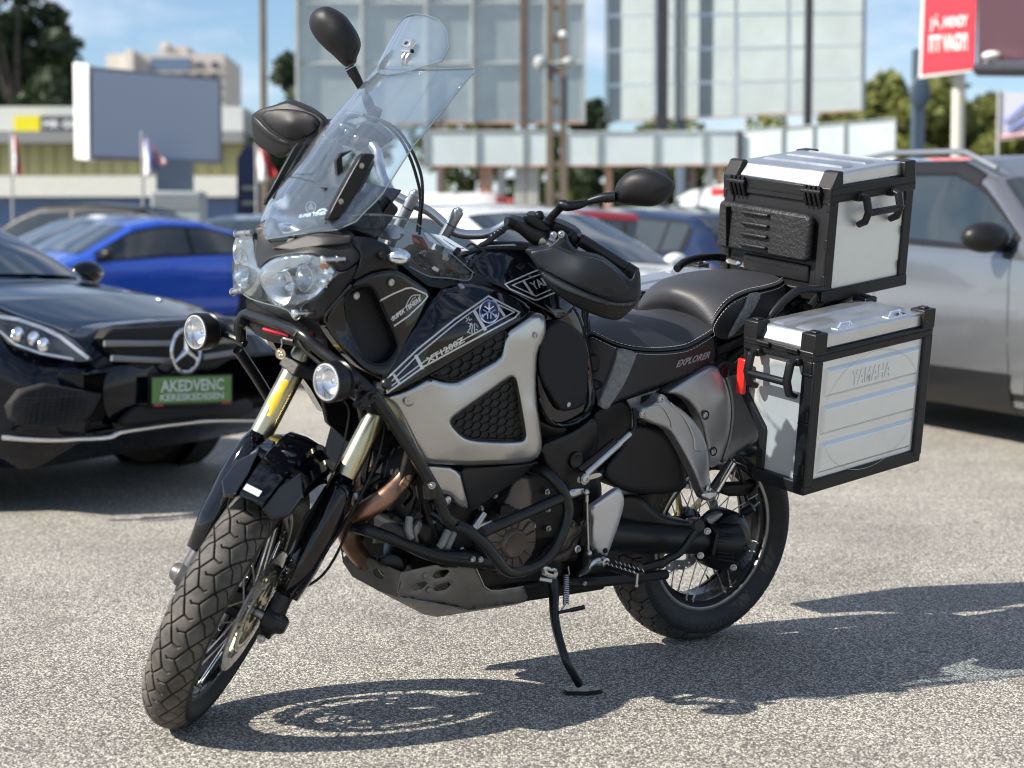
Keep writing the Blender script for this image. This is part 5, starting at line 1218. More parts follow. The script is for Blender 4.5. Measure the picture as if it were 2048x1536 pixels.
ps_ = seat('pillion_seat', [(908, 545, .155), (900, 500, .155), (930, 440, .156), (1000, 362, .156), (1100, 312, .152), (1200, 290, .145), (1285, 265, .132), (1322, 238, .105)],
          [(908, 560, .155), (920, 572, .155), (950, 585, .155), (1000, 585, .154), (1090, 545, .15), (1190, 490, .145), (1275, 440, .138), (1332, 400, .125)],
          [(700, 425, .0), (655, 360, .0), (660, 290, .0), (740, 235, .0), (850, 205, .0), (990, 185, .0), (1140, 185, .0), (1260, 205, .0)], 'seat_side')
rsp, rsp_s = panel('seat_side_panel', 'I', [(140, 550, .090), (200, 566, .120), (335, 628, .155), (460, 656, .171), (600, 661, .177), (740, 643, .177), (830, 598, .171), (908, 548, .160), (926, 640, .158), (922, 735, .156), (840, 770, .165), (740, 808, .171), (560, 872, .171), (310, 965, .165), (282, 1000, .162), (225, 985, .150), (190, 920, .13), (165, 760, .11)], VINYLS, rs, crown=.008, w=8, thick=.02, rnd=1)
panel('seat_insert', 'I', [(342, 634, .163), (455, 662, .176), (447, 700, .178), (385, 850, .175), (312, 955, .171), (284, 1000, .168), (252, 998, .163), (222, 968, .156), (275, 850, .158), (325, 720, .162)], VINYLG, rs, crown=.003, w=5, thick=.006, rnd=1)
b = B(); text_surf(b, rsp_s, 'EXPLORER', (684, 755), (882, 698), (8, -42), 'I', shear=.35, bold=.035); part('seat_lettering', b, GREYTEXT, rs)
psp, _ = panel('seat_side_panel', 'I', [(906, 540, .158), (934, 448, .160), (1002, 370, .160), (1100, 320, .156), (1200, 298, .149), (1288, 272, .137), (1326, 250, .115), (1336, 400, .13), (1280, 438, .142), (1190, 492, .149), (1090, 547, .154), (1000, 588, .158), (945, 588, .158), (915, 572, .158)], VINYLS, ps_, crown=.006, w=8, thick=.02)
panel('seat_insert', 'I', [(1112, 322, .163), (1186, 304, .157), (1180, 355, .158), (1110, 470, .162), (1030, 560, .163), (985, 585, .162), (1040, 480, .163), (1095, 380, .164)], VINYLG, ps_, crown=.003, w=4, thick=.006)
b = B(); b.box((.36, 0, .86), (.55, .26, .05)); P('seat_base', b, DARK, bev=.01)

# ------------------------------------------------------------------ tail side covers, pillion bracket
panel('tail_cover', 'I', [(618, 905, .172), (700, 850, .178), (800, 790, .184), (905, 738, .186), (950, 772, .192), (987, 850, .197), (1012, 960, .200), (1010, 1080, .200), (988, 1200, .195), (945, 1322, .185), (880, 1352, .182), (862, 1230, .188), (835, 1080, .192), (780, 970, .188), (700, 915, .182)], SILVERD, bike, crown=.01, w=11, thick=.03, ctrl=[(900, 950, .205)])
panel('tail_cover_rear', 'I', [(912, 738, .175), (965, 758, .182), (1060, 800, .188), (1130, 860, .190), (1182, 950, .190), (1184, 1170, .190), (1100, 1230, .187), (1000, 1298, .183), (948, 1325, .180), (990, 1200, .188), (1012, 1080, .192), (1013, 960, .192), (988, 850, .19), (950, 772, .185)], SILVERT, bike, crown=.008, w=9, thick=.03)
tb, _ = panel('tail_bracket', 'I', [(918, 770, .185), (945, 722, .185), (985, 712, .185), (1065, 738, .185), (1060, 775, .187), (1020, 815, .188), (975, 820, .188)], GREYPL, bike, crown=.005, w=7, thick=.02)
b = B(); b.lathe(T('I', [(975, 780, .190)])[0], (0, 1, 0), [(-.004, .017), (.002, .016), (.003, .012), (.001, .009), (.001, .0001)], 20); part('bracket_plug', b, SATIN, tb)
for u, v, Y in ((858, 1035, .2), (905, 1250, .19)):
    b = B(); p = T('I', [(u, v, Y)])[0]; b.lathe(p, (0, 1, 0), [(.002, .013), (.003, .011), (-.002, .008)], 18, cap=False); part('screw_cup', b, DARK, tb); b = B(); b.bolt(p, (0, 1, 0), .007, .004); part('cover_screw', b, STEEL, tb)
pb_, pbs = panel('pillion_bracket', 'I', [(462, 1035, .195), (470, 990, .197), (510, 985, .20), (560, 960, .205), (585, 915, .205), (622, 915, .205), (645, 955, .21), (720, 1000, .215), (790, 1065, .22), (840, 1140, .225), (872, 1230, .23), (882, 1310, .235), (884, 1440, .24), (932, 1480, .245), (908, 1541, .245), (860, 1545, .24), (835, 1500, .24), (800, 1400, .235), (745, 1290, .23), (692, 1195, .22), (640, 1118, .215), (560, 1092, .205), (485, 1062, .197)], SILVERD, bike, crown=.010, w=9, thick=.03)
b = B(); b.tube([pbs(*z2p('I', u, v), eps=.001) for u, v in [(520, 990), (600, 985), (650, 1060), (660, 1110)]], .0025, 6, smooth=4); b.tube([pbs(*z2p('I', u, v), eps=.001) for u, v in [(650, 960), (740, 1060), (790, 1170), (800, 1240), (870, 1240)]], .003, 6, smooth=3); part('bracket_crease', b, SILVER, pb_)
for u, v in ((485, 1025), (592, 935)): b = B(); b.bolt(T('I', [(u, v, .208)])[0], (0, 1, 0), .009, .007); part('bracket_bolt', b, STEEL, pb_)
panel('air_box_cover', 'I', [(425, 1080, .168), (560, 1110, .175), (640, 1145, .18), (720, 1270, .185), (748, 1400, .185), (742, 1478, .185), (600, 1505, .17), (420, 1495, .165), (300, 1455, .165), (240, 1372, .165), (390, 1190, .165)], MATTE, bike, crown=.014, w=14, thick=.06)
panel('battery_cover', 'I', [(215, 1000, .15), (320, 965, .155), (395, 940, .155), (432, 1000, .155), (442, 1110, .155), (262, 1250, .155), (160, 1262, .155), (180, 1120, .15)], DARK, bike, crown=.006, w=8, thick=.05)
panel('latch_plate', 'I', [(395, 945, .162), (590, 878, .170), (560, 900, .17), (480, 925, .168), (470, 990, .166), (440, 1000, .164), (445, 1100, .162), (425, 1130, .162), (430, 1010, .162)], SILVERT, bike, crown=.002, w=4, thick=.006, rnd=0)
b = B(); b.tube(T('G', [(105, 360, .20), (335, 150, .21)]), .0105, 16); b.tube(T('G', [(335, 150, .21), (400, 92, .21)]), .0085, 12); bp_ = P('brake_pipe_cover', b, STEEL)
b = B(); b.tube(T('G', [(400, 92, .21), (430, 50, .205), (432, -20, .19), (425, -80, .18)]), .005, 8, smooth=4); b.tube(T('G', [(60, 330, .19), (180, 240, .2), (300, 140, .205)]), .010, 10); part('hose', b, HOSE, bp_)
b = B(); b.bolt(T('G', [(100, 393, .21)])[0], (0, 1, 0), .012, .008); b.bolt(T('G', [(65, 395, .2)])[0], (0, 1, 0), .008, .006); part('pivot_bolt', b, STEEL, bp_)
panel('pivot_lever', 'G', [(110, 405, .205), (200, 380, .21), (218, 365, .21), (190, 350, .21), (120, 370, .205)], STEEL, bp_, crown=.002, w=4, thick=.006)
hg, _ = panel('heel_guard', 'G', [(130, 585, .215), (165, 560, .218), (312, 455, .222), (335, 455, .223), (362, 510, .224), (360, 575, .222), (325, 700, .22), (252, 900, .215), (240, 912, .215), (150, 870, .21), (142, 740, .212), (152, 660, .214), (132, 620, .214)], mat('guard_aluminium', (0.62, 0.62, 0.63), 0.4, metal=0.6), bike, crown=.010, w=9, thick=.012)
for u, v in ((166, 882), (234, 872)): b = B(); b.bolt(T('G', [(u, v, .214)])[0], (0, 1, 0), .006, .005); part('guard_screw', b, DARK, hg)
b = B(); b.tube(T('G', [(112, 490, .22), (118, 700, .222), (125, 890, .222)]), .0030, 8); b.sph(T('G', [(108, 482, .22)])[0], .009, 12, 8); b.sph(T('G', [(128, 890, .222)])[0], .008, 12, 8); b.tube(T('G', [(112, 500, .22), (112, 545, .22)]), .005, 8); P('shift_rod', b, STEEL)
panel('shift_crank', 'G', [(-10, 470, .21), (70, 452, .212), (110, 460, .214), (100, 490, .214), (70, 500, .214), (20, 525, .21), (0, 520, .21)], STEEL, bike, crown=.003, w=5, thick=.008)
panel('gear_lever', 'G', [(55, 1045, .21), (120, 985, .215), (150, 925, .218), (235, 915, .222), (262, 945, .224), (250, 975, .224), (215, 980, .222), (160, 970, .22), (130, 1020, .215), (70, 1048, .21)], STEEL, bike, crown=.006, w=6, thick=.012)
b = B(); b.lathe(T('G', [(235, 950, .226)])[0], (0, 1, 0), [(-.01, .013), (.004, .012), (.006, .007), (.003, .0001)], 18); P('lever_pivot', b, STEEL)

# ------------------------------------------------------------------ swingarm, shaft drive
b = B(); b.tube([(.52, .115, .40), (.36, .125, .375), (.20, .128, .352), (.10, .128, .338)], [.060, .045, .040, .040], 24, smooth=4)
b.tube([(.52, -.11, .40), (.3, -.12, .37), (.03, -.12, .325)], [.045, .035, .028], 16); b.tube([(.50, -.12, .41), (.50, .12, .41)], .045, 16)
sw = P('swingarm', b, SATIN)
panel('swingarm_web', 'G', [(320, 500, .12), (420, 490, .12), (490, 525, .12), (560, 600, .125), (650, 650, .13), (830, 682, .135), (830, 740, .135), (320, 740, .12)], SATIN, sw, crown=.014, w=12, thick=.05)
b = B(); b.lathe((0, .05, RR), (0, 1, 0), [(0, .07), (.01, .088), (.055, .088), (.075, .082), (.090, .066), (.092, .060), (.104, .052), (.112, .030), (.118, .026), (.128, .024), (.130, .014), (.142, .013), (.146, .009), (.146, .0001)], 48)
fd = P('final_drive', b, SATIN, ang=25)
b = B(); b.tube([(.005, .13, .322), (.10, .128, .338)], [.062, .048], 28); part('drive_neck', b, SATIN, fd)
for k in range(9):
    z = .285+k*.010; b = B(); b.tube([(.095, .176, z+.012), (.035, .180, z+.002)], .0022, 6); part('cooling_rib', b, SATIN, fd)
b = B(); b.lathe((.108, .128, .339), (1, 0, .15), [(-.006, .060), (.006, .060)], 6); part('drive_flange', b, SATIN, fd, bev=.003)
for u, v, Y in ((918, 742, .17), (872, 905, .165), (1092, 985, .16)): b = B(); b.bolt(T('G', [(u, v, Y)])[0], (.5, .8, 0), .008, .010); part('flange_bolt', b, STEEL, fd)
b = B(); b.lathe(T('G', [(1215, 585, .13)])[0], (-.4, .6, .6), [(-.03, .014), (.004, .014), (.006, .010), (.006, .0001)], 16); part('drive_plug', b, SATIN, fd)
panel('drive_cover', 'G', [(905, 650, .155), (985, 615, .16), (1030, 622, .162), (985, 670, .165), (935, 700, .165)], SILVERT, fd, crown=.004, w=5, thick=.012)
# rear hugger and brackets between wheel and pannier
b = B(); b.grid([[Vector((math.cos(a)*(.352-abs(y)*.9*abs(y)*6), y, RR+math.sin(a)*(.352-abs(y)*.9*abs(y)*6))) for y in np.linspace(-.085, .085, 11)] for a in np.linspace(R_(60), R_(135), 14)]); P('rear_mudguard', b, MATTE, solid=.004)
b = B(); b.box((-.02, 0, .86), (.46, .22, .10)); b.box((-.22, 0, .93), (.25, .2, .12)); b.box((.2, .0, .72), (.2, .16, .2)); P('tail_underside', b, DARK, bev=.02)
panel('pannier_bracket', 'G', [(1110, 215, .20), (1180, 235, .20), (1272, 190, .215), (1325, 200, .22), (1335, 330, .222), (1235, 330, .215), (1195, 285, .205)], BARM, bike, crown=.006, w=7, thick=.03)
panel('pannier_bracket', 'G', [(1225, 300, .215), (1300, 270, .22), (1345, 335, .225), (1345, 420, .225), (1290, 380, .22), (1240, 365, .215)], SATIN, bike, crown=.006, w=7, thick=.03)
panel('rear_caliper_guard', 'G', [(1005, 430, .13), (1220, 425, .14), (1255, 400, .15), (1262, 450, .15), (1225, 505, .14), (1010, 512, .13)], DARK, bike, crown=.006, w=7, thick=.03)
b = B(); b.tube(T('G', [(1070, 290, .14), (1180, 330, .15), (1250, 420, .15), (1200, 500, .15)]), .007, 8, smooth=5); b.tube(T('G', [(1120, 300, .13), (1150, 400, .13), (1180, 540, .12)]), .006, 8, smooth=5); P('brake_hose', b, HOSE)
# rear footrest of the pillion
pp, _ = panel('pillion_footrest', 'G', [(872, 500, .255), (915, 470, .26), (985, 475, .265), (1000, 440, .275), (1085, 305, .29), (1105, 275, .295), (1098, 262, .295), (1075, 260, .295), (1080, 290, .30), (1030, 400, .30), (1000, 475, .29), (965, 532, .275), (900, 535, .265)], STEEL, bike, crown=.004, w=5, thick=.02, rnd=0)
b = B(); b.tube(T('G', [(955, 455, .275), (1085, 268, .31)]), .0115, 12); part('footrest_rubber', b, HOSE, pp)
b = B(); b.tube(T('G', [(985, 470, .29), (1098, 280, .325)]), .0075, 10); part('footrest_bar', b, CHROME, pp)
b = B(); b.lathe(T('G', [(925, 458, .275)])[0], (0, 1, 0), [(-.006, .010), (.002, .010), (.003, .008), (.001, .006), (.002, .0001)], 18); part('footrest_pin', b, STEEL, pp)

# ------------------------------------------------------------------ footrest, stands
b = B(); p0, p1 = T('G', [(262, 955, .225), (470, 1020, .335)]); ax_ = (p1-p0).normalized(); up_ = Vector((0, 0, 1)); sd_ = ax_.cross(up_).normalized()
b.prism([p0+sd_*.018, p1+sd_*.018, p1-sd_*.018, p0-sd_*.018], up_*-.014); ft = P('footrest', b, SATIN, bev=.003)
b = B()
for k in range(7):
    for s_ in (.016, -.016):
        c = p0.lerp(p1, (k+.5)/7)+sd_*s_; b.prism([c-ax_*.007, c+ax_*.007, c+up_*.006], sd_*.0028)
tag(part('footrest_teeth', b, STEEL, ft), kind='stuff')
b = B(); b.cyl(p1+sd_*.010, p1+sd_*.010-up_*.03, .0035, n=8); b.sph(p1+sd_*.010-up_*.034, .005, 8, 6); part('footrest_feeler', b, STEEL, ft)
b = B(); b.tube(T('G', [(-40, 1080, .16), (120, 1080, .17), (360, 1060, .19), (560, 1040, .2), (640, 1030, .2)]), [.014, .018, .016, .014, .014], 10, smooth=3); b.tube(T('G', [(480, 990, .2), (620, 950, .205)]), .012, 10); b.tube(T('G', [(600, 975, .205), (650, 930, .21), (740, 880, .215), (850, 730, .23)]), .011, 12, smooth=4); cs = P('centre_stand', b, BARM)
b = B(); b.lathe(T('G', [(860, 705, .235)])[0], (.25, 1, .2), [(-.010, .0165), (.004, .0165), (.006, .0155), (.0065, .0001)], 24); part('stand_pad', b, mat('stand_pad_rubber', (0.03, 0.03, 0.03), .7, bump=1.0, bscale=900, dist=.002), cs)
b = B(); b.lathe(T('G', [(98, 1090, .19)])[0], (0, 1, 0), [(0, .007), (.003, .006)], 12); part('stand_bolt', b, STEEL, cs)
b = B(); b.box((.62, 0.0, .27), (.30, .30, .05)); b.box((.50, .06, .34), (.12, .2, .12)); P('stand_mount', b, DARK, bev=.01)
foot = MB.inverted() @ unp(1158, 1378, 0.010, 2, MI)
b = B(); pts = T('E', [(1432, 790, .185), (1438, 880, .20), (1438, 980, .225), (1450, 1080, .25), (1478, 1190, .285), (1520, 1310, .32)]); b.tube(pts+[foot+Vector((0, 0, .012))], [.014, .0135, .0125, .012, .011, .011, .0105], 14, smooth=4)
sst = P('side_stand', b, BARM)
b = B(); up = MB.to_3x3().inverted() @ Vector((0, 0, 1)); wx = MB.to_3x3().inverted() @ Vector((1, 0, 0)); wy = MB.to_3x3().inverted() @ Vector((0, 1, 0))
pl = [(-.048, -.012), (-.040, -.030), (.012, -.034), (.052, -.012), (.046, .010), (.010, .030), (-.040, .026), (-.050, .008)]
b.prism([foot+wx*(x+.008)+wy*y-up*.008 for x, y in pl], up*.006); part('stand_foot', b, SATIN, sst, bev=.0015)
b = B(); b.prism([foot+wx*(x+.008)*.94+wy*y*.94-up*.002 for x, y in pl], up*.0035); part('stand_foot_plate', b, BARM, sst, bev=.0008)
b = B(); b.bolt(foot+wx*-.02+up*.0015, up, .006, .004); b.bolt(foot+wx*.032+up*.0015, up, .006, .004); part('foot_bolt', b, STEEL, sst)
b = B(); b.tube(T('E', [(1460, 1000, .235), (1510, 990, .25), (1560, 980, .27), (1625, 965, .29)]), .0045, 8); b.tube(T('E', [(1540, 985, .263), (1625, 965, .29)]), .0060, 8); part('stand_peg', b, BARM, sst)
b = B(); a_, c_ = T('E', [(1512, 765, .20), (1512, 950, .22)]); n_ = 14; pts = []
for i in range(n_*10+1):
    t = i/(n_*10); an = t*n_*2*math.pi; pts.append(a_.lerp(c_, t)+Vector((math.cos(an)*.0072, math.sin(an)*.0072, 0)))
b.tube(pts, .0020, 5); b.tube(T('E', [(1525, 715, .2), (1530, 765, .2)]), .002, 6); b.tube(T('E', [(1508, 950, .22), (1480, 985, .225)]), .002, 6); part('stand_spring', b, STEEL, sst)
panel('stand_switch', 'E', [(1370, 720, .215), (1400, 712, .215), (1455, 732, .215), (1464, 760, .215), (1450, 795, .215), (1415, 790, .215), (1375, 770, .215)], STEEL, sst, holes=[[(1398, 740), (1435, 748), (1440, 765), (1405, 758)]], crown=.002, w=3, thick=.008, rnd=0, step=5)
b = B(); b.cyl(*T('E', [(1345, 790, .2), (1420, 805, .21)]), .007, n=10); part('stand_bolt', b, STEEL, sst)
# ------------------------------------------------------------------ handlebar and controls (turn with the fork); third value = x in the steered frame
def TX(reg, pts): return T(reg, pts, ax=0, st=True)
hb = B(); hb.tube(TX('O', [(1015, 447, .905), (990, 462, .92), (960, 469, .935), (925, 468, .945), (900, 458, .95), (860, 424, .95), (818, 405, .95), (786, 387, .945), (768, 360, .94), (760, 335, .93), (755, 305, .92), (745, 290, .905)]), .0125, 16, smooth=6)
bar = part('handlebar', hb, BARSIL, bike, M=MS)
# ends of the bar inside the grips
GL = TX('O', [(1010, 449, .905), (1060, 462, .895), (1160, 510, .875), (1268, 574, .845)])
b = B(); b.tube(GL, .0115, 12, smooth=4); part('bar_end', b, BARSIL, bar, M=MS)
gl = TX('J', [(735, 735, .885), (850, 805, .875), (980, 885, .865), (1105, 965, .855)])
b = B(); pts = crom(gl, 10); b.tube(pts, [.0172 if i % 2 else .0163 for i in range(len(pts))], 18); part('grip', b, HOSE, bar, M=MS)
b = B(); b.tube(TX('J', [(1105, 965, .855), (1190, 1020, .845)]), .0185, 18); part('bar_weight', b, SATIN, bar, M=MS, bev=.002)
gr = [Vector((p.x, -p.y+.03, p.z)) for p in gl]
b = B(); b.tube(TX('O', [(748, 292, .90), (720, 268, .89), (690, 255, .88), (640, 250, .87), (560, 255, .85)]), .0155, 16, smooth=5); part('grip', b, HOSE, bar, M=MS)
# clamps
for a_, c_ in (((916, 424, .955), (886, 478, .965)), ((830, 388, .955), (800, 448, .965))):
    p = TX('O', [a_, c_]); b = B(); b.cyl(p[0], p[1]+(p[1]-p[0])*.7, .0145, n=24); b.lathe(p[0], p[0]-p[1], [(-.001, .0145), (.004, .013), (.005, .009), (.010, .0085), (.011, .005), (.011, .0001)], 20)
    k = part('bar_clamp', b, SILVERD, bar, M=MS); m_ = p[0].lerp(p[1], .45); b = B(); b.cyl(m_, m_+(p[1]-p[0])*.03, .0149, n=24); part('clamp_split', b, DARK, bar, M=MS)
# switchgear and reservoir, left
def panX(name, reg, ol, m, parent, **k):
    k.setdefault('out', (1, 0, 0)); return panel(name, reg, ol, m, parent, ax=0, st=True, **k)
panX('clutch_reservoir', 'N', [(1140, 210, .91), (1190, 195, .91), (1300, 215, .905), (1480, 330, .90), (1515, 400, .90), (1500, 440, .90), (1440, 470, .90), (1300, 400, .905), (1140, 290, .91)], SATIN, bar, crown=.006, w=8, thick=.045)
panX('clutch_cylinder', 'N', [(890, 265, .925), (930, 245, .925), (1000, 255, .925), (1100, 280, .92), (1300, 400, .92), (1480, 460, .915), (1480, 560, .915), (1340, 640, .92), (1240, 600, .92), (1150, 520, .92), (1060, 440, .925), (950, 390, .93), (890, 330, .93)], DARK, bar, crown=.012, w=10, thick=.04)
b = B(); b.cyl(*TX('N', [(905, 290, .935), (975, 300, .925)]), .012, n=16); part('banjo_bolt', b, SATIN, bar, M=MS)
b = B(); b.tube(TX('N', [(935, 345, .93), (870, 400, .94), (770, 470, .955), (640, 580, .975), (450, 690, .99), (230, 780, 1.0), (100, 800, 1.0)]), .0075, 10, smooth=5); part('control_cable', b, HOSE, bar, M=MS)
b = B(); pts = crom(TX('N', [(870, 400, .94), (790, 450, .952), (700, 520, .965)]), 6); b.tube(pts, [.0095 if i % 3 else .0075 for i in range(len(pts))], 10); part('cable_boot', b, HOSE, bar, M=MS)
b = B(); b.sph(TX('N', [(1350, 225, .89)])[0], (.013, .013, .015), 16, 10); part('horn_button', b, SATIN, bar, M=MS)
panX('switch_block', 'J', [(500, 580, .90), (560, 590, .90), (700, 660, .89), (735, 720, .885), (730, 790, .885), (690, 840, .89), (600, 760, .89), (500, 690, .90)], SATIN, bar, crown=.010, w=9, thick=.04)
b = B(); b.cyl(*TX('J', [(655, 690, .905), (660, 692, .885)]), .005, n=12); part('switch_button', b, DARK, bar, M=MS)
panX('lever_perch', 'J', [(385, 790, .94), (420, 710, .94), (470, 750, .94), (450, 790, .94)], STEEL, bar, crown=.003, w=5, thick=.02)
b = B(); b.tube(TX('J', [(470, 760, .965), (640, 860, .965), (860, 980, .955), (1080, 1080, .94), (1140, 1110, .93)]), .006, 10, smooth=4); part('clutch_lever', b, STEEL, bar, M=MS)
# left hand guard
hgl, hgs = panX('hand_guard', 'J', [(278, 822, .985), (330, 802, .985), (400, 795, .98), (478, 788, .975), (540, 740, .97), (575, 690, .965), (620, 690, .965), (632, 760, .97), (690, 830, .975), (790, 850, .975), (890, 872, .97), (1000, 948, .965), (1080, 1020, .96), (1150, 1090, .95), (1190, 985, .93), (1218, 1000, .93), (1225, 1120, .935), (1222, 1220, .945), (1190, 1280, .955), (1085, 1380, .965), (1030, 1398, .97), (900, 1370, .975), (700, 1290, .985), (540, 1180, .99), (470, 1110, .99), (430, 1050, .99), (380, 960, .985), (330, 880, .985)], MATTE, bar,
      ctrl=[(700, 1000, 1.005), (900, 1150, 1.01), (1100, 1250, .98)], crown=.008, w=4.5, thick=.02, step=8)
panX('hand_guard_upper', 'J', [(300, 832, .99), (420, 812, .988), (520, 790, .985), (620, 830, .985), (700, 860, .987), (890, 890, .985), (1000, 965, .98), (1080, 1040, .972), (1130, 1110, .965), (1155, 1160, .96), (1090, 1210, .975), (1000, 1222, .99), (860, 1190, 1.005), (700, 1120, 1.012), (560, 1050, 1.01), (470, 1000, 1.0), (400, 980, .992)], GREYPL, hgl, ctrl=[(750, 1000, 1.026)], crown=.007, w=3.5, thick=.02, step=8)
panX('hand_guard_lower', 'J', [(u, v, X+.010) for u, v, X in [(412, 1002, 1.0), (450, 1008, 1.003), (560, 1070, 1.012), (700, 1140, 1.018), (860, 1212, 1.012), (1000, 1262, .998), (1100, 1262, .985), (1205, 1245, .965), (1180, 1275, .965), (1060, 1290, .985), (900, 1262, 1.008), (700, 1190, 1.02), (520, 1110, 1.012), (440, 1050, 1.003)]], mat('guard_lit_band', (.030, .031, .034), .38), hgl, crown=.005, w=5, thick=.014, step=8)  # lower band made lighter to paint in its lit edge
for u, v in ((520, 697), (583, 690)): b = B(); b.lathe(TX('J', [(u, v, .985)])[0], (1, .1, .1), [(-.004, .0085), (.0015, .0085), (.002, .0065), (.003, .005), (.006, .0035), (.004, .002), (.004, .0001)], 20); part('guard_screw', b, STEEL, hgl, M=MS)
# right hand guard, seen from its outer face and partly through the screen
hgr, _ = panX('hand_guard', 'B', [(68, 745, .925), (100, 715, .93), (140, 695, .935), (200, 680, .94), (290, 650, .945), (330, 655, .95), (450, 705, .965), (520, 740, .975), (560, 800, .985), (540, 860, .99), (470, 930, .99), (400, 960, .985), (330, 960, .98), (270, 1020, .97), (200, 985, .96), (110, 930, .945), (82, 880, .935)], MATTE, bar, ctrl=[(300, 800, .985)], crown=.008, w=4.5, thick=.02, step=8)
panX('hand_guard_upper', 'B', [(140, 715, .95), (260, 695, .96), (380, 705, .97), (480, 740, .985), (520, 800, .99), (440, 880, .992), (370, 890, .99), (330, 905, .985), (250, 860, .98), (170, 800, .965), (140, 750, .955)], MATTE, hgr, ctrl=[(320, 790, 1.002)], crown=.006, w=3.5, thick=.012, step=8)
panX('hand_guard_lower', 'B', [(75, 750, .935), (100, 745, .94), (165, 820, .965), (250, 880, .978), (330, 918, .985), (322, 935, .985), (240, 915, .976), (150, 860, .96), (90, 800, .942)], GREYPL, hgr, crown=.005, w=5, thick=.014, step=8)
panX('hand_guard_mount', 'B', [(250, 660, .92), (300, 645, .92), (340, 655, .925), (470, 710, .94), (500, 760, .94), (440, 740, .94), (330, 700, .93), (160, 700, .92)], SATIN, hgr, crown=.006, w=7, thick=.03)
# right controls behind the screen
panX('brake_reservoir', 'M', [(985, 345, .90), (1080, 335, .90), (1170, 365, .90), (1310, 490, .90), (1290, 560, .90), (1230, 610, .90), (1150, 650, .90), (1060, 650, .905), (960, 600, .91), (920, 500, .905), (940, 420, .90)], SATIN, bar, crown=.010, w=10, thick=.05)
panX('throttle_housing', 'M', [(640, 330, .88), (700, 310, .88), (800, 380, .885), (940, 420, .89), (960, 600, .90), (830, 560, .89), (700, 520, .885), (640, 420, .88)], DARK, bar, crown=.010, w=10, thick=.04)
panX('brake_lever', 'M', [(880, 240, .93), (1040, 245, .92), (1060, 275, .92), (960, 290, .92), (860, 330, .93), (790, 390, .935), (770, 330, .935), (820, 270, .93)], SATIN, bar, crown=.005, w=6, thick=.015)
for u, v in ((890, 430), (845, 370), (880, 610), (985, 490), (1010, 650)): b = B(); b.bolt(TX('M', [(u, v, .93)])[0], (1, 0, 0), .006, .006); part('control_bolt', b, STEEL, bar, M=MS)
panX('inner_hand_guard', 'M', [(560, 600, .95), (640, 540, .95), (830, 570, .95), (830, 690, .95), (770, 730, .95), (640, 860, .95), (480, 830, .955), (400, 830, .96), (520, 680, .955)], MATTE, bar, crown=.01, w=10, thick=.02)
b = B()
for pts in ([(1060, 255, .93), (1180, 290, .94), (1330, 390, .955), (1450, 520, .97), (1540, 700, .985), (1600, 880, .995), (1640, 1060, 1.0), (1640, 1220, 1.0), (1610, 1450, 1.0)], [(1060, 262, .935), (1240, 310, .95), (1400, 400, .965), (1520, 560, .98), (1600, 720, .99), (1655, 900, 1.0), (1665, 1100, 1.01), (1650, 1260, 1.01), (1630, 1480, 1.01)]):
    b.tube(TX('M', pts), .0040, 10, smooth=6)
part('brake_hose', b, HOSE, bar, M=MS)
b = B(); b.tube(TX('M', [(890, 238, .93), (1060, 258, .93)]), .0062, 10); b.tube(TX('M', [(1380, 385, .962), (1440, 400, .962)]), .004, 8); part('hose_end', b, STEEL, bar, M=MS)
# mirrors
def mirror(reg, head, stem, joint, cx, bands, label):
    b = B(); b.tube(TX(reg, stem), joint, 12, smooth=3); st_ = part('mirror_stem', b, SATIN, bike, M=MS)
    mh, _ = panX('mirror_head', reg, head, MATTE, st_, ctrl=cx, crown=.032, w=30, thick=.010, step=7, rnd=2)
    mh['label'] = label
    mg_, _ = panX('mirror_glass', reg, [(u, v, X-.045) for u, v, X in head], CHROME, st_, crown=.0, w=4, thick=.002, step=12, rnd=2)
    b = B()
    for q in bands: b.tube(TX(reg, q), [.0125, .0125], 14)
    part('mirror_boot', b, SATIN, st_, M=MS, bev=.001)
mirror('J', [(1018, 340, .935), (1040, 270, .935), (1085, 215, .935), (1150, 172, .935), (1235, 155, .935), (1330, 162, .935), (1440, 210, .935), (1505, 262, .935), (1515, 305, .935), (1480, 375, .935), (1400, 440, .935), (1320, 465, .935), (1200, 455, .935), (1100, 447, .935), (1022, 438, .935)],
       [(480, 600, .90), (500, 555, .90), (560, 490, .905), (590, 450, .91), (640, 460, .915), (730, 448, .92), (790, 430, .92), (830, 415, .92), (930, 390, .92), (1030, 385, .92)], [.010, .010, .010, .014, .013, .011, .007, .009, .012, .013], [(1260, 300, .958)], [[(940+24*k, 395-2*k, .92), (952+24*k, 394-2*k, .92)] for k in range(4)], 'mirror on the left of the bars')
mirror('B', [(440, 170, .92), (445, 105, .92), (480, 60, .92), (540, 38, .92), (600, 58, .92), (665, 100, .92), (710, 160, .92), (745, 215, .92), (768, 275, .92), (762, 320, .92), (738, 372, .92), (738, 408, .92), (685, 435, .92), (645, 405, .92), (600, 358, .92), (540, 308, .92), (480, 245, .92)],
       [(870, 690, .90), (850, 720, .90), (820, 650, .905), (795, 600, .91), (780, 570, .915), (750, 510, .92), (710, 440, .92)], [.011, .012, .013, .009, .010, .012, .014], [(600, 210, .945)], [[(700+7*k, 425+16*k, .92), (704+7*k, 433+16*k, .92)] for k in range(4)], 'mirror on the right of the bars')
b = B(); b.tube(TX('B', [(870, 690, .90), (845, 770, .90)]), .017, 14); part('mirror_mount', b, SATIN, bar, M=MS)
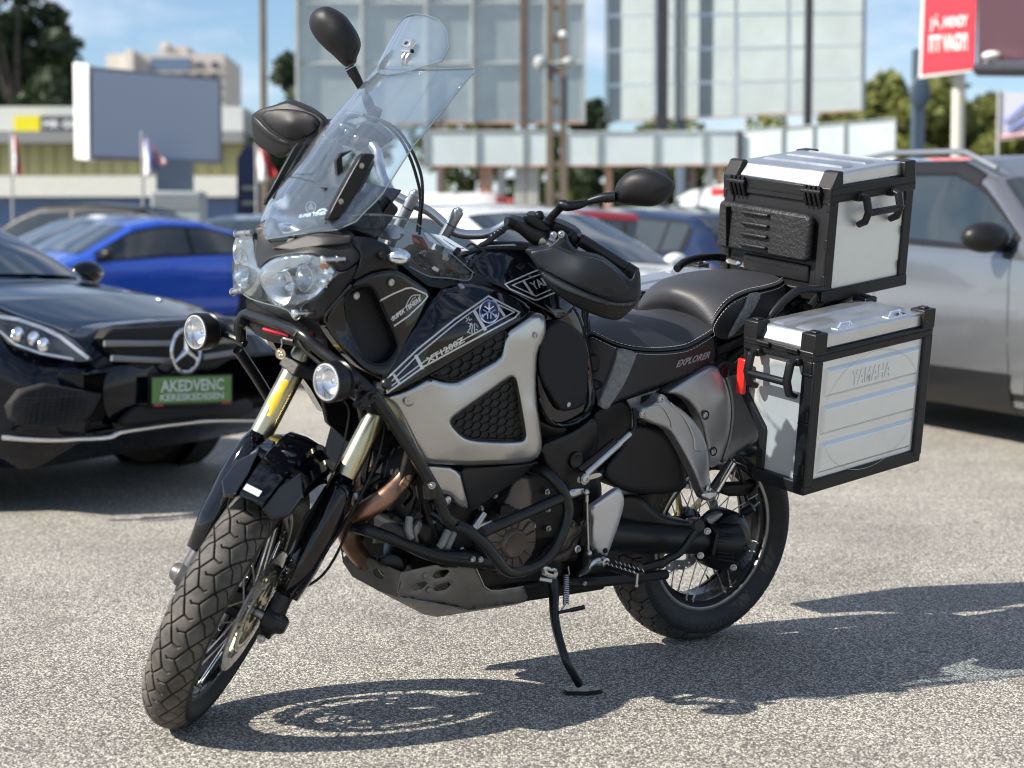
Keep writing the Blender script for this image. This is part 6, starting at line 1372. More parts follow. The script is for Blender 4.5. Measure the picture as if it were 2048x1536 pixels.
# price tag and tie, ignition key, wiring at the head stock
b = B(); q = T('N', [(-220, 440, .06), (60, 490, .09), (395, 690, .12), (200, 700, .12), (-150, 560, .08)]); b.prism(q, (0, -.0008, -.0004)); pt = P('price_tag', b, mat('paper', (0.75, 0.77, 0.80), .6))
b = B(); q = T('N', [(270, 655, .121), (320, 655, .121), (330, 668, .121), (275, 668, .121)]); b.prism([p+Vector((0, .001, .0006)) for p in q], (0, .0002, 0)); part('tag_print', b, mat('pink_print', (.7, .1, .25), .5), pt)
b = B()
for k in range(4): q = T('N', [(40+40*k, 540+30*k, .10), (150+40*k, 610+22*k, .11)]); b.tube([p+Vector((0, .001, .001)) for p in q], .0007, 4)
part('tag_print', b, mat('blue_print', (.15, .2, .4), .5), pt)
b = B(); b.tube(T('N', [(360, 640, .12), (440, 600, .12), (560, 680, .14), (650, 725, .15)]), .0028, 6, smooth=3); P('cable_tie', b, HOSE)
b = B(); b.box((1.02, 0, 1.06), (.12, .16, .06), rot=Matrix.Rotation(R_(-28), 3, 'Y')); b.cyl((1.03, 0, 1.08), (1.01, 0, 1.12), .022, n=20); P('ignition_block', b, SATIN, st=True, bev=.006)
b = B()
for i in range(20):
    u = 400+rng.uniform(-60, 360); v = 380+rng.uniform(-60, 120); b.tube(T('C', [(u, v, .10+rng.uniform(0, .06)), (u+rng.uniform(-80, 100), v+rng.uniform(10, 90), .13+rng.uniform(0, .05)), (u+rng.uniform(20, 120), v+rng.uniform(40, 130), .15+rng.uniform(0, .03))]), rng.choice([.0022, .0035, .005]), 6, smooth=4)
P('wiring_loom', b, HOSE)
for i in range(7):
    b = B(); p_ = T('C', [(420+rng.uniform(0, 360), 300+rng.uniform(0, 200), .16)])[0]; b.box(p_, (rng.uniform(.01, .022), .012, rng.uniform(.008, .014)), rot=Matrix.Rotation(rng.uniform(-1, 1), 3, 'Y')); P('connector', b, rng.choice([STEELD, BARSIL, DARK, GREYH]), bev=.002)
b = B(); b.lathe(T('C', [(800, 490, .12)])[0], (.3, .8, .3), [(-.04, .013), (0, .013), (.002, .009), (.008, .008), (.008, .0001)], 18); P('power_socket', b, SATIN)
panel('steering_damper', 'C', [(455, 200, .06), (500, 215, .07), (545, 300, .09), (525, 330, .09), (470, 280, .07)], REDM, bike, crown=.006, w=7, thick=.03)
panel('head_cover', 'C', [(170, 160, .03), (240, 105, .03), (330, 130, .04), (360, 190, .05), (300, 250, .06), (220, 240, .05)], SILVERD, bike, crown=.012, w=9, thick=.04)
panel('dash_side', 'C', [(330, 440, .15), (560, 560, .16), (720, 560, .15), (850, 540, .13), (900, 560, .11), (880, 380, .05), (620, 330, .05), (420, 250, .06), (300, 330, .10)], DARK, bike, crown=.006, w=8, thick=.05, out=(0, .8, .6))
b = B(); b.cyl((1.17, -.10, 1.0), (1.17, .10, 1.0), .03, n=12); P('dash_stay', b, DARK)
# sticker on the right fork leg
b = B()
V = []
for a in np.linspace(-.75, .75, 9): 
    for z, k in ((.80, 1), (.775, .7), (.745, 1), (.70, .6)): pass
b.grid([[fpt(-.113, z)+Vector((math.cos(a+.2)*.0279*math.cos(RAKE), math.sin(a+.2)*.0279, math.cos(a+.2)*.0279*math.sin(RAKE))) for a in np.linspace(-.9*k, .15*k, 8)] for z, k in ((.785, .3), (.775, .8), (.762, .5), (.745, .9), (.725, 1), (.70, .3))])
part('fork_sticker', b, YELLOW, bike, M=MS)

# ================================================================== LUGGAGE
def frame_m(o, tilt):
    """case frame: x forward along the case, z its own up, tilted tail-up"""
    f = Vector((math.cos(tilt), 0, -math.sin(tilt))); u = Vector((math.sin(tilt), 0, math.cos(tilt))); m = Matrix.Identity(4)
    for i, v in enumerate((f, Vector((0, 1, 0)), u)): m[0][i], m[1][i], m[2][i] = v
    m[0][3], m[1][3], m[2][3] = o; return m
BLK = mat('case_black', (0.010, 0.010, 0.0115), 0.42, spec=.35, bump=0.25, bscale=900, dist=.0005, var=.15)
BRIGHT = mat('bright_catch', (0.85, 0.85, 0.86), 0.15, metal=1.0)
def rounded(pts, k=.12): return pts
def boxp(name, c, s, m, par, M, bev=.003, rot=None):
    b = B(); b.box(c, s, rot=rot); return part(name, b, m, par, M=M, bev=bev)
def handle(par, M, c, w, drop, out, axis):
    """folding carry handle: two arms and a grip; axis 'x' (runs along x) or 'y'; out = outward vector"""
    c, out = Vector(c), Vector(out); d = Vector((1, 0, 0)) if axis == 'x' else Vector((0, 1, 0)); z = Vector((0, 0, 1))
    b = B()
    for s in (-1, 1):
        a = c+d*(w/2*s)
        prof = [a+out*.004+z*.012, a+out*.034+z*.002, a+out*.042-z*(drop*.55), a+out*.030-z*drop, a+out*.004-z*(drop+.012)]
        b.tube(prof, [.013, .013, .0125, .012, .010], 6); b.box(a+out*.006+z*.006, (.030, .030, .020))
    b.tube([c-d*(w/2)+out*.040-z*(drop*.60), c+d*(w/2)+out*.040-z*(drop*.60)], .0105, 8)
    return part('handle', b, BLK, par, M=M, bev=.002)
def pannier(sign, label, detailed=True):
    root = empty('pannier', MB, label=label, cat='pannier', group='aluminium luggage cases on the motorcycle')
    flipM = Matrix.Scale(-1, 4, Vector((0, 1, 0))) if sign < 0 else Matrix.Identity(4)
    PT = R_(7.6); o = Vector((.098, 0, .575)); SH = Matrix.Identity(4); SH[0][2] = -.10; M = flipM @ frame_m(o, PT) @ SH
    # local box: x from -L to 0, y from Yi to Yo, z 0..Hb (lid above)
    L, Yi, Yo, Hb, Hl = .440, .225, .470, .336, .040
    # body: front face cut away at the lower inner corner, as the photograph shows
    fr = [(Yi+.075, 0), (Yo, 0), (Yo, Hb), (Yi-.005, Hb), (Yi-.005, Hb*.62), (Yi+.075, Hb*.36)]
    b = B(); b.prism([Vector((-.008, y, z)) for y, z in fr], (-L+.016, 0, 0)); body = part('case_body', b, ALU, root, M=M, bev=.004)
    # outer side sheet with pressed panels
    def rib(z0, z1, x0=-L+.035, x1=-.045):
        bb = B(); d = .008
        P0 = [Vector((x0, Yo, z0)), Vector((x1, Yo, z0)), Vector((x1, Yo, z1)), Vector((x0, Yo, z1))]
        P1 = [Vector((x0+.007, Yo+d, z0+.007)), Vector((x1-.007, Yo+d, z0+.007)), Vector((x1-.007, Yo+d, z1-.010)), Vector((x0+.007, Yo+d, z1-.010))]
        bb.add(P0+P1, [(4, 5, 6, 7), (0, 1, 5, 4), (1, 2, 6, 5), (2, 3, 7, 6), (3, 0, 4, 7)]); part('pressed_panel', bb, ALU, body, M=M, bev=.0015)
    for z0, z1 in ((.232, .310), (.132, .210), (.028, .110)): rib(z0, z1)
    if sign > 0:
        bb = B(); V, F, _ = text_mesh('YAMAHA', 0, .02); ux = Vector((-.150, 0, 0)); uy = Vector((0, 0, .040)); o3 = Vector((-.140, Yo+.0081, .248))
        n = len(V); vs = [o3+ux*float(u)+uy*float(v)+Vector((0, .0020, 0)) for u, v in V]; vb = [v-Vector((0, .003, 0)) for v in vs]
        ed = {}
        for f in F:
            for i in range(len(f)):
                e = (f[i], f[(i+1) % len(f)]); ed[e] = ed.get(e, 0)+1
        walls = [(a, c, c+n, a+n) for (a, c) in ed if (c, a) not in ed]
        bb.add(vs+vb, [tuple(f) for f in F]+walls); part('embossed_lettering', bb, ALU, body, M=M, smooth=False)
        bb = B(); k = 90; cx, cz, rx_, rz_ = -.228, .168, .188, .160   # rubbed ring on the side sheet
        for i in range(k):
            a0, a1 = 2*math.pi*i/k, 2*math.pi*(i+1)/k; zz = lambda a: cz+rz_*math.sin(a); xx = lambda a: cx+rx_*math.cos(a)
            yy = Yo+.0088
            if zz(a0) > Hb-.005 or xx(a0) > -.03 or xx(a0) < -L+.03: continue
            w_ = .0006; bb.add([(xx(a0), yy, zz(a0)-w_), (xx(a1), yy, zz(a1)-w_), (xx(a1), yy, zz(a1)+w_), (xx(a0), yy, zz(a0)+w_)], [(0, 1, 2, 3)])
        part('rubbed_mark', bb, mat('rub_mark', (0.45, 0.46, 0.46), 0.5, metal=.3), body, M=M)
    # front and rear sheets: slightly proud of the body
    bb = B(); bb.prism([Vector((-.004, y, z)) for y, z in [(Yi+.092, .012), (Yo-.030, .012), (Yo-.030, Hb-.005), (Yi+.012, Hb-.005), (Yi+.012, Hb*.63), (Yi+.092, Hb*.38)]], (-.006, 0, 0)); part('front_sheet', bb, ALU, body, M=M, bev=.001)
    # black frame: bottom tray, corner posts, belt under the lid
    def bar(p, q, w, h): bb = B(); p, q = Vector(p), Vector(q); c = (p+q)/2; s = [abs(q[i]-p[i]) for i in range(3)]; s = [max(s[i], (w, w, h)[i]) if s[i] < 1e-6 else s[i] for i in range(3)]; bb.box(c, s); return bb
    for nm, c, s in (('base_rail', (-L/2, Yo-.004, -.002), (L+.016, .024, .036)), ('base_rail', (-.002, (Yi+Yo)/2+.035, -.002), (.026, Yo-Yi-.06, .034)), ('base_rail', (-L+.002, (Yi+Yo)/2+.035, -.002), (.026, Yo-Yi-.06, .034)),
                     ('belt_rail', (-L/2, Yo-.003, Hb+.008), (L+.018, .022, .030)), ('belt_rail', (-.001, (Yi+Yo)/2, Hb+.008), (.026, Yo-Yi+.012, .034)), ('belt_rail', (-L+.001, (Yi+Yo)/2, Hb+.008), (.026, Yo-Yi+.012, .030)), ('belt_rail', (-L/2, Yi+.003, Hb+.008), (L+.01, .02, .030)),
                     ('corner_post', (-.006, Yo-.010, Hb/2), (.034, .044, Hb)), ('corner_post', (-L+.008, Yo-.008, Hb/2), (.034, .036, Hb))):
        boxp(nm, c, s, BLK, body, M, .004)
    for s_ in (0,):
        bb = B(); bb.prism([Vector((.004, y, z)) for y, z in [(Yi-.012, Hb), (Yi+.014, Hb), (Yi+.014, Hb*.62), (Yi+.094, Hb*.37), (Yi+.094, -.01), (Yi+.066, -.01), (Yi+.066, Hb*.335), (Yi-.012, Hb*.60)]], (-.028, 0, 0)); part('front_frame', bb, BLK, body, M=M, bev=.004)
    for z in (.03, .17, .30):
        boxp('post_rib', (.0125, Yo-.010, z), (.004, .036, .006), BLK, body, M, .001); boxp('post_notch', (.0125, Yo-.004, z+.02), (.005, .018, .030), BLK, body, M, .002)
    # belt seam
    boxp('belt_seam', (-L/2, Yo+.0085, Hb+.012), (L+.012, .003, .003), DARK, body, M, 0); boxp('belt_seam', (.0125, (Yi+Yo)/2, Hb+.012), (.003, Yo-Yi, .003), DARK, body, M, 0)
    # lid: tray with bevelled front
    z0 = Hb+.022
    lid = B(); prof = [(-.006, z0), (-.022, z0+Hl), (-L+.012, z0+Hl), (-L+.004, z0)]
    lid.prism([Vector((x, Yo-.004, z)) for x, z in prof], (0, -(Yo-Yi)+.008, 0)); ld = part('lid', lid, ALUL, root, M=M, bev=.006)
    for y0, y1 in ((Yi+.045, Yi+.085), (Yi+.130, Yi+.185)):
        bb = B(); zt_ = z0+Hl; bb.add([(-.040, y0, zt_), (-.040, y1, zt_), (-L+.05, y1, zt_), (-L+.05, y0, zt_), (-.050, y0+.006, zt_+.005), (-.050, y1-.006, zt_+.005), (-L+.06, y1-.006, zt_+.005), (-L+.06, y0+.006, zt_+.005)], [(4, 5, 6, 7), (0, 4, 7, 3), (1, 2, 6, 5), (0, 1, 5, 4), (2, 3, 7, 6)]); part('lid_rib', bb, ALUL, ld, M=M)
    for x in (-.135, -.330):
        bb = B(); zt_ = z0+Hl; bb.tube([(x+.026, Yo-.030, zt_), (x+.016, Yo-.030, zt_+.013), (x-.016, Yo-.030, zt_+.013), (x-.026, Yo-.030, zt_)], .004, 8); bb.box((x, Yo-.030, zt_+.001), (.075, .022, .003)); part('lashing_eye', bb, BRIGHT, ld, M=M)
    for x, y in ((-.012, Yo-.018), (-.012, Yi+.016), (-L+.010, Yo-.018), (-L+.010, Yi+.016)):
        bb = B(); bb.box((x, y, z0+.021), (.046, .052, .054)); bb.box((x, y, z0+.050), (.020, .026, .006)); part('lid_corner', bb, BLK, ld, M=M, bev=.005)
    for y in (Yi+.075, Yo-.065):
        bb = B(); bb.box((.012, y, Hb+.018), (.016, .044, .010)); bb.cyl((.018, y-.022, Hb+.022), (.018, y+.022, Hb+.022), .005, n=10); part('latch', bb, BLK, body, M=M, bev=.001)
    handle(root, M, (.006, (Yi+Yo)/2+.004, Hb-.012), .145, .075, (1, 0, 0), 'y')
    if sign > 0:
        bb = B(); bb.box((.022, Yi+.008, Hb*.76), (.012, .030, .095), rot=Matrix.Rotation(R_(0), 3, 'X')); part('reflector', bb, RED, root, M=M, bev=.003)
    return root
pannier(1, 'aluminium pannier on the near side with a red reflector and YAMAHA pressed into its side')
pannier(-1, 'aluminium pannier on the far side of which only the lid shows beyond the seat')
# top case
tc = empty('top_case', MB, label='aluminium top case with a black backrest pad behind the seat', cat='top case', group='aluminium luggage cases on the motorcycle')
TT = R_(7.8); MT = frame_m(Vector((-.180, 0, 1.042)), TT)
L, Wd, Hb, Hl = .325, .205, .262, .040
b = B(); b.prism([Vector((-.004-(z*.10), y, z)) for y, z in [(-Wd, 0), (Wd, 0), (Wd, Hb), (-Wd, Hb)]], (-L+.008, 0, 0)); body = part('case_body', b, ALU, tc, M=MT, bev=.004)
b = B(); b.prism([Vector((.0-(z*.10), y, z)) for y, z in [(-Wd+.01, .0), (Wd-.01, .0), (Wd-.01, Hb), (-Wd+.01, Hb)]], (-.010, 0, 0)); part('front_plate', b, BLK, body, M=MT, bev=.003)
for s in (1, -1):
    for x in (-.012, -L+.004):
        b = B(); k = .10; b.prism([Vector((x+.018-0, s*(Wd+.006), 0)), Vector((x-.018, s*(Wd+.006), 0)), Vector((x-.018-(Hb*k), s*(Wd+.006), Hb)), Vector((x+.018-(Hb*k), s*(Wd+.006), Hb))], (0, -s*.038, 0)); part('corner_post', b, BLK, body, M=MT, bev=.004)
        for z in (.04, .14, .24): boxp('post_notch', (x+.016-z*.10, s*(Wd+.002), z), (.008, .014, .026), BLK, body, MT, .002)
    boxp('base_rail', (-L/2, s*(Wd-.004), -.006), (L+.024, .030, .034), BLK, body, MT, .004)
    boxp('belt_rail', (-L/2-.030, s*(Wd-.002), Hb+.012), (L+.020, .026, .044), BLK, body, MT, .004)
    boxp('belt_seam', (-L/2-.030, s*(Wd+.0115), Hb+.010), (L+.014, .003, .003), DARK, body, MT, 0)
    handle(tc, MT, (-L/2-.035, s*(Wd+.002), Hb-.010), .130, .060, (0, s, 0), 'x')
boxp('base_rail', (-.002, 0, -.006), (.024, 2*Wd, .032), BLK, body, MT, .004); boxp('belt_rail', (-.030, 0, Hb+.010), (.026, 2*Wd+.02, .048), BLK, body, MT, .004)
boxp('belt_seam', (-.0165, 0, Hb+.006), (.003, 2*Wd, .003), DARK, body, MT, 0)
boxp('belt_rail', (-L-.020, 0, Hb+.010), (.024, 2*Wd+.02, .040), BLK, body, MT, .004)
z0 = Hb+.031
b = B(); b.prism([Vector((x, Wd-.004, z)) for x, z in [(-.030, z0), (-.066, z0+Hl), (-L-.006, z0+Hl+.004), (-L-.020, z0)]], (0, -2*Wd+.008, 0)); ld = part('lid', b, ALUL, tc, M=MT, bev=.007)
for x0, x1 in ((-.120, -.165), (-.215, -.255), (-.300, -.310)):
    b = B(); zt_ = z0+Hl+.001; b.add([(x0, -Wd+.045, zt_), (x0, Wd-.045, zt_), (x1, Wd-.045, zt_+.001), (x1, -Wd+.045, zt_+.001), (x0-.007, -Wd+.055, zt_+.006), (x0-.007, Wd-.055, zt_+.006), (x1+.003, Wd-.055, zt_+.007), (x1+.003, -Wd+.055, zt_+.007)], [(4, 5, 6, 7), (0, 4, 7, 3), (1, 2, 6, 5), (0, 1, 5, 4), (2, 3, 7, 6)]); part('lid_rib', b, ALUL, ld, M=MT)
for x, y in ((-.040, Wd-.016), (-.040, -Wd+.016), (-L-.012, Wd-.016), (-L-.012, -Wd+.016)):
    b = B(); b.prism([Vector((x+.024, y-.028, z0-.004)), Vector((x-.026, y-.028, z0-.004)), Vector((x-.026, y-.028, z0+Hl+.005)), Vector((x-(.006 if x > -.1 else -.020), y-.028, z0+Hl+.005))], (0, .056, 0)); part('lid_corner', b, BLK, ld, M=MT, bev=.005)
for y in (-Wd+.055, Wd-.055):
    for dy in (-.026, -.009, .009, .026):
        b = B(); b.tube([(-.012, y+dy, Hb+.036), (-.006, y+dy, Hb+.018), (-.012, y+dy, Hb-.004), (-.018, y+dy, Hb-.022)], .0055, 6); part('hinge_knuckle', b, BLK, body, M=MT)
    b = B(); b.cyl((-.008, y-.036, Hb+.020), (-.008, y+.036, Hb+.020), .0065, n=12); part('hinge_pin', b, BLK, body, M=MT)
PADM = mat('rubber_grain_pad', (0.011, 0.011, 0.012), 0.5, spec=.4, bump=1.0, bscale=90, dist=.004, var=.2)
b = B(); pts = [(-.20, .085), (.155, .085), (.165, .10), (.165, .205), (.150, .218), (-.20, .222), (-.205, .21), (-.205, .095)]
b.prism([Vector((.006-(z*.10), y, z)) for y, z in pts], (.026, 0, 0)); pad = part('backrest_pad', b, PADM, tc, M=MT, bev=.010)
for k in range(4): boxp('pad_rib', (.027-k*.003, -.045, .108+k*.031), (.012, .110, .010), PADM, pad, MT, .004)
boxp('pad_step', (.020, -.155, .152), (.018, .003, .115), DARK, pad, MT, 0)
boxp('plate_step', (-.001, .02, .050), (.008, .26, .050), BLK, body, MT, .004); boxp('plate_step', (.003, .0, .060), (.003, .22, .004), DARK, body, MT, 0)

# ------------------------------------------------------------------ carrier
rk, _ = panel('carrier_plate', 'H', [(70, 512, -.16), (140, 530, -.12), (195, 535, -.08), (215, 548, -.07), (280, 572, .0), (320, 570, .02), (350, 600, .05), (440, 618, .12), (470, 618, .14), (500, 655, .17), (430, 645, .12), (330, 625, .05), (180, 570, -.07), (60, 540, -.17)], SATIN, bike, crown=.003, w=4, thick=.02, out=(.7, .6, 0), rnd=0, step=6)
for u, v, Y in ((128, 538, -.11), (222, 555, -.05), (330, 585, .04), (425, 628, .12)): b = B(); b.lathe(T('H', [(u, v, Y)])[0]+Vector((.012, .006, 0)), (1, .1, .3), [(-.004, .008), (.003, .008), (.006, .005), (.006, .0001)], 16); part('carrier_bolt', b, CHROME, rk)
b = B(); b.tube(T('H', [(500, 650, .20), (430, 648, .20), (370, 655, .195), (320, 690, .19), (280, 730, .185), (235, 790, .18)]), .0115, 14, smooth=5); b.tube(T('H', [(460, 670, .19), (420, 720, .19)]), .010, 12); b.tube(T('H', [(500, 660, .17), (520, 700, .15), (470, 740, .15)]), .012, 12); gb = P('grab_rail', b, BARM)
b = B(); b.tube(T('I', [(690, 170, -.16), (730, 135, -.17), (800, 110, -.18), (900, 100, -.19), (970, 105, -.19)]), .012, 12, smooth=5); P('grab_rail', b, SATIN)
panel('carrier_bracket', 'H', [(318, 605, .06), (390, 612, .09), (380, 660, .09), (330, 668, .07)], SILVERT, rk, crown=.006, w=6, thick=.02)
b = B(); b.box((-.33, 0, 1.035), (.30, .30, .02), rot=Matrix.Rotation(TT, 3, 'Y')); b.box((-.28, 0, .99), (.3, .12, .06)); 
for s in (1, -1): b.tube([(.0, s*.15, .93), (-.15, s*.17, .97), (-.35, s*.17, 1.03)], .011, 10); b.tube([(-.05, s*.16, .62), (-.05, s*.17, .95)], .011, 10); b.tube([(.10, s*.17, .80), (-.30, s*.20, .86)], .010, 10)
P('carrier', b, BARM)
b = B(); b.tube(T('H', [(340, 720, .12), (380, 700, .12), (400, 740, .13), (360, 760, .13)]), .006, 8, smooth=4); b.box(T('H', [(400, 740, .10)])[0], (.1, .05, .05)); P('carrier_wiring', b, DARK)
# ================================================================== CARS
def paint(name, col, rough=.22, metal=.35, coat=1.0, spec=.5): return mat(name, col, rough, metal=metal, coat=coat, var=.03, spec=spec)
CARGLASS = mat('car_glass', (0.02, 0.028, 0.030), 0.03, coat=0.5, spec=0.9)
TRIM = mat('car_trim', (0.010, 0.010, 0.011), 0.4, spec=.35)
WELL = mat('wheel_well', (0.008, 0.008, 0.008), 0.8)
TAIL = mat('tail_lamp', (0.45, 0.01, 0.015), 0.12, coat=1)
HEADL = reflector_mat('head_lamp', sc=12)
ALLOY = mat('alloy', (0.5, 0.5, 0.51), 0.3, metal=.9)
CARCHROME = mat('car_chrome', (0.75, 0.76, 0.78), 0.12, metal=1)
PROF = {
 'sedan': dict(L=4.70, W=1.81, top=[(2.35, .50), (2.33, .66), (2.26, .75), (2.05, .82), (1.6, .92), (1.06, .99), (.73, 1.17), (.28, 1.37), (-.05, 1.43), (-.6, 1.425), (-1.1, 1.33), (-1.72, 1.08), (-2.15, 1.04), (-2.30, .98), (-2.35, .60)], belt=[(2.3, .64), (1.2, .88), (0, .93), (-1.6, .98), (-2.3, .90)], win=(1.02, .30), rear=(-1.15, -1.68), side=(.79, -1.55), wx=(1.45, -1.39), wr=.33),
 'coupe': dict(L=4.63, W=1.85, top=[(2.31, .50), (2.29, .62), (2.2, .70), (1.9, .80), (1.2, .92), (.95, 1.0), (.30, 1.32), (-.1, 1.38), (-.6, 1.36), (-1.2, 1.21), (-1.75, 1.02), (-2.15, .97), (-2.28, .90), (-2.31, .58)], belt=[(2.25, .62), (1.2, .84), (0, .90), (-1.6, .95), (-2.25, .86)], win=(.98, .34), rear=(-.85, -1.65), side=(.78, -1.28), wx=(1.42, -1.34), wr=.335),
 'hatch': dict(L=4.25, W=1.79, top=[(2.12, .50), (2.10, .66), (2.0, .76), (1.6, .90), (1.15, 1.0), (.5, 1.38), (.1, 1.46), (-.7, 1.46), (-1.5, 1.40), (-1.75, 1.25), (-1.98, 1.0), (-2.10, .85), (-2.12, .55)], belt=[(2.05, .64), (1.2, .90), (0, .95), (-1.6, 1.02), (-2.1, .90)], win=(1.12, .52), rear=(-1.58, -1.95), side=(.92, -1.55), wx=(1.32, -1.28), wr=.32),
 'suv': dict(L=4.45, W=1.86, top=[(2.22, .60), (2.20, .80), (2.1, .90), (1.7, 1.04), (1.0, 1.13), (.42, 1.50), (.1, 1.61), (-.7, 1.63), (-1.5, 1.57), (-1.85, 1.40), (-2.08, 1.10), (-2.20, .95), (-2.22, .60)], belt=[(2.15, .80), (1.2, 1.02), (0, 1.06), (-1.6, 1.14), (-2.2, 1.0)], win=(.97, .45), rear=(-1.62, -2.03), side=(.82, -1.70), wx=(1.50, -1.29), wr=.36),
 'van': dict(L=5.2, W=1.95, top=[(2.6, .60), (2.58, .9), (2.4, 1.1), (1.9, 1.25), (1.3, 2.0), (1.0, 2.3), (0, 2.4), (-2.3, 2.4), (-2.55, 2.3), (-2.6, .6)], belt=[(2.5, .9), (1.5, 1.25), (0, 1.3), (-2.6, 1.3)], win=(1.8, 1.36), rear=(-9, -9), side=(1.5, .6), wx=(1.7, -1.5), wr=.34)}
PROF['suv']['top'] = [(x, z*1.055) for x, z in PROF['suv']['top']]; PROF['suv']['belt'] = [(x, z*1.06) for x, z in PROF['suv']['belt']]
def car(kind, M, pm, name, label, cat, group='cars parked in the rows', detail=True, zb=.20, rails=False, plate=True, fronts=True, mirror_m=None, rim_m=None):
    """M: ground frame, x forward, y left"""
    D = PROF[kind]; L, W = D['L'], D['W']; hw0 = W/2
    tx, tz = [p[0] for p in D['top']][::-1], [p[1] for p in D['top']][::-1]; bx, bz = [p[0] for p in D['belt']][::-1], [p[1] for p in D['belt']][::-1]
    top = lambda x: float(np.interp(x, tx, tz))
    def hw(x):
        e = abs(x)/(L/2); return hw0*(1-.22*max(0, (e-.72)/.28)**2.2)
    def belt(x): return min(float(np.interp(x, bx, bz)), top(x)-.035)
    def sec(x):
        h, zt, zbt = hw(x), top(x), belt(x); cab = max(0, zt-zbt-.05); tw = h*(.93-.34*min(1, cab/.5)*.62) if cab > 0 else h*.93
        eh = min(.055, max(.012, (zt-zbt)*.45)); zb_ = zb+(.16*max(0, (abs(x)-(L/2-.25))/.25))
        P_ = [(0, zt), (tw*.4, zt-.006), (tw*.75, zt-.022), (tw*.93, zt-.022-eh*.35), (tw, zt-.022-eh), (h*.955, zbt+.012), (h*.985, zbt-.02), (h, zbt-.10), (h*1.0, .62), (h*.985, .48), (h*.995, .36), (h*.96, zb_+.05), (h*.90, zb_), (0, zb_)]
        return P_
    xs_ = sorted(set([p[0] for p in D['top']]+list(np.linspace(-L/2, L/2, 40))))
    root = empty(name, M, label=label, cat=cat, group=group)
    rows = []
    for x in xs_:
        s_ = sec(x); rows.append([Vector((x, y, z)) for y, z in s_]+[Vector((x, -y, z)) for y, z in s_[::-1][1:-1]])
    b = B(); b.grid(rows, closed_u=True); n = len(rows[0]); b.f.append(tuple(range(n))); b.f.append(tuple(len(b.v)-1-i for i in range(n)))
    body = part('body', b, pm, root, ang=28)
    def S(x, t):  # t in section-index units
        P_ = sec(x); i = int(min(max(t, 0), len(P_)-1.001)); f = t-i; y = P_[i][0]*(1-f)+P_[i+1][0]*f; z = P_[i][1]*(1-f)+P_[i+1][1]*f; return Vector((x, y, z))
    def patch(nm, x0, x1, t0, t1, m, off=.006, both=False, nx=12, nt=6, par=None, tf=None):
        for s in ((1, -1) if both else (1,)):
            bb = B(); rw = []
            for i in range(nx+1):
                x = x0+(x1-x0)*i/nx; r = []
                for j in range(nt+1):
                    t = t0+(t1-t0)*j/nt; q = S(x, t); q2 = S(x, t+.02); q3 = S(x+.01, t); nn = (q2-q).cross(q3-q); nn = nn.normalized() if nn.length > 1e-9 else Vector((0, 1, 0))
                    if nn.z < 0 and abs(nn.y) < .3 or nn.y < -.2: nn = -nn
                    q = q+nn*off; r.append(Vector((q.x, q.y*s, q.z)))
                rw.append(r)
            bb.grid(rw); part(nm, bb, m, par or body)
    # glass: windscreen and rear window as full-width sheets, side windows split by pillars
    for nm, (a, c) in (('windscreen', D['win']), ('rear_window', D['rear'])):
        if c < -8: continue
        bb = B(); rw = []
        for i in range(9):
            x = a+(c-a)*i/8; s_ = [S(x, t) for t in (0, 1, 2, 2.7)]; sl = Vector((1 if nm == 'windscreen' else -1, 0, 1)).normalized()*.008
            rw.append([Vector((p.x, -p.y, p.z))+sl for p in s_[::-1]]+[p+sl for p in s_[1:]])
        bb.grid(rw); part(nm, bb, CARGLASS, root)
    a, c = D['side']; mid = (a+c)/2+.02
    if kind == 'van': segs = [(a, c)]
    elif kind == 'coupe': segs = [(a, -.35), (-.40, c)]
    else: segs = [(a, mid+.03), (mid-.03, c+.32), (c+.28, c)] if kind != 'sedan' else [(a, mid+.03), (mid-.03, c+.28)]
    patch('window_frame', a+.06, c-.05, 4.06, 4.99, TRIM, .003, both=True, nx=16, nt=3)
    for x0, x1 in segs: patch('side_window', x0, x1, 4.14, 4.92, CARGLASS, .008, both=True, nx=10, nt=3, par=root)
    if not detail: pass
    # wheels
    for i, wx in enumerate(D['wx']):
        for s in (1, -1):
            y = s*(hw0-.02); wr = D['wr']
            bb = B(); bb.lathe((wx, s*(hw0*.80), wr), (0, s, 0), [(0, wr+.055), (hw0*.20+.004, wr+.055), (hw0*.20+.004, wr+.030), (.02, wr-.02)], 36, cap=False); part('wheel_well', bb, WELL, body)
            bb = B(); bb.add([(wx+math.cos(t)*(wr+.05), s*(hw0+.003), max(.17, wr+math.sin(t)*(wr+.05))) for t in np.linspace(0, 2*math.pi, 36)[:-1]], [tuple(range(35))]); part('wheel_well', bb, WELL, body)
            bb = B(); bb.lathe((wx, y-s*.20, wr), (0, s, 0), [(0, wr*.6), (0, wr*.95), (.02, wr), (.20, wr), (.225, wr*.93), (.225, wr*.70), (.20, wr*.66)], 40); w_ = part('wheel', bb, RUBBERS, root)
            bb = B(); bb.lathe((wx, y, wr), (0, s, 0), [(.018, wr*.70), (.022, wr*.66), (-.05, wr*.62), (-.05, .0001)], 36)
            for k in range(5):
                an = 2*math.pi*k/5+.3
                for dd in (-.13, .13): bb.tube([Vector((wx, y+s*.012, wr)), Vector((wx+math.cos(an+dd)*wr*.66, y+s*.018, wr+math.sin(an+dd)*wr*.66))], [.020, .014], 6)
            bb.lathe((wx, y, wr), (0, s, 0), [(-.02, .05), (.02, .045), (.022, .0001)], 16); part('rim', bb, rim_m or ALLOY, w_)
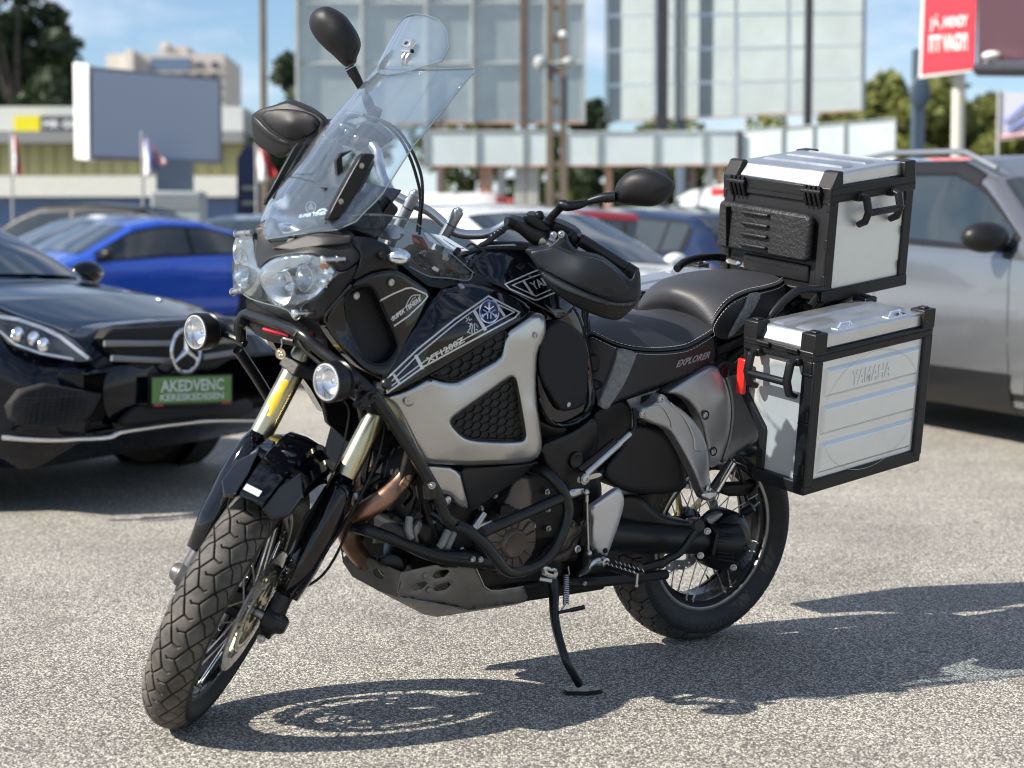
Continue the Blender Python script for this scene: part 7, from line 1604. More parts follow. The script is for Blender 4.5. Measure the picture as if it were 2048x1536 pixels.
    # mirrors, handles, lamps, shut lines
    for s in (1, -1):
        mx = a-.02; mz = belt(mx)+.10; my = s*(hw0+.07)
        bb = B(); ms_ = 1.3 if kind == 'suv' else 1.0; bb.sph((mx+.02, my+s*.02, mz), (.07*ms_, .115*ms_, .068*ms_), 16, 10); bb.tube([(mx, s*(hw0-.06), mz-.06), (mx, my-s*.04, mz-.03)], .03, 8); part('door_mirror', bb, mirror_m or pm, root)
        for x in (mid+.16, mid-.95):
            if kind in ('coupe', 'van') and x < mid: continue
            bb = B(); bb.tube([(x-.09, s*(hw0+.004), belt(x)-.10), (x-.05, s*(hw0+.035), belt(x)-.10), (x+.05, s*(hw0+.035), belt(x)-.10), (x+.09, s*(hw0+.004), belt(x)-.10)], .012, 8); part('door_handle', bb, pm, root)
        if detail:
            lines = [a+.10, mid, c+.42] if kind not in ('coupe', 'van') else [a+.08, c+.45]
            for x in lines:
                bb = B(); bb.grid([[Vector((x+d, s*(S(x, t).y+.0015), S(x, t).z)) for d in (-.003, .003)] for t in np.linspace(5.1, 11.0, 14)]); part('door_gap', bb, WELL, body)
        bb = B(); rw = []
        for x in np.linspace(D['wx'][1]+.42, D['wx'][0]-.42, 12): rw.append([Vector((x, s*(S(x, t).y+.004), S(x, t).z)) for t in (10.3, 11.2, 12)])
        bb.grid(rw); part('sill', bb, TRIM if kind == 'suv' else pm, body)
    if kind == 'suv':
        patch('roof_edge', a-.48, c+.10, 3.3, 4.10, TRIM, .009, both=True, nx=16, nt=3)
        patch('cladding', -D['wx'][0]*0-1.0, .95, 9.4, 11.6, TRIM, .010, both=True, nx=8, nt=3)
    bw = hw(L/2-.02)
    for s in (1, -1):
        if fronts:
            bb = B(); rw = []
            for y in np.linspace(.48, 1.0, 8):
                x = L/2-.03-.30*max(0, (y-.55)/.45)**1.6; hh = hw(x); zt = top(L/2-.06); rw.append([Vector((x+.035, s*min(hh*y, hw0*.94*y+.02), z)) for z in (zt-.02+.04*y, zt-.09+.02*y, zt-.16+.03*y)])
            bb.grid(rw); part('head_lamp', bb, HEADL, root)
        bb = B(); rw = []
        zt = top(-L/2+.09)
        for y in np.linspace(.55, 1.0, 8):
            x = -L/2+.02+.24*max(0, (y-.6)/.4)**1.6; rw.append([Vector((x-.028, s*(hw0*.955*y), z)) for z in (zt-.03, zt-.10, zt-.20)])
        bb.grid(rw); part('tail_lamp', bb, TAIL, root)
    if fronts:
        bb = B(); bb.grid([[Vector((L/2+.012-.05*abs(y)**2, y, z)) for z in (top(L/2-.05)-.17, top(L/2-.05)-.07)] for y in np.linspace(-.38, .38, 9)]); part('grille', bb, WELL, body)
        bb = B(); bb.grid([[Vector((L/2+.012-.10*abs(y)**2, y, z)) for z in (.30, .42)] for y in np.linspace(-.62, .62, 9)]); part('lower_grille', bb, WELL, body)
    if plate:
        for s in ((1, -1) if fronts else (-1,)):
            boxp('number_plate', (s*(L/2+.016), 0, .50 if s > 0 else .78), (.012, .52, .11), DECALW, root, None, .002)
    if rails:
        for s in (1, -1):
            bb = B(); bb.tube([(x, s*(.655-.02*abs(x)), top(x)+.012*(1 if abs(x+.45) < 1.0 else -.6)) for x in np.linspace(.42, -1.5, 14)], .018, 10); part('roof_rail', bb, ALLOY, root)
    return root, sec, S
def ground_m(px, py_, depth, lref, th):
    """frame of a car whose local point lref is seen at px at the given depth, heading th"""
    X = (px-1024)/CAM_F*depth; c, s = math.cos(th), math.sin(th)
    gx = X-(c*lref[0]-s*lref[1]); gy = depth-(s*lref[0]+c*lref[1])
    m = Matrix.Rotation(th, 4, 'Z'); z = gz(gy); sl = (gz(gy+.5)-gz(gy-.5))
    m = Matrix.Translation((gx, gy, z)) @ Matrix.Rotation(math.atan(sl), 4, 'X') @ m
    return m
# black saloon, front left
PB = paint('black_car_paint', (0.002, 0.0035, 0.008), .06, .0, .05, .35)
MM = ground_m(385, 780, 7.85, (2.36, 0), R_(-29))
merc, _, _ = car('sedan', MM, PB, 'black_sedan', 'black saloon with a round star in its grille and a green plate', 'car', fronts=False, plate=False)
def MX(reg, pts): return T(reg, pts, ax=0, M=MM)
def panM(name, ol, m, **k):
    k.setdefault('crown', .01); k.setdefault('w', 10); k.setdefault('thick', .05); k.setdefault('step', 10)
    return panel(name, 'U', ol, m, merc, ax=0, out=(1, 0, 0), M=MM, **k)
# front skin over the nose: bumper, grille and lamps, each at its own distance
bmp, bs = panM('bumper', [(-60, 560, 2.06), (60, 610, 2.10), (200, 660, 2.14), (330, 700, 2.18), (430, 760, 2.24), (560, 690, 2.30), (850, 660, 2.35), (1200, 640, 2.33), (1335, 640, 2.26), (1350, 800, 2.26), (1400, 1000, 2.24), (1430, 1180, 2.18), (1330, 1240, 2.24), (1000, 1235, 2.36), (700, 1290, 2.36), (580, 1325, 2.32), (300, 1335, 2.22), (0, 1320, 2.10), (-80, 1250, 2.02), (-90, 800, 2.02)], PB, crown=.03, w=16, thick=.12,
     ctrl=[(600, 1000, 2.36), (1000, 1000, 2.40), (200, 1000, 2.22), (0, 900, 2.10), (800, 800, 2.38)])
panM('grille', [(562, 760, 2.375), (600, 705, 2.375), (850, 692, 2.385), (1050, 685, 2.385), (1250, 680, 2.37), (1312, 760, 2.36), (1300, 850, 2.37), (1180, 925, 2.39), (950, 950, 2.40), (780, 935, 2.40), (640, 855, 2.39)], WELL, rnd=0)
for a_, c_ in (((572, 788, 2.41), (945, 788, 2.42)), ((612, 868, 2.42), (935, 882, 2.43)), ((1112, 862, 2.42), (1300, 835, 2.40)), ((1100, 780, 2.42), (1290, 770, 2.40))):
    b = B(); b.tube(MX('U', [a_, c_]), .014, 10, ry=.008); part('grille_bar', b, SILVERT, merc)
c0 = MX('U', [(1020, 828, 2.46)])[0]; b = B(); rr = .098
b.tube([c0+Vector((0, math.sin(t)*rr, math.cos(t)*rr)) for t in np.linspace(0, 2*math.pi, 33)], .010, 10)
for k in range(3): t = k*2.0944; b.tube([c0, c0+Vector((0, math.sin(t)*rr, math.cos(t)*rr))], [.014, .006], 8)
part('star_emblem', b, CARCHROME, merc)
hlm, hs = panM('head_lamp', [(-60, 590, 2.10), (60, 640, 2.14), (200, 682, 2.18), (330, 722, 2.22), (440, 795, 2.29), (512, 868, 2.34), (490, 888, 2.34), (400, 888, 2.31), (220, 852, 2.25), (80, 810, 2.18), (0, 710, 2.13), (-60, 650, 2.09)], mat('lamp_dark', (0.05, 0.055, 0.06), .08, coat=1), thick=.02, crown=.008)
b = B(); ribbon(b, hs, [(0, 640), (100, 655), (230, 700), (330, 750), (420, 820), (480, 865)], 20, 'U'); ribbon(b, hs, [(0, 720), (80, 790), (220, 840), (400, 872)], 12, 'U'); part('lamp_strip', b, mat('lamp_strip', (.8, .82, .85), .15, metal=.3), hlm)
for u, v in ((100, 740), (185, 765), (240, 800)): b = B(); p = hs(*z2p('U', u, v), eps=.004); b.sph(p, (.012, .035, .035), 14, 8); part('lamp_projector', b, REFL, hlm)
panM('side_intake', [(42, 1130, 2.20), (110, 1040, 2.25), (250, 1005, 2.32), (560, 1065, 2.40), (500, 1180, 2.40), (400, 1235, 2.37), (250, 1250, 2.31), (120, 1238, 2.25), (60, 1200, 2.21)], WELL, thick=.02, rnd=0)
b = B()
for k in range(9): 
    v = 1060+20*k; b.tube(MX('U', [(60+abs(k-4)*8, v+30, 2.27), (230, v+30, 2.34), (500-12*k, v+10, 2.415)]), .003, 4)
for k in range(14): u = 80+32*k; b.tube(MX('U', [(u, 1055+(0 if u > 200 else 40), 2.27+.0003*u), (u-30, 1238, 2.27+.0003*u)]), .0025, 4)
tag(part('intake_mesh', b, TRIM, merc), kind='stuff')
panM('centre_intake', [(760, 1120, 2.42), (840, 1135, 2.42), (1270, 1115, 2.41), (1380, 1080, 2.36), (1390, 1190, 2.36), (1100, 1195, 2.41), (700, 1245, 2.41), (640, 1235, 2.41)], WELL, thick=.02)
b = B(); b.tube(MX('U', [(10, 1300, 2.20), (200, 1312, 2.30), (400, 1312, 2.38), (590, 1302, 2.42), (690, 1268, 2.43), (1100, 1215, 2.43), (1400, 1210, 2.34)]), .013, 10, smooth=4, ry=.02); part('chrome_lip', b, CARCHROME, merc)
q = [MX('U', [p])[0] for p in ((828, 968, 2.45), (1275, 955, 2.45), (1275, 1120, 2.45), (828, 1132, 2.45))]
b = B(); b.prism(q, (-.02, 0, 0)); pf = part('plate_frame', b, TRIM, merc)
GRN = mat('plate_green', (0.10, 0.24, 0.055), .45)
q2 = [MX('U', [p])[0] for p in ((836, 976, 2.453), (1268, 963, 2.453), (1268, 1104, 2.453), (836, 1118, 2.453))]
b = B(); b.prism(q2, (-.004, 0, 0)); part('number_plate', b, GRN, merc)
b = B(); o = MX('U', [(880, 1056, 2.456)])[0]; e1 = MX('U', [(1228, 1042, 2.456)])[0]; e2 = MX('U', [(880, 988, 2.456)])[0]; text_flat(b, 'AKEDVENC', o, e1-o, e2-o, bold=.03)
o = MX('U', [(878, 1104, 2.456)])[0]; e1 = MX('U', [(1228, 1090, 2.456)])[0]; e2 = MX('U', [(878, 1066, 2.456)])[0]; text_flat(b, 'KERESKEDESEN', o, e1-o, e2-o, bold=.03); part('plate_lettering', b, mat('plate_print', (.55, .62, .58), .5), merc)
for p in ((845, 1128), (1215, 1112)): b = B(); q3 = [MX('U', [(p[0]+d[0], p[1]+d[1], 2.456)])[0] for d in ((0, -8), (50, -9), (50, 4), (0, 5))]; b.prism(q3, (-.003, 0, 0)); part('plate_clip', b, mat('clip_red', (.4, .03, .05), .4), merc)
b = B(); b.sph(MX('U', [(875, 548, 2.05)])[0], (.02, .012, .01), 10, 6); part('hood_badge', b, CARCHROME, merc)

# silver SUV on the right
PS = paint('silver_car_paint', (0.26, 0.27, 0.285), .28, .75)
car('suv', ground_m(1955, 470, 9.5, (.82, -1.05), R_(-69)), PS, 'silver_suv', 'silver off-roader with black door mirror and roof rails, right of the motorcycle', 'car', rails=True, mirror_m=TRIM)
car('coupe', ground_m(215, 505, 18.8, (.78, 1.0), R_(-140)), paint('blue_car_paint', (0.02, 0.10, 0.58), .2, .3), 'blue_coupe', 'bright blue coupe behind the black saloon', 'car', mirror_m=TRIM)
car('sedan', ground_m(1010, 425, 12.6, (0, 0), R_(-50)), paint('white_car_paint', (0.78, 0.78, 0.77), .2, 0), 'white_sedan', 'white saloon just behind the handlebars of the motorcycle', 'car')
car('hatch', ground_m(1430, 495, 14.5, (-2.0, .8), R_(122)), paint('dark_blue_paint', (0.015, 0.03, 0.08), .15, .4), 'dark_blue_hatchback', 'dark blue hatchback with a red tail lamp, left of the top case', 'car')
car('hatch', ground_m(1005, 405, 16.5, (0, 0), R_(172)), paint('dark_red_paint', (0.22, 0.008, 0.015), .2, .4), 'red_car', 'dark red car with only its roof showing above the white saloon', 'car')
car('suv', ground_m(140, 405, 27.0, (0, 0), R_(168)), paint('dark_grey_paint', (0.006, 0.007, 0.009), .15, 0, .1), 'black_estate', 'black off-roader with dark windows in the far row at the left', 'car')
car('sedan', ground_m(190, 430, 21.0, (.3, .5), R_(-140)), paint('pale_blue_paint', (0.20, 0.27, 0.38), .25, .5), 'pale_blue_sedan', 'pale blue saloon between the bright blue coupe and the black off-roader', 'car')
car('hatch', ground_m(520, 440, 24.5, (0, 0), R_(-100)), paint('grey_blue_paint', (0.12, 0.16, 0.23), .25, .5), 'grey_hatchback', 'grey blue hatchback beyond the rear of the bright blue coupe', 'car')
car('van', ground_m(1440, 400, 36, (0, 0), R_(100)), paint('white_van_paint', (0.75, 0.75, 0.74), .3, 0), 'white_van', 'white van far off between the side mirror and the top case', 'van', group='white vans at the far side of the lot')
car('van', ground_m(790, 400, 38, (0, 0), R_(175)), paint('white_van_paint2', (0.72, 0.73, 0.74), .3, 0), 'white_van', 'white van far off behind the cables of the handlebar', 'van', group='white vans at the far side of the lot')
car('hatch', ground_m(1340, 470, 22, (0, 0), R_(-95)), paint('grey_paint3', (0.06, 0.065, 0.07), .25, .5), 'grey_hatchback', 'dark grey hatchback beyond the dark blue one', 'car')
# ================================================================== BACKGROUND
def WP(px, py, d):
    c, s = math.cos(CAM_PIT), math.sin(CAM_PIT); a, b_ = (px-1024)/CAM_F, -(py-768)/CAM_F
    v = Vector((a, c+b_*s, -s+b_*c)); return Vector((0, 0, CAM_H))+v*(d/v.y)
GAL = mat('weathered_sheet', (0.46, 0.54, 0.56), 0.6, var=.10, vscale=.8, dirt=(0.36, 0.43, 0.45), dirt_amt=.6, dirt_scale=1.2)
GALL = mat('light_sheet', (0.31, 0.365, 0.37), 0.6, var=.08, vscale=.9, dirt=(0.26, 0.31, 0.31), dirt_amt=.6, dirt_scale=1.5)
GALB = mat('brightened_sheet', (0.56, 0.64, 0.65), 0.6, var=.08, vscale=.9, dirt=(0.48, 0.54, 0.54), dirt_amt=.6, dirt_scale=1.5)  # missing sun put into the colour: paler for the less lit low hoardings
RUST = mat('rusty_steel', (0.40, 0.24, 0.17), .7, var=.25, vscale=4)
FRM = mat('painted_frame', (0.40, 0.43, 0.42), .6, var=.15, vscale=3)
DPOST = mat('dark_post', (0.035, 0.035, 0.042), .5, var=.2)
CONC = mat('concrete', (0.165, 0.135, 0.105), .9, var=.2, vscale=2)
BROWN = mat('brown_post', (0.11, 0.085, 0.075), .7, var=.2)
LPOST = mat('pale_post', (0.38, 0.38, 0.36), .6, var=.1)
def postw(name, px, y0, d, w, m, parent=None, y1=None, **tg):
    """upright post, width w pixels, from photo row y0 down to the ground (or row y1)"""
    p = WP(px, y0, d); z1 = gz(d) if y1 is None else WP(px, y1, d).z; r = w/CAM_F*d/2; b = B()
    b.box(((p.x), d, (p.z+z1)/2), (2*r, 2*r, p.z-z1)); o = part(name, b, m, parent, bev=min(.02, r*.3))
    return tag(o, **tg) if tg else o
def sheet_wall(name, x0, x1, yt0, yt1, yb0, yb1, d0, d1, cols, rws, m, label, frame_m, group, th=.06, gap=.014, frame=.07, back=None):
    """large hoarding seen from behind, made of separate sheets; edges given as photo rows at its left and right end"""
    A, Bt = WP(x0, yt0, d0), WP(x1, yt1, d1); A0, B0 = WP(x0, yb0, d0), WP(x1, yb1, d1); root = empty(name, loc=(A.x, A.y, 0), label=label, cat='billboard', group=group); inv = Vector((-A.x, -A.y, 0))
    nrm = (Bt-A).cross(Vector((0, 0, 1))).normalized(); nrm = -nrm if nrm.y > 0 else nrm
    pt = lambda u, v: (A.lerp(Bt, u)).lerp(A0.lerp(B0, u), v)+inv
    for i in range(len(cols)-1):
        for j in range(len(rws)-1):
            g = .004; u0, u1, v0, v1 = cols[i]+g, cols[i+1]-g, rws[j]+g*1.4, rws[j+1]-g*1.4; o_ = nrm*rng.uniform(-.01, .01)
            b = B(); b.prism([pt(u0, v0)+o_, pt(u1, v0)+o_, pt(u1, v1)+o_, pt(u0, v1)+o_], -nrm*.03); part('sheet', b, m, root)
    for c in cols:
        b = B(); a, e = pt(c, 0), pt(c, 1); b.box((a+e)/2+nrm*(.03), (frame, th, abs(a.z-e.z)+.04)); part('frame_bar', b, frame_m, root)
    for r in rws:
        b = B(); a, e = pt(0, r)+nrm*.02, pt(1, r)+nrm*.02; b.tube([a, e], frame*.5, 4); part('frame_bar', b, RUST if r == rws[-1] else frame_m, root)
    return root, pt, nrm, inv
G1 = 'hoardings of pale metal sheets beyond the car park'
h1, _, _, i1 = sheet_wall('billboard', 592, 1168, -330, -330, 248, 246, 40, 41.5, [0, .22, .44, .60, .78, .86, 1], [0, .29, .58, .79, 1], GAL, 'large hoarding of blue grey sheets behind the windscreen, crossed by the concrete pylon', FRM, G1)
h2, _, _, i2 = sheet_wall('billboard', 1214, 1732, -320, -300, 243, 222, 42, 38, [0, .20, .32, .52, .72, .80, 1], [0, .12, .25, .38, .50, .62, .745, .87, 1], GALL, 'large hoarding of pale sheets with thin rusty frame, above the top case', FRM, G1, frame=.04)
h3, _, _, i3 = sheet_wall('billboard', 848, 1095, 262, 262, 332, 332, 37, 37, [0, .42, .80, 1], [0, 1], GALB, 'low pale hoarding left of the concrete pylon', FRM, G1, frame=.035)
h4, _, _, i4 = sheet_wall('billboard', 1124, 1475, 265, 262, 332, 330, 37, 37, [0, .2, .52, .8, 1], [0, 1], GALB, 'low pale hoarding between the concrete pylon and the dark post', FRM, G1, frame=.035)
h5, _, _, i5 = sheet_wall('billboard', 1478, 1790, 262, 238, 330, 328, 37, 36, [0, .28, .48, .68, 1], [0, 1], GALB, 'low pale hoarding above the roof rail of the silver off-roader', FRM, G1, frame=.035)
GP = 'posts that carry the hoardings'
def hpost(root, inv, px, y0, d, w, m, y1=None):
    o = postw('post', px, y0, d, w, m, None, y1); o.parent = root; o.location = inv; return o
hpost(h1, i1, 1048, -340, 39.5, 17, BROWN)
for px in (668, 880): hpost(h1, i1, px, 240, 40.5, 14, BROWN)
hpost(h2, i2, 1327, -340, 40.0, 22, DPOST); hpost(h2, i2, 1366, -330, 41.5, 17, mat('blue_grey_post', (.16, .22, .28), .6)); hpost(h2, i2, 1622, -330, 37.5, 15, DPOST)
for px, w, m in ((972, 26, RUST), (1003, 16, LPOST), (1040, 22, LPOST), (1066, 22, LPOST), (884, 12, BROWN)): hpost(h3, i3, px, 325, 37.3, w, m)
for px, w, m in ((1217, 15, RUST), (1420, 14, LPOST), (1440, 13, RUST), (1385, 14, BROWN)): hpost(h4, i4, px, 325, 37.3, w, m)
for px, w, m in ((1478, 9, DPOST), (1660, 12, LPOST), (1700, 12, LPOST)): hpost(h5, i5, px, 262 if px == 1478 else 325, 36.9, w, m)
# concrete lattice pylon
pyl = empty('concrete_pylon', loc=(WP(1113, 400, 34).x, 34, gz(34)), label='concrete pylon of two legs joined by rungs, with a small lamp on it', cat='pylon')
cx = WP(1113, 400, 34).x; zt_ = WP(1113, -60, 34).z-gz(34)
for s in (-1, 1): b = B(); b.tube([(s*.155, 0, 0), (s*.115, 0, zt_+1)], .095, 4, upv=(1, 1, 0)); part('pylon_leg', b, CONC, pyl)
for k in range(12): b = B(); b.box((0, 0, .3+k*.62), (.34-.008*k, .10, .12)); part('pylon_rung', b, CONC, pyl)
for dx, zz in ((-.33, 4.77), (.24, 4.80)):
    b = B(); b.sph((dx, -.12, zz+.0), (.13, .08, .15 if dx < 0 else .09), 14, 8); b.tube([(dx, -.1, zz), (0, -.05, zz)], .03, 6); part('floodlight', b, FRM, pyl)
b = B(); b.sph((.12, -.15, 5.33), (.08, .06, .07), 12, 8); part('lamp', b, DECALW, pyl); b = B(); b.cyl((.14, -.12, 3.7), (.14, -.12, 4.5), .06, n=10); part('cable_box', b, DPOST, pyl)
o = postw('wooden_pole', 525, -60, 38, 13, CONC, label='slim upright pole left of the large blue grey hoarding', cat='pole')
# light box hoarding on a column
lb = empty('light_box', loc=(WP(340, 400, 30).x, 30, gz(30)), label='blank grey blue light box hoarding with a white edge, on a column', cat='billboard')
def LBp(px, py, d): return WP(px, py, d)-Vector(lb.location)
b = B(); b.prism([LBp(178, 132, 29.6), LBp(443, 156, 31.2), LBp(445, 326, 31.2), LBp(178, 318, 29.6)], (-.08, .40, 0)); part('light_box_frame', b, mat('box_frame', (.20, .215, .24), .5), lb, bev=.02)
b = B(); b.prism([LBp(184, 140, 29.55), LBp(437, 162, 31.15), LBp(438, 321, 31.15), LBp(184, 312, 29.55)], (-.0, .02, 0)); part('screen_panel', b, mat('blank_panel', (.37, .425, .53), .35), lb)
b = B(); b.prism([LBp(146, 124, 30.1), LBp(176, 128, 29.5), LBp(178, 322, 29.5), LBp(149, 318, 30.1)], (.05, .35, 0)); part('white_edge', b, mat('white_edge', (.75, .76, .74), .5), lb, bev=.02)
b = B(); p = LBp(346, 318, 30.2); b.box((p.x, .35, p.z/2), (.60, .40, p.z)); part('column', b, mat('column_grey', (.16, .19, .235), .6), lb, bev=.02)
b = B(); p = LBp(352, 382, 29.8); b.box((p.x, .1, p.z/2), (.86, .7, p.z)); bb_ = part('column_base', b, mat('base_grey', (.34, .38, .39), .7), lb, bev=.02)
b = B()
for i in range(10):
    for j in range(3): b.box((p.x-.38+.084*i, -.26, p.z-.08-.10*j), (.045, .03, .055))
tag(part('base_pattern', b, FRM, bb_), kind='stuff')
# low industrial hall
HALLY = mat('hall_wall', (.36, .34, .17), .8, var=.08, vscale=.3)
D0 = 58
def boxpx(x0, x1, y0, y1, d, dep, m, name, parent, inv=Vector((0, 0, 0)), to_ground=False):
    a, e = WP(x0, y0, d), WP(x1, y1, d); z0 = gz(d)-.2 if to_ground else e.z; b = B(); b.box(((a.x+e.x)/2, d+dep/2, (a.z+z0)/2), (abs(e.x-a.x), dep, abs(a.z-z0))); o = part(name, b, m, parent, M=Matrix.Translation(inv)); return o
hall = empty('low_hall', loc=(WP(200, 400, D0).x, D0, gz(D0)), label='low yellow hall with a white roof band and signs, behind the light box', cat='building'); iv = -Vector(hall.location)
boxpx(-700, 486, 284, 352, D0, 14, HALLY, 'wall', hall, iv); boxpx(-700, 486, 392, 430, D0-.3, 14, mat('hall_base', (.12, .18, .33), .7), 'base_wall', hall, iv, True)
boxpx(-700, 486, 213, 264, D0+.4, 14, mat('roof_band', (.60, .62, .60), .6), 'roof_band', hall, iv); boxpx(-700, 486, 262, 285, D0-.5, 1.2, mat('gutter', (.23, .24, .235), .6), 'gutter', hall, iv)
boxpx(-700, 486, 352, 393, D0-.8, 1.5, mat('awning', (.66, .66, .60), .7, var=.06), 'awning', hall, iv)
for k in range(24): boxpx(-200+28*k, -197+28*k, 287, 350, D0-.06, .06, mat('wall_seam', (.26, .25, .13), .8) if k == 0 else bpy.data.materials['wall_seam'], 'wall_rib', hall, iv)
sy = boxpx(28, 80, 232, 262, D0-.2, .3, mat('sign_yellow', (.80, .70, .01), .5), 'yellow_sign', hall, iv); sd = boxpx(82, 185, 232, 262, D0-.2, .3, mat('sign_dark', (.06, .065, .075), .5), 'dark_sign', hall, iv)
b = B(); p = WP(86, 256, D0-.25)+iv; q = WP(180, 256, D0-.25)+iv; r = WP(86, 240, D0-.25)+iv; text_flat(b, 'MR GUMI', p, q-p, r-p, bold=.04); part('sign_lettering', b, DECALW, sd)
# block of flats far behind
DF = 230; fl = empty('block_of_flats', loc=(WP(330, 400, DF).x, DF, 0), label='pale block of flats rising above the light box', cat='building'); iv2 = -Vector(fl.location)
FW = mat('flat_wall', (.52, .47, .43), .8, var=.05); FWL = mat('flat_wall_light', (.66, .62, .55), .8)
boxpx(262, 452, 108, 420, DF, 14, FW, 'wall', fl, iv2, True); boxpx(212, 262, 108, 420, DF-1, 12, FWL, 'stair_tower', fl, iv2, True); boxpx(250, 270, 98, 420, DF-2, 6, FWL, 'stair_tower', fl, iv2, True)
boxpx(320, 374, 92, 110, DF+3, 6, FW, 'roof_house', fl, iv2); boxpx(322, 334, 84, 96, DF+2, 3, FWL, 'chimney', fl, iv2); boxpx(300, 380, 116, 142, DF-.4, .5, mat('glazing', (.12, .17, .26), .1), 'glazed_strip', fl, iv2)
FWN = mat('flat_window', (.07, .08, .10), .15)
for j in range(8):
    for i in range(6 if j else 2):
        x = 392+30*i if j == 0 else 276+29*i; boxpx(x, x+14, 124+22*j, 136+22*j, DF-.3, .4, FWN, 'window', fl, iv2)
for j in range(6): boxpx(262, 452, 143+22*j, 145+22*j, DF-.5, .6, FWL, 'balcony_slab', fl, iv2)
# flags
def flag(name, pole_px, top, bot, d, cloth, label, m):
    p = WP(pole_px, top, d); r = empty(name, loc=(p.x, d, gz(d)), label=label, cat='flag'); z = p.z-gz(d); b = B(); b.cyl((0, 0, 0), (0, 0, z), .022, n=8); part('flagpole', b, LPOST, r)
    nx, nz = 10, 12; rows = []
    for i in range(nz+1):
        t = i/nz; row = []
        for j in range(nx+1):
            q = j/nx; px = cloth[0][0]*(1-t)*(1-q)+cloth[1][0]*(1-t)*q+cloth[3][0]*t*(1-q)+cloth[2][0]*t*q; py = cloth[0][1]*(1-t)*(1-q)+cloth[1][1]*(1-t)*q+cloth[3][1]*t*(1-q)+cloth[2][1]*t*q
            row.append(WP(px, py, d+.10*math.sin(q*7+t*4))-Vector(r.location))
        rows.append(row)
    for k, mm in enumerate(m):
        a, e = int(k*nx/len(m)), int((k+1)*nx/len(m)); b = B(); b.grid([row[a:e+1] for row in rows]); part('flag_cloth', b, mm, r, solid=.01)
    return r
FR = mat('flag_red', (.62, .05, .05), .7); FWh = mat('flag_white', (.78, .78, .80), .7); FBl = mat('flag_blue', (.20, .24, .50), .7); FPk = mat('flag_pink', (.70, .42, .45), .7)
flag('flag', 22, 262, 0, 32, [(22, 266), (34, 275), (43, 350), (28, 352)], 'red and white flag hanging at the left edge before the yellow hall', [FWh, FR])
flag('flag', 284, 262, 0, 27, [(284, 266), (300, 285), (334, 325), (290, 358)], 'white and blue flag before the light box', [FWh, FBl, FPk])
flag('flag', 512, 285, 0, 29, [(512, 292), (528, 300), (556, 352), (520, 366)], 'red and white flag half behind the far hand guard', [FWh, FR])
nb = empty('banner', loc=(WP(492, 400, 31).x, 31, gz(31)), label='dark blue upright banner beside the slim pole', cat='banner')
b = B(); q = [WP(px, py, 31)-Vector(nb.location) for px, py in ((474, 318), (486, 296), (506, 286), (520, 300), (522, 432), (474, 432))]; b.prism(q, (0, .04, 0)); part('banner_cloth', b, mat('navy', (.015, .025, .07), .6), nb)
for y in (372, 402): b = B(); q = [WP(px, py, 30.95)-Vector(nb.location) for px, py in ((484, y), (516, y), (516, y+8), (484, y+8))]; b.prism(q, (0, .02, 0)); part('banner_print', b, mat('banner_print', (.28, .30, .25), .6) if y == 372 else bpy.data.materials['banner_print'], nb)
# red advertising sign and its neighbours, right edge
rs_ = empty('red_sign', loc=(WP(1900, 400, 22).x, 22, gz(22)), label='red upright sign with white words, on a pale round post', cat='sign'); ir = -Vector(rs_.location)
q = [WP(*p)+ir for p in ((1848, -80, 22.6), (1958, -80, 21.6), (1950, 142, 21.6), (1838, 156, 22.6))]; b = B(); b.prism(q, (.02, .12, 0)); part('sign_frame', b, mat('sign_frame', (.70, .66, .66), .5), rs_)
q = [WP(*p)+ir for p in ((1851, -78, 22.57), (1953, -78, 21.62), (1945, 136, 21.62), (1842, 150, 22.57))]; b = B(); b.prism([v-Vector((0, .03, 0)) for v in q], (0, .02, 0)); part('sign_face', b, mat('sign_red', (.72, .035, .05), .45), rs_)
b = B()
def rsp_(px, py): t = (px-1842)/(1948-1842); return WP(px, py, 22.57+(21.62-22.57)*t)+ir-Vector((.01, .05, 0))
for tx, x0, x1, yb, h in (('JÓ, HOGY', 1860, 1935, 64, 32), ('ITT VAGY!', 1858, 1934, 106, 34)): o = rsp_(x0, yb); text_flat(b, tx, o, rsp_(x1, yb-5)-o, rsp_(x0, yb-h)-o, bold=.04)
part('sign_lettering', b, mat('sign_white', (.85, .72, .70), .5), rs_)
b = B(); p = WP(1918, 130, 22.3)+ir; b.cyl((p.x, p.y, 0), (p.x, p.y, p.z), .085, n=20); part('post', b, mat('cream_post', (.55, .53, .46), .6), rs_)
bb2 = empty('brown_billboard', loc=(WP(2060, 400, 20).x, 20, gz(20)), label='dark plum coloured billboard on a black beam at the top right corner', cat='billboard'); ib = -Vector(bb2.location)
q = [WP(*p)+ib for p in ((1962, -90, 20.6), (2260, -90, 17.5), (2260, 118, 17.5), (1962, 120, 20.6))]; b = B(); b.prism(q, (0, .15, 0)); part('billboard_face', b, mat('plum', (.085, .035, .045), .4), bb2)
b = B(); b.tube([WP(1955, 138, 20.5)+ib, WP(2280, 140, 17.4)+ib], .085, 4, upv=(0, 0, 1)); part('beam', b, DPOST, bb2)
b = B(); p = WP(2200, 140, 18)+ib; b.cyl((p.x, p.y, 0), p, .12, n=16); part('post', b, DPOST, bb2)
b = B(); b.sph(WP(1984, 112, 20.2)+ib, (.12, .10, .06), 14, 8); b.tube([WP(1984, 112, 20.2)+ib, WP(1965, 138, 20.4)+ib], .02, 6); part('sign_lamp', b, DECALW, bb2)
o = postw('dark_post', 1838, 98, 26, 24, mat('navy_post', (.045, .075, .11), .5), label='dark blue post with a rounded plate left of the red sign', cat='post')
b = B(); p = WP(1840, 185, 25.8); b.sph(p, (.16, .05, .26), 20, 12); pl_ = part('post_plate', b, bpy.data.materials['navy_post'], None); pl_.parent = o
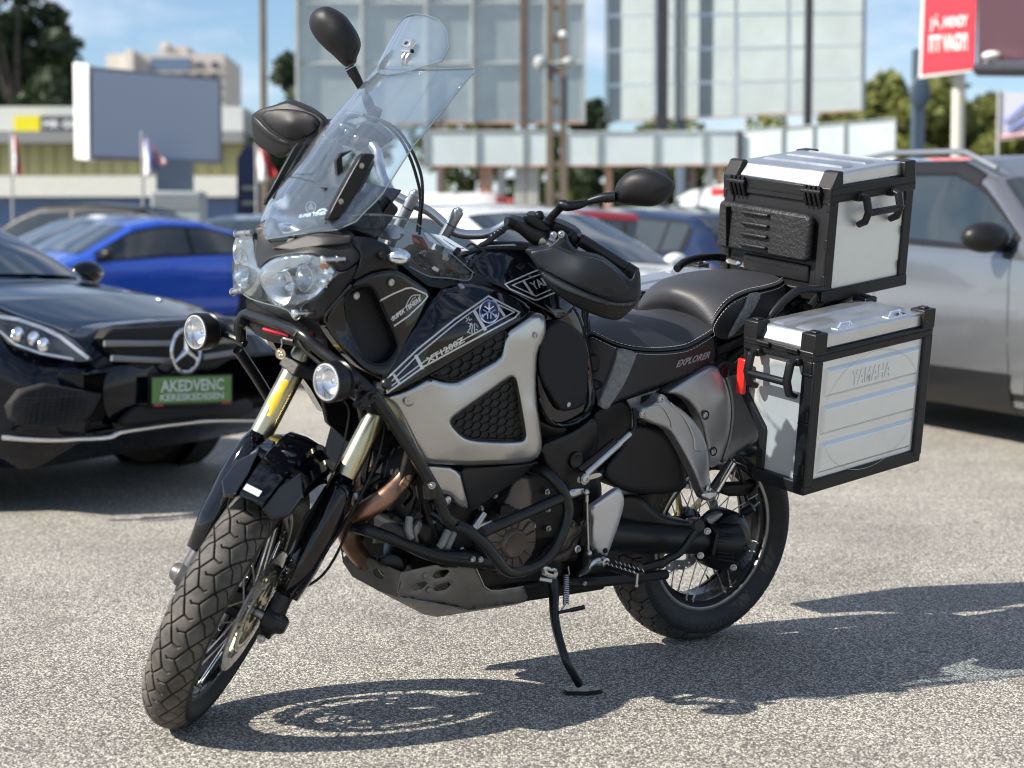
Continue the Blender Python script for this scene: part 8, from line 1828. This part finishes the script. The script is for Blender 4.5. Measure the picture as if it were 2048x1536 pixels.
bn = empty('white_banner', loc=(WP(2022, 400, 24).x, 24, gz(24)), label='white banner with blue and pink stripes on a thin pole, right edge', cat='banner'); ibn = -Vector(bn.location)
b = B(); p = WP(1998, 180, 24)+ibn; b.cyl((p.x, p.y, 0), p, .025, n=8); part('pole', b, LPOST, bn)
q = [WP(*p)+ibn for p in ((1998, 184, 24), (2110, 188, 24), (2110, 268, 24), (1998, 282, 24))]; b = B(); b.prism(q, (0, .02, 0)); part('banner_cloth', b, FWh, bn)
for a_, c_, m in (((2010, 245), (2060, 200), FBl), ((2015, 262), (2100, 210), FBl), ((2005, 274), (2110, 262), FPk)): b = B(); b.tube([WP(*a_, 23.95)+ibn, WP(*c_, 23.95)+ibn], .035, 4); part('banner_print', b, m, bn)
# a low wall closing the lot
b = B(); b.box((-2, 50, gz(50)+.5), (130, .2, 1.0)); tag(part('boundary_wall', b, mat('wall_grey', (.15, .155, .15), .8, var=.15, vscale=.5)), 'grey low wall along the far side of the car park', 'wall')
# overhead wire
# ------------------------------------------------------------------ trees: tapered trunk, limbs, leaf faces in clumps
def leaf_mat(name, col, var=.35):
    m, n, l, b = _bsdf(name); g = n.new('ShaderNodeObjectInfo'); tc = n.new('ShaderNodeTexCoord'); nz = n.new('ShaderNodeTexNoise'); nz.inputs['Scale'].default_value = 1.3; nz.inputs['Detail'].default_value = 4
    l.new(tc.outputs['Object'], nz.inputs['Vector']); r = n.new('ShaderNodeMapRange'); r.inputs['From Min'].default_value = .3; r.inputs['From Max'].default_value = .7; r.inputs['To Min'].default_value = 1-var; r.inputs['To Max'].default_value = 1+var
    l.new(nz.outputs['Fac'], r.inputs['Value']); mx = n.new('ShaderNodeMixRGB'); mx.blend_type = 'MULTIPLY'; mx.inputs['Fac'].default_value = 1; mx.inputs['Color1'].default_value = (*col, 1)
    l.new(r.outputs['Result'], mx.inputs['Color2']); l.new(mx.outputs['Color'], b.inputs['Base Color']); b.inputs['Roughness'].default_value = .55
    tl = n.new('ShaderNodeBsdfTranslucent'); l.new(mx.outputs['Color'], tl.inputs['Color']); ms = n.new('ShaderNodeMixShader'); ms.inputs[0].default_value = .35
    o = n['Material Output']; l.new(b.outputs[0], ms.inputs[1]); l.new(tl.outputs[0], ms.inputs[2]); l.new(ms.outputs[0], o.inputs['Surface']); return m
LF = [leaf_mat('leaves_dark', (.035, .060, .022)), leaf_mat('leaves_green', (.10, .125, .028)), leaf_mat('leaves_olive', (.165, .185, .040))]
BARK = mat('bark', (.09, .075, .06), .9, var=.2)
def tree(px, ytop, d, width_px, label, m, name='tree', seed=1, n=2600, base=None, leaf=.16):
    r = np.random.RandomState(seed); top = WP(px, ytop, d); g0 = gz(d); H = top.z-g0; Rw = width_px/CAM_F*d/2
    root = empty(name, loc=(top.x, d, g0), label=label, cat='tree', group='trees around the car park')
    b = B(); b.tube([(0, 0, -.2), (r.uniform(-.1, .1), 0, H*.3), (r.uniform(-.3, .3), r.uniform(-.2, .2), H*.75)], [H*.030, H*.022, H*.008], 8, smooth=4)
    cl = []
    for k in range(18):
        a = r.uniform(0, 6.28); z = H*r.uniform(.28, .95); rr = Rw*math.sqrt(max(.05, 1-((z/H-.58)/.46)**2))*r.uniform(.3, .95); c = Vector((math.cos(a)*rr, math.sin(a)*rr, z)); cl.append((c, Rw*r.uniform(.28, .46)))
        b.tube([(0, 0, z*.6), c*.6+Vector((0, 0, z*.32)), c], [H*.009, H*.006, H*.002], 5)
    part('trunk', b, BARK, root)
    vs = []; fs = []
    for i in range(n):
        c, q = cl[r.randint(len(cl))]; v = Vector(r.normal(size=3)); v.normalize(); p = c+v*q*(r.uniform(.25, 1)**.45)*Vector((1, 1, .8)).length/1.6
        t1 = Vector(r.normal(size=3)).normalized(); t2 = v.cross(t1).normalized(); t1 = (t1+v*.3).normalized(); s = leaf*r.uniform(.6, 1.4)
        o = len(vs); vs += [p-t1*s, p+t2*s*.6, p+t1*s, p-t2*s*.6]; fs.append((o, o+1, o+2, o+3))
    b = B(); b.v = vs; b.f = fs; part('crown', b, m, root, smooth=False)
    return root
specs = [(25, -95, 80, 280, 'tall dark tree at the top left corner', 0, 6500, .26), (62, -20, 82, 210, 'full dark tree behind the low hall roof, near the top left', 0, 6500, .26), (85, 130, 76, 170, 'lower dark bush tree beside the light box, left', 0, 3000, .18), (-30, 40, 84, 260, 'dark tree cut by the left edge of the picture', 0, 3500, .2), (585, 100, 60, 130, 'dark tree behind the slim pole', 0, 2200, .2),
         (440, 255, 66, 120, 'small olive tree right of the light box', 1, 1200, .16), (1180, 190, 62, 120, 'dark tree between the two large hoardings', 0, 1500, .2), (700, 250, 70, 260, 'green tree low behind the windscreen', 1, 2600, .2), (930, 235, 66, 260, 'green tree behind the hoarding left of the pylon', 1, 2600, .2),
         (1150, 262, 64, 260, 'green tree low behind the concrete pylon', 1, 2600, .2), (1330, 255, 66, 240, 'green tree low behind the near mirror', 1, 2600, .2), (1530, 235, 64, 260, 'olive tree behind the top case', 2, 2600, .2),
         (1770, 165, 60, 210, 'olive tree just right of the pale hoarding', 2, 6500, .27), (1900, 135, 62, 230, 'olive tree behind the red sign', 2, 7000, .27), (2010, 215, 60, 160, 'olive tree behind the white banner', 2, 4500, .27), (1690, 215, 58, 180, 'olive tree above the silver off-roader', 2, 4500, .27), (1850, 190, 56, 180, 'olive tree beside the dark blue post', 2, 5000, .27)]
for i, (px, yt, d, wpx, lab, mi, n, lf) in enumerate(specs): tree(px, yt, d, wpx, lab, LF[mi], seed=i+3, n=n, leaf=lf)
b = B(); r = np.random.RandomState(5)
vs = []; fs = []
for i in range(30000):
    x = r.uniform(-62, 66); y = r.uniform(66, 74); z = r.uniform(0, 2.4+1.0*math.sin(x*.4)+.7*math.sin(x*1.1+2)); p = Vector((x, y, z)); t1 = Vector(r.normal(size=3)).normalized(); t2 = t1.cross(Vector(r.normal(size=3))).normalized(); s = .22*r.uniform(.6, 1.4)
    o = len(vs); vs += [p-t1*s, p+t2*s*.6, p+t1*s, p-t2*s*.6]; fs.append((o, o+1, o+2, o+3))
b.v = vs; b.f = fs; tag(part('hedge', b, LF[1], smooth=False), 'long green hedge low behind the hoardings', 'hedge', kind='stuff')
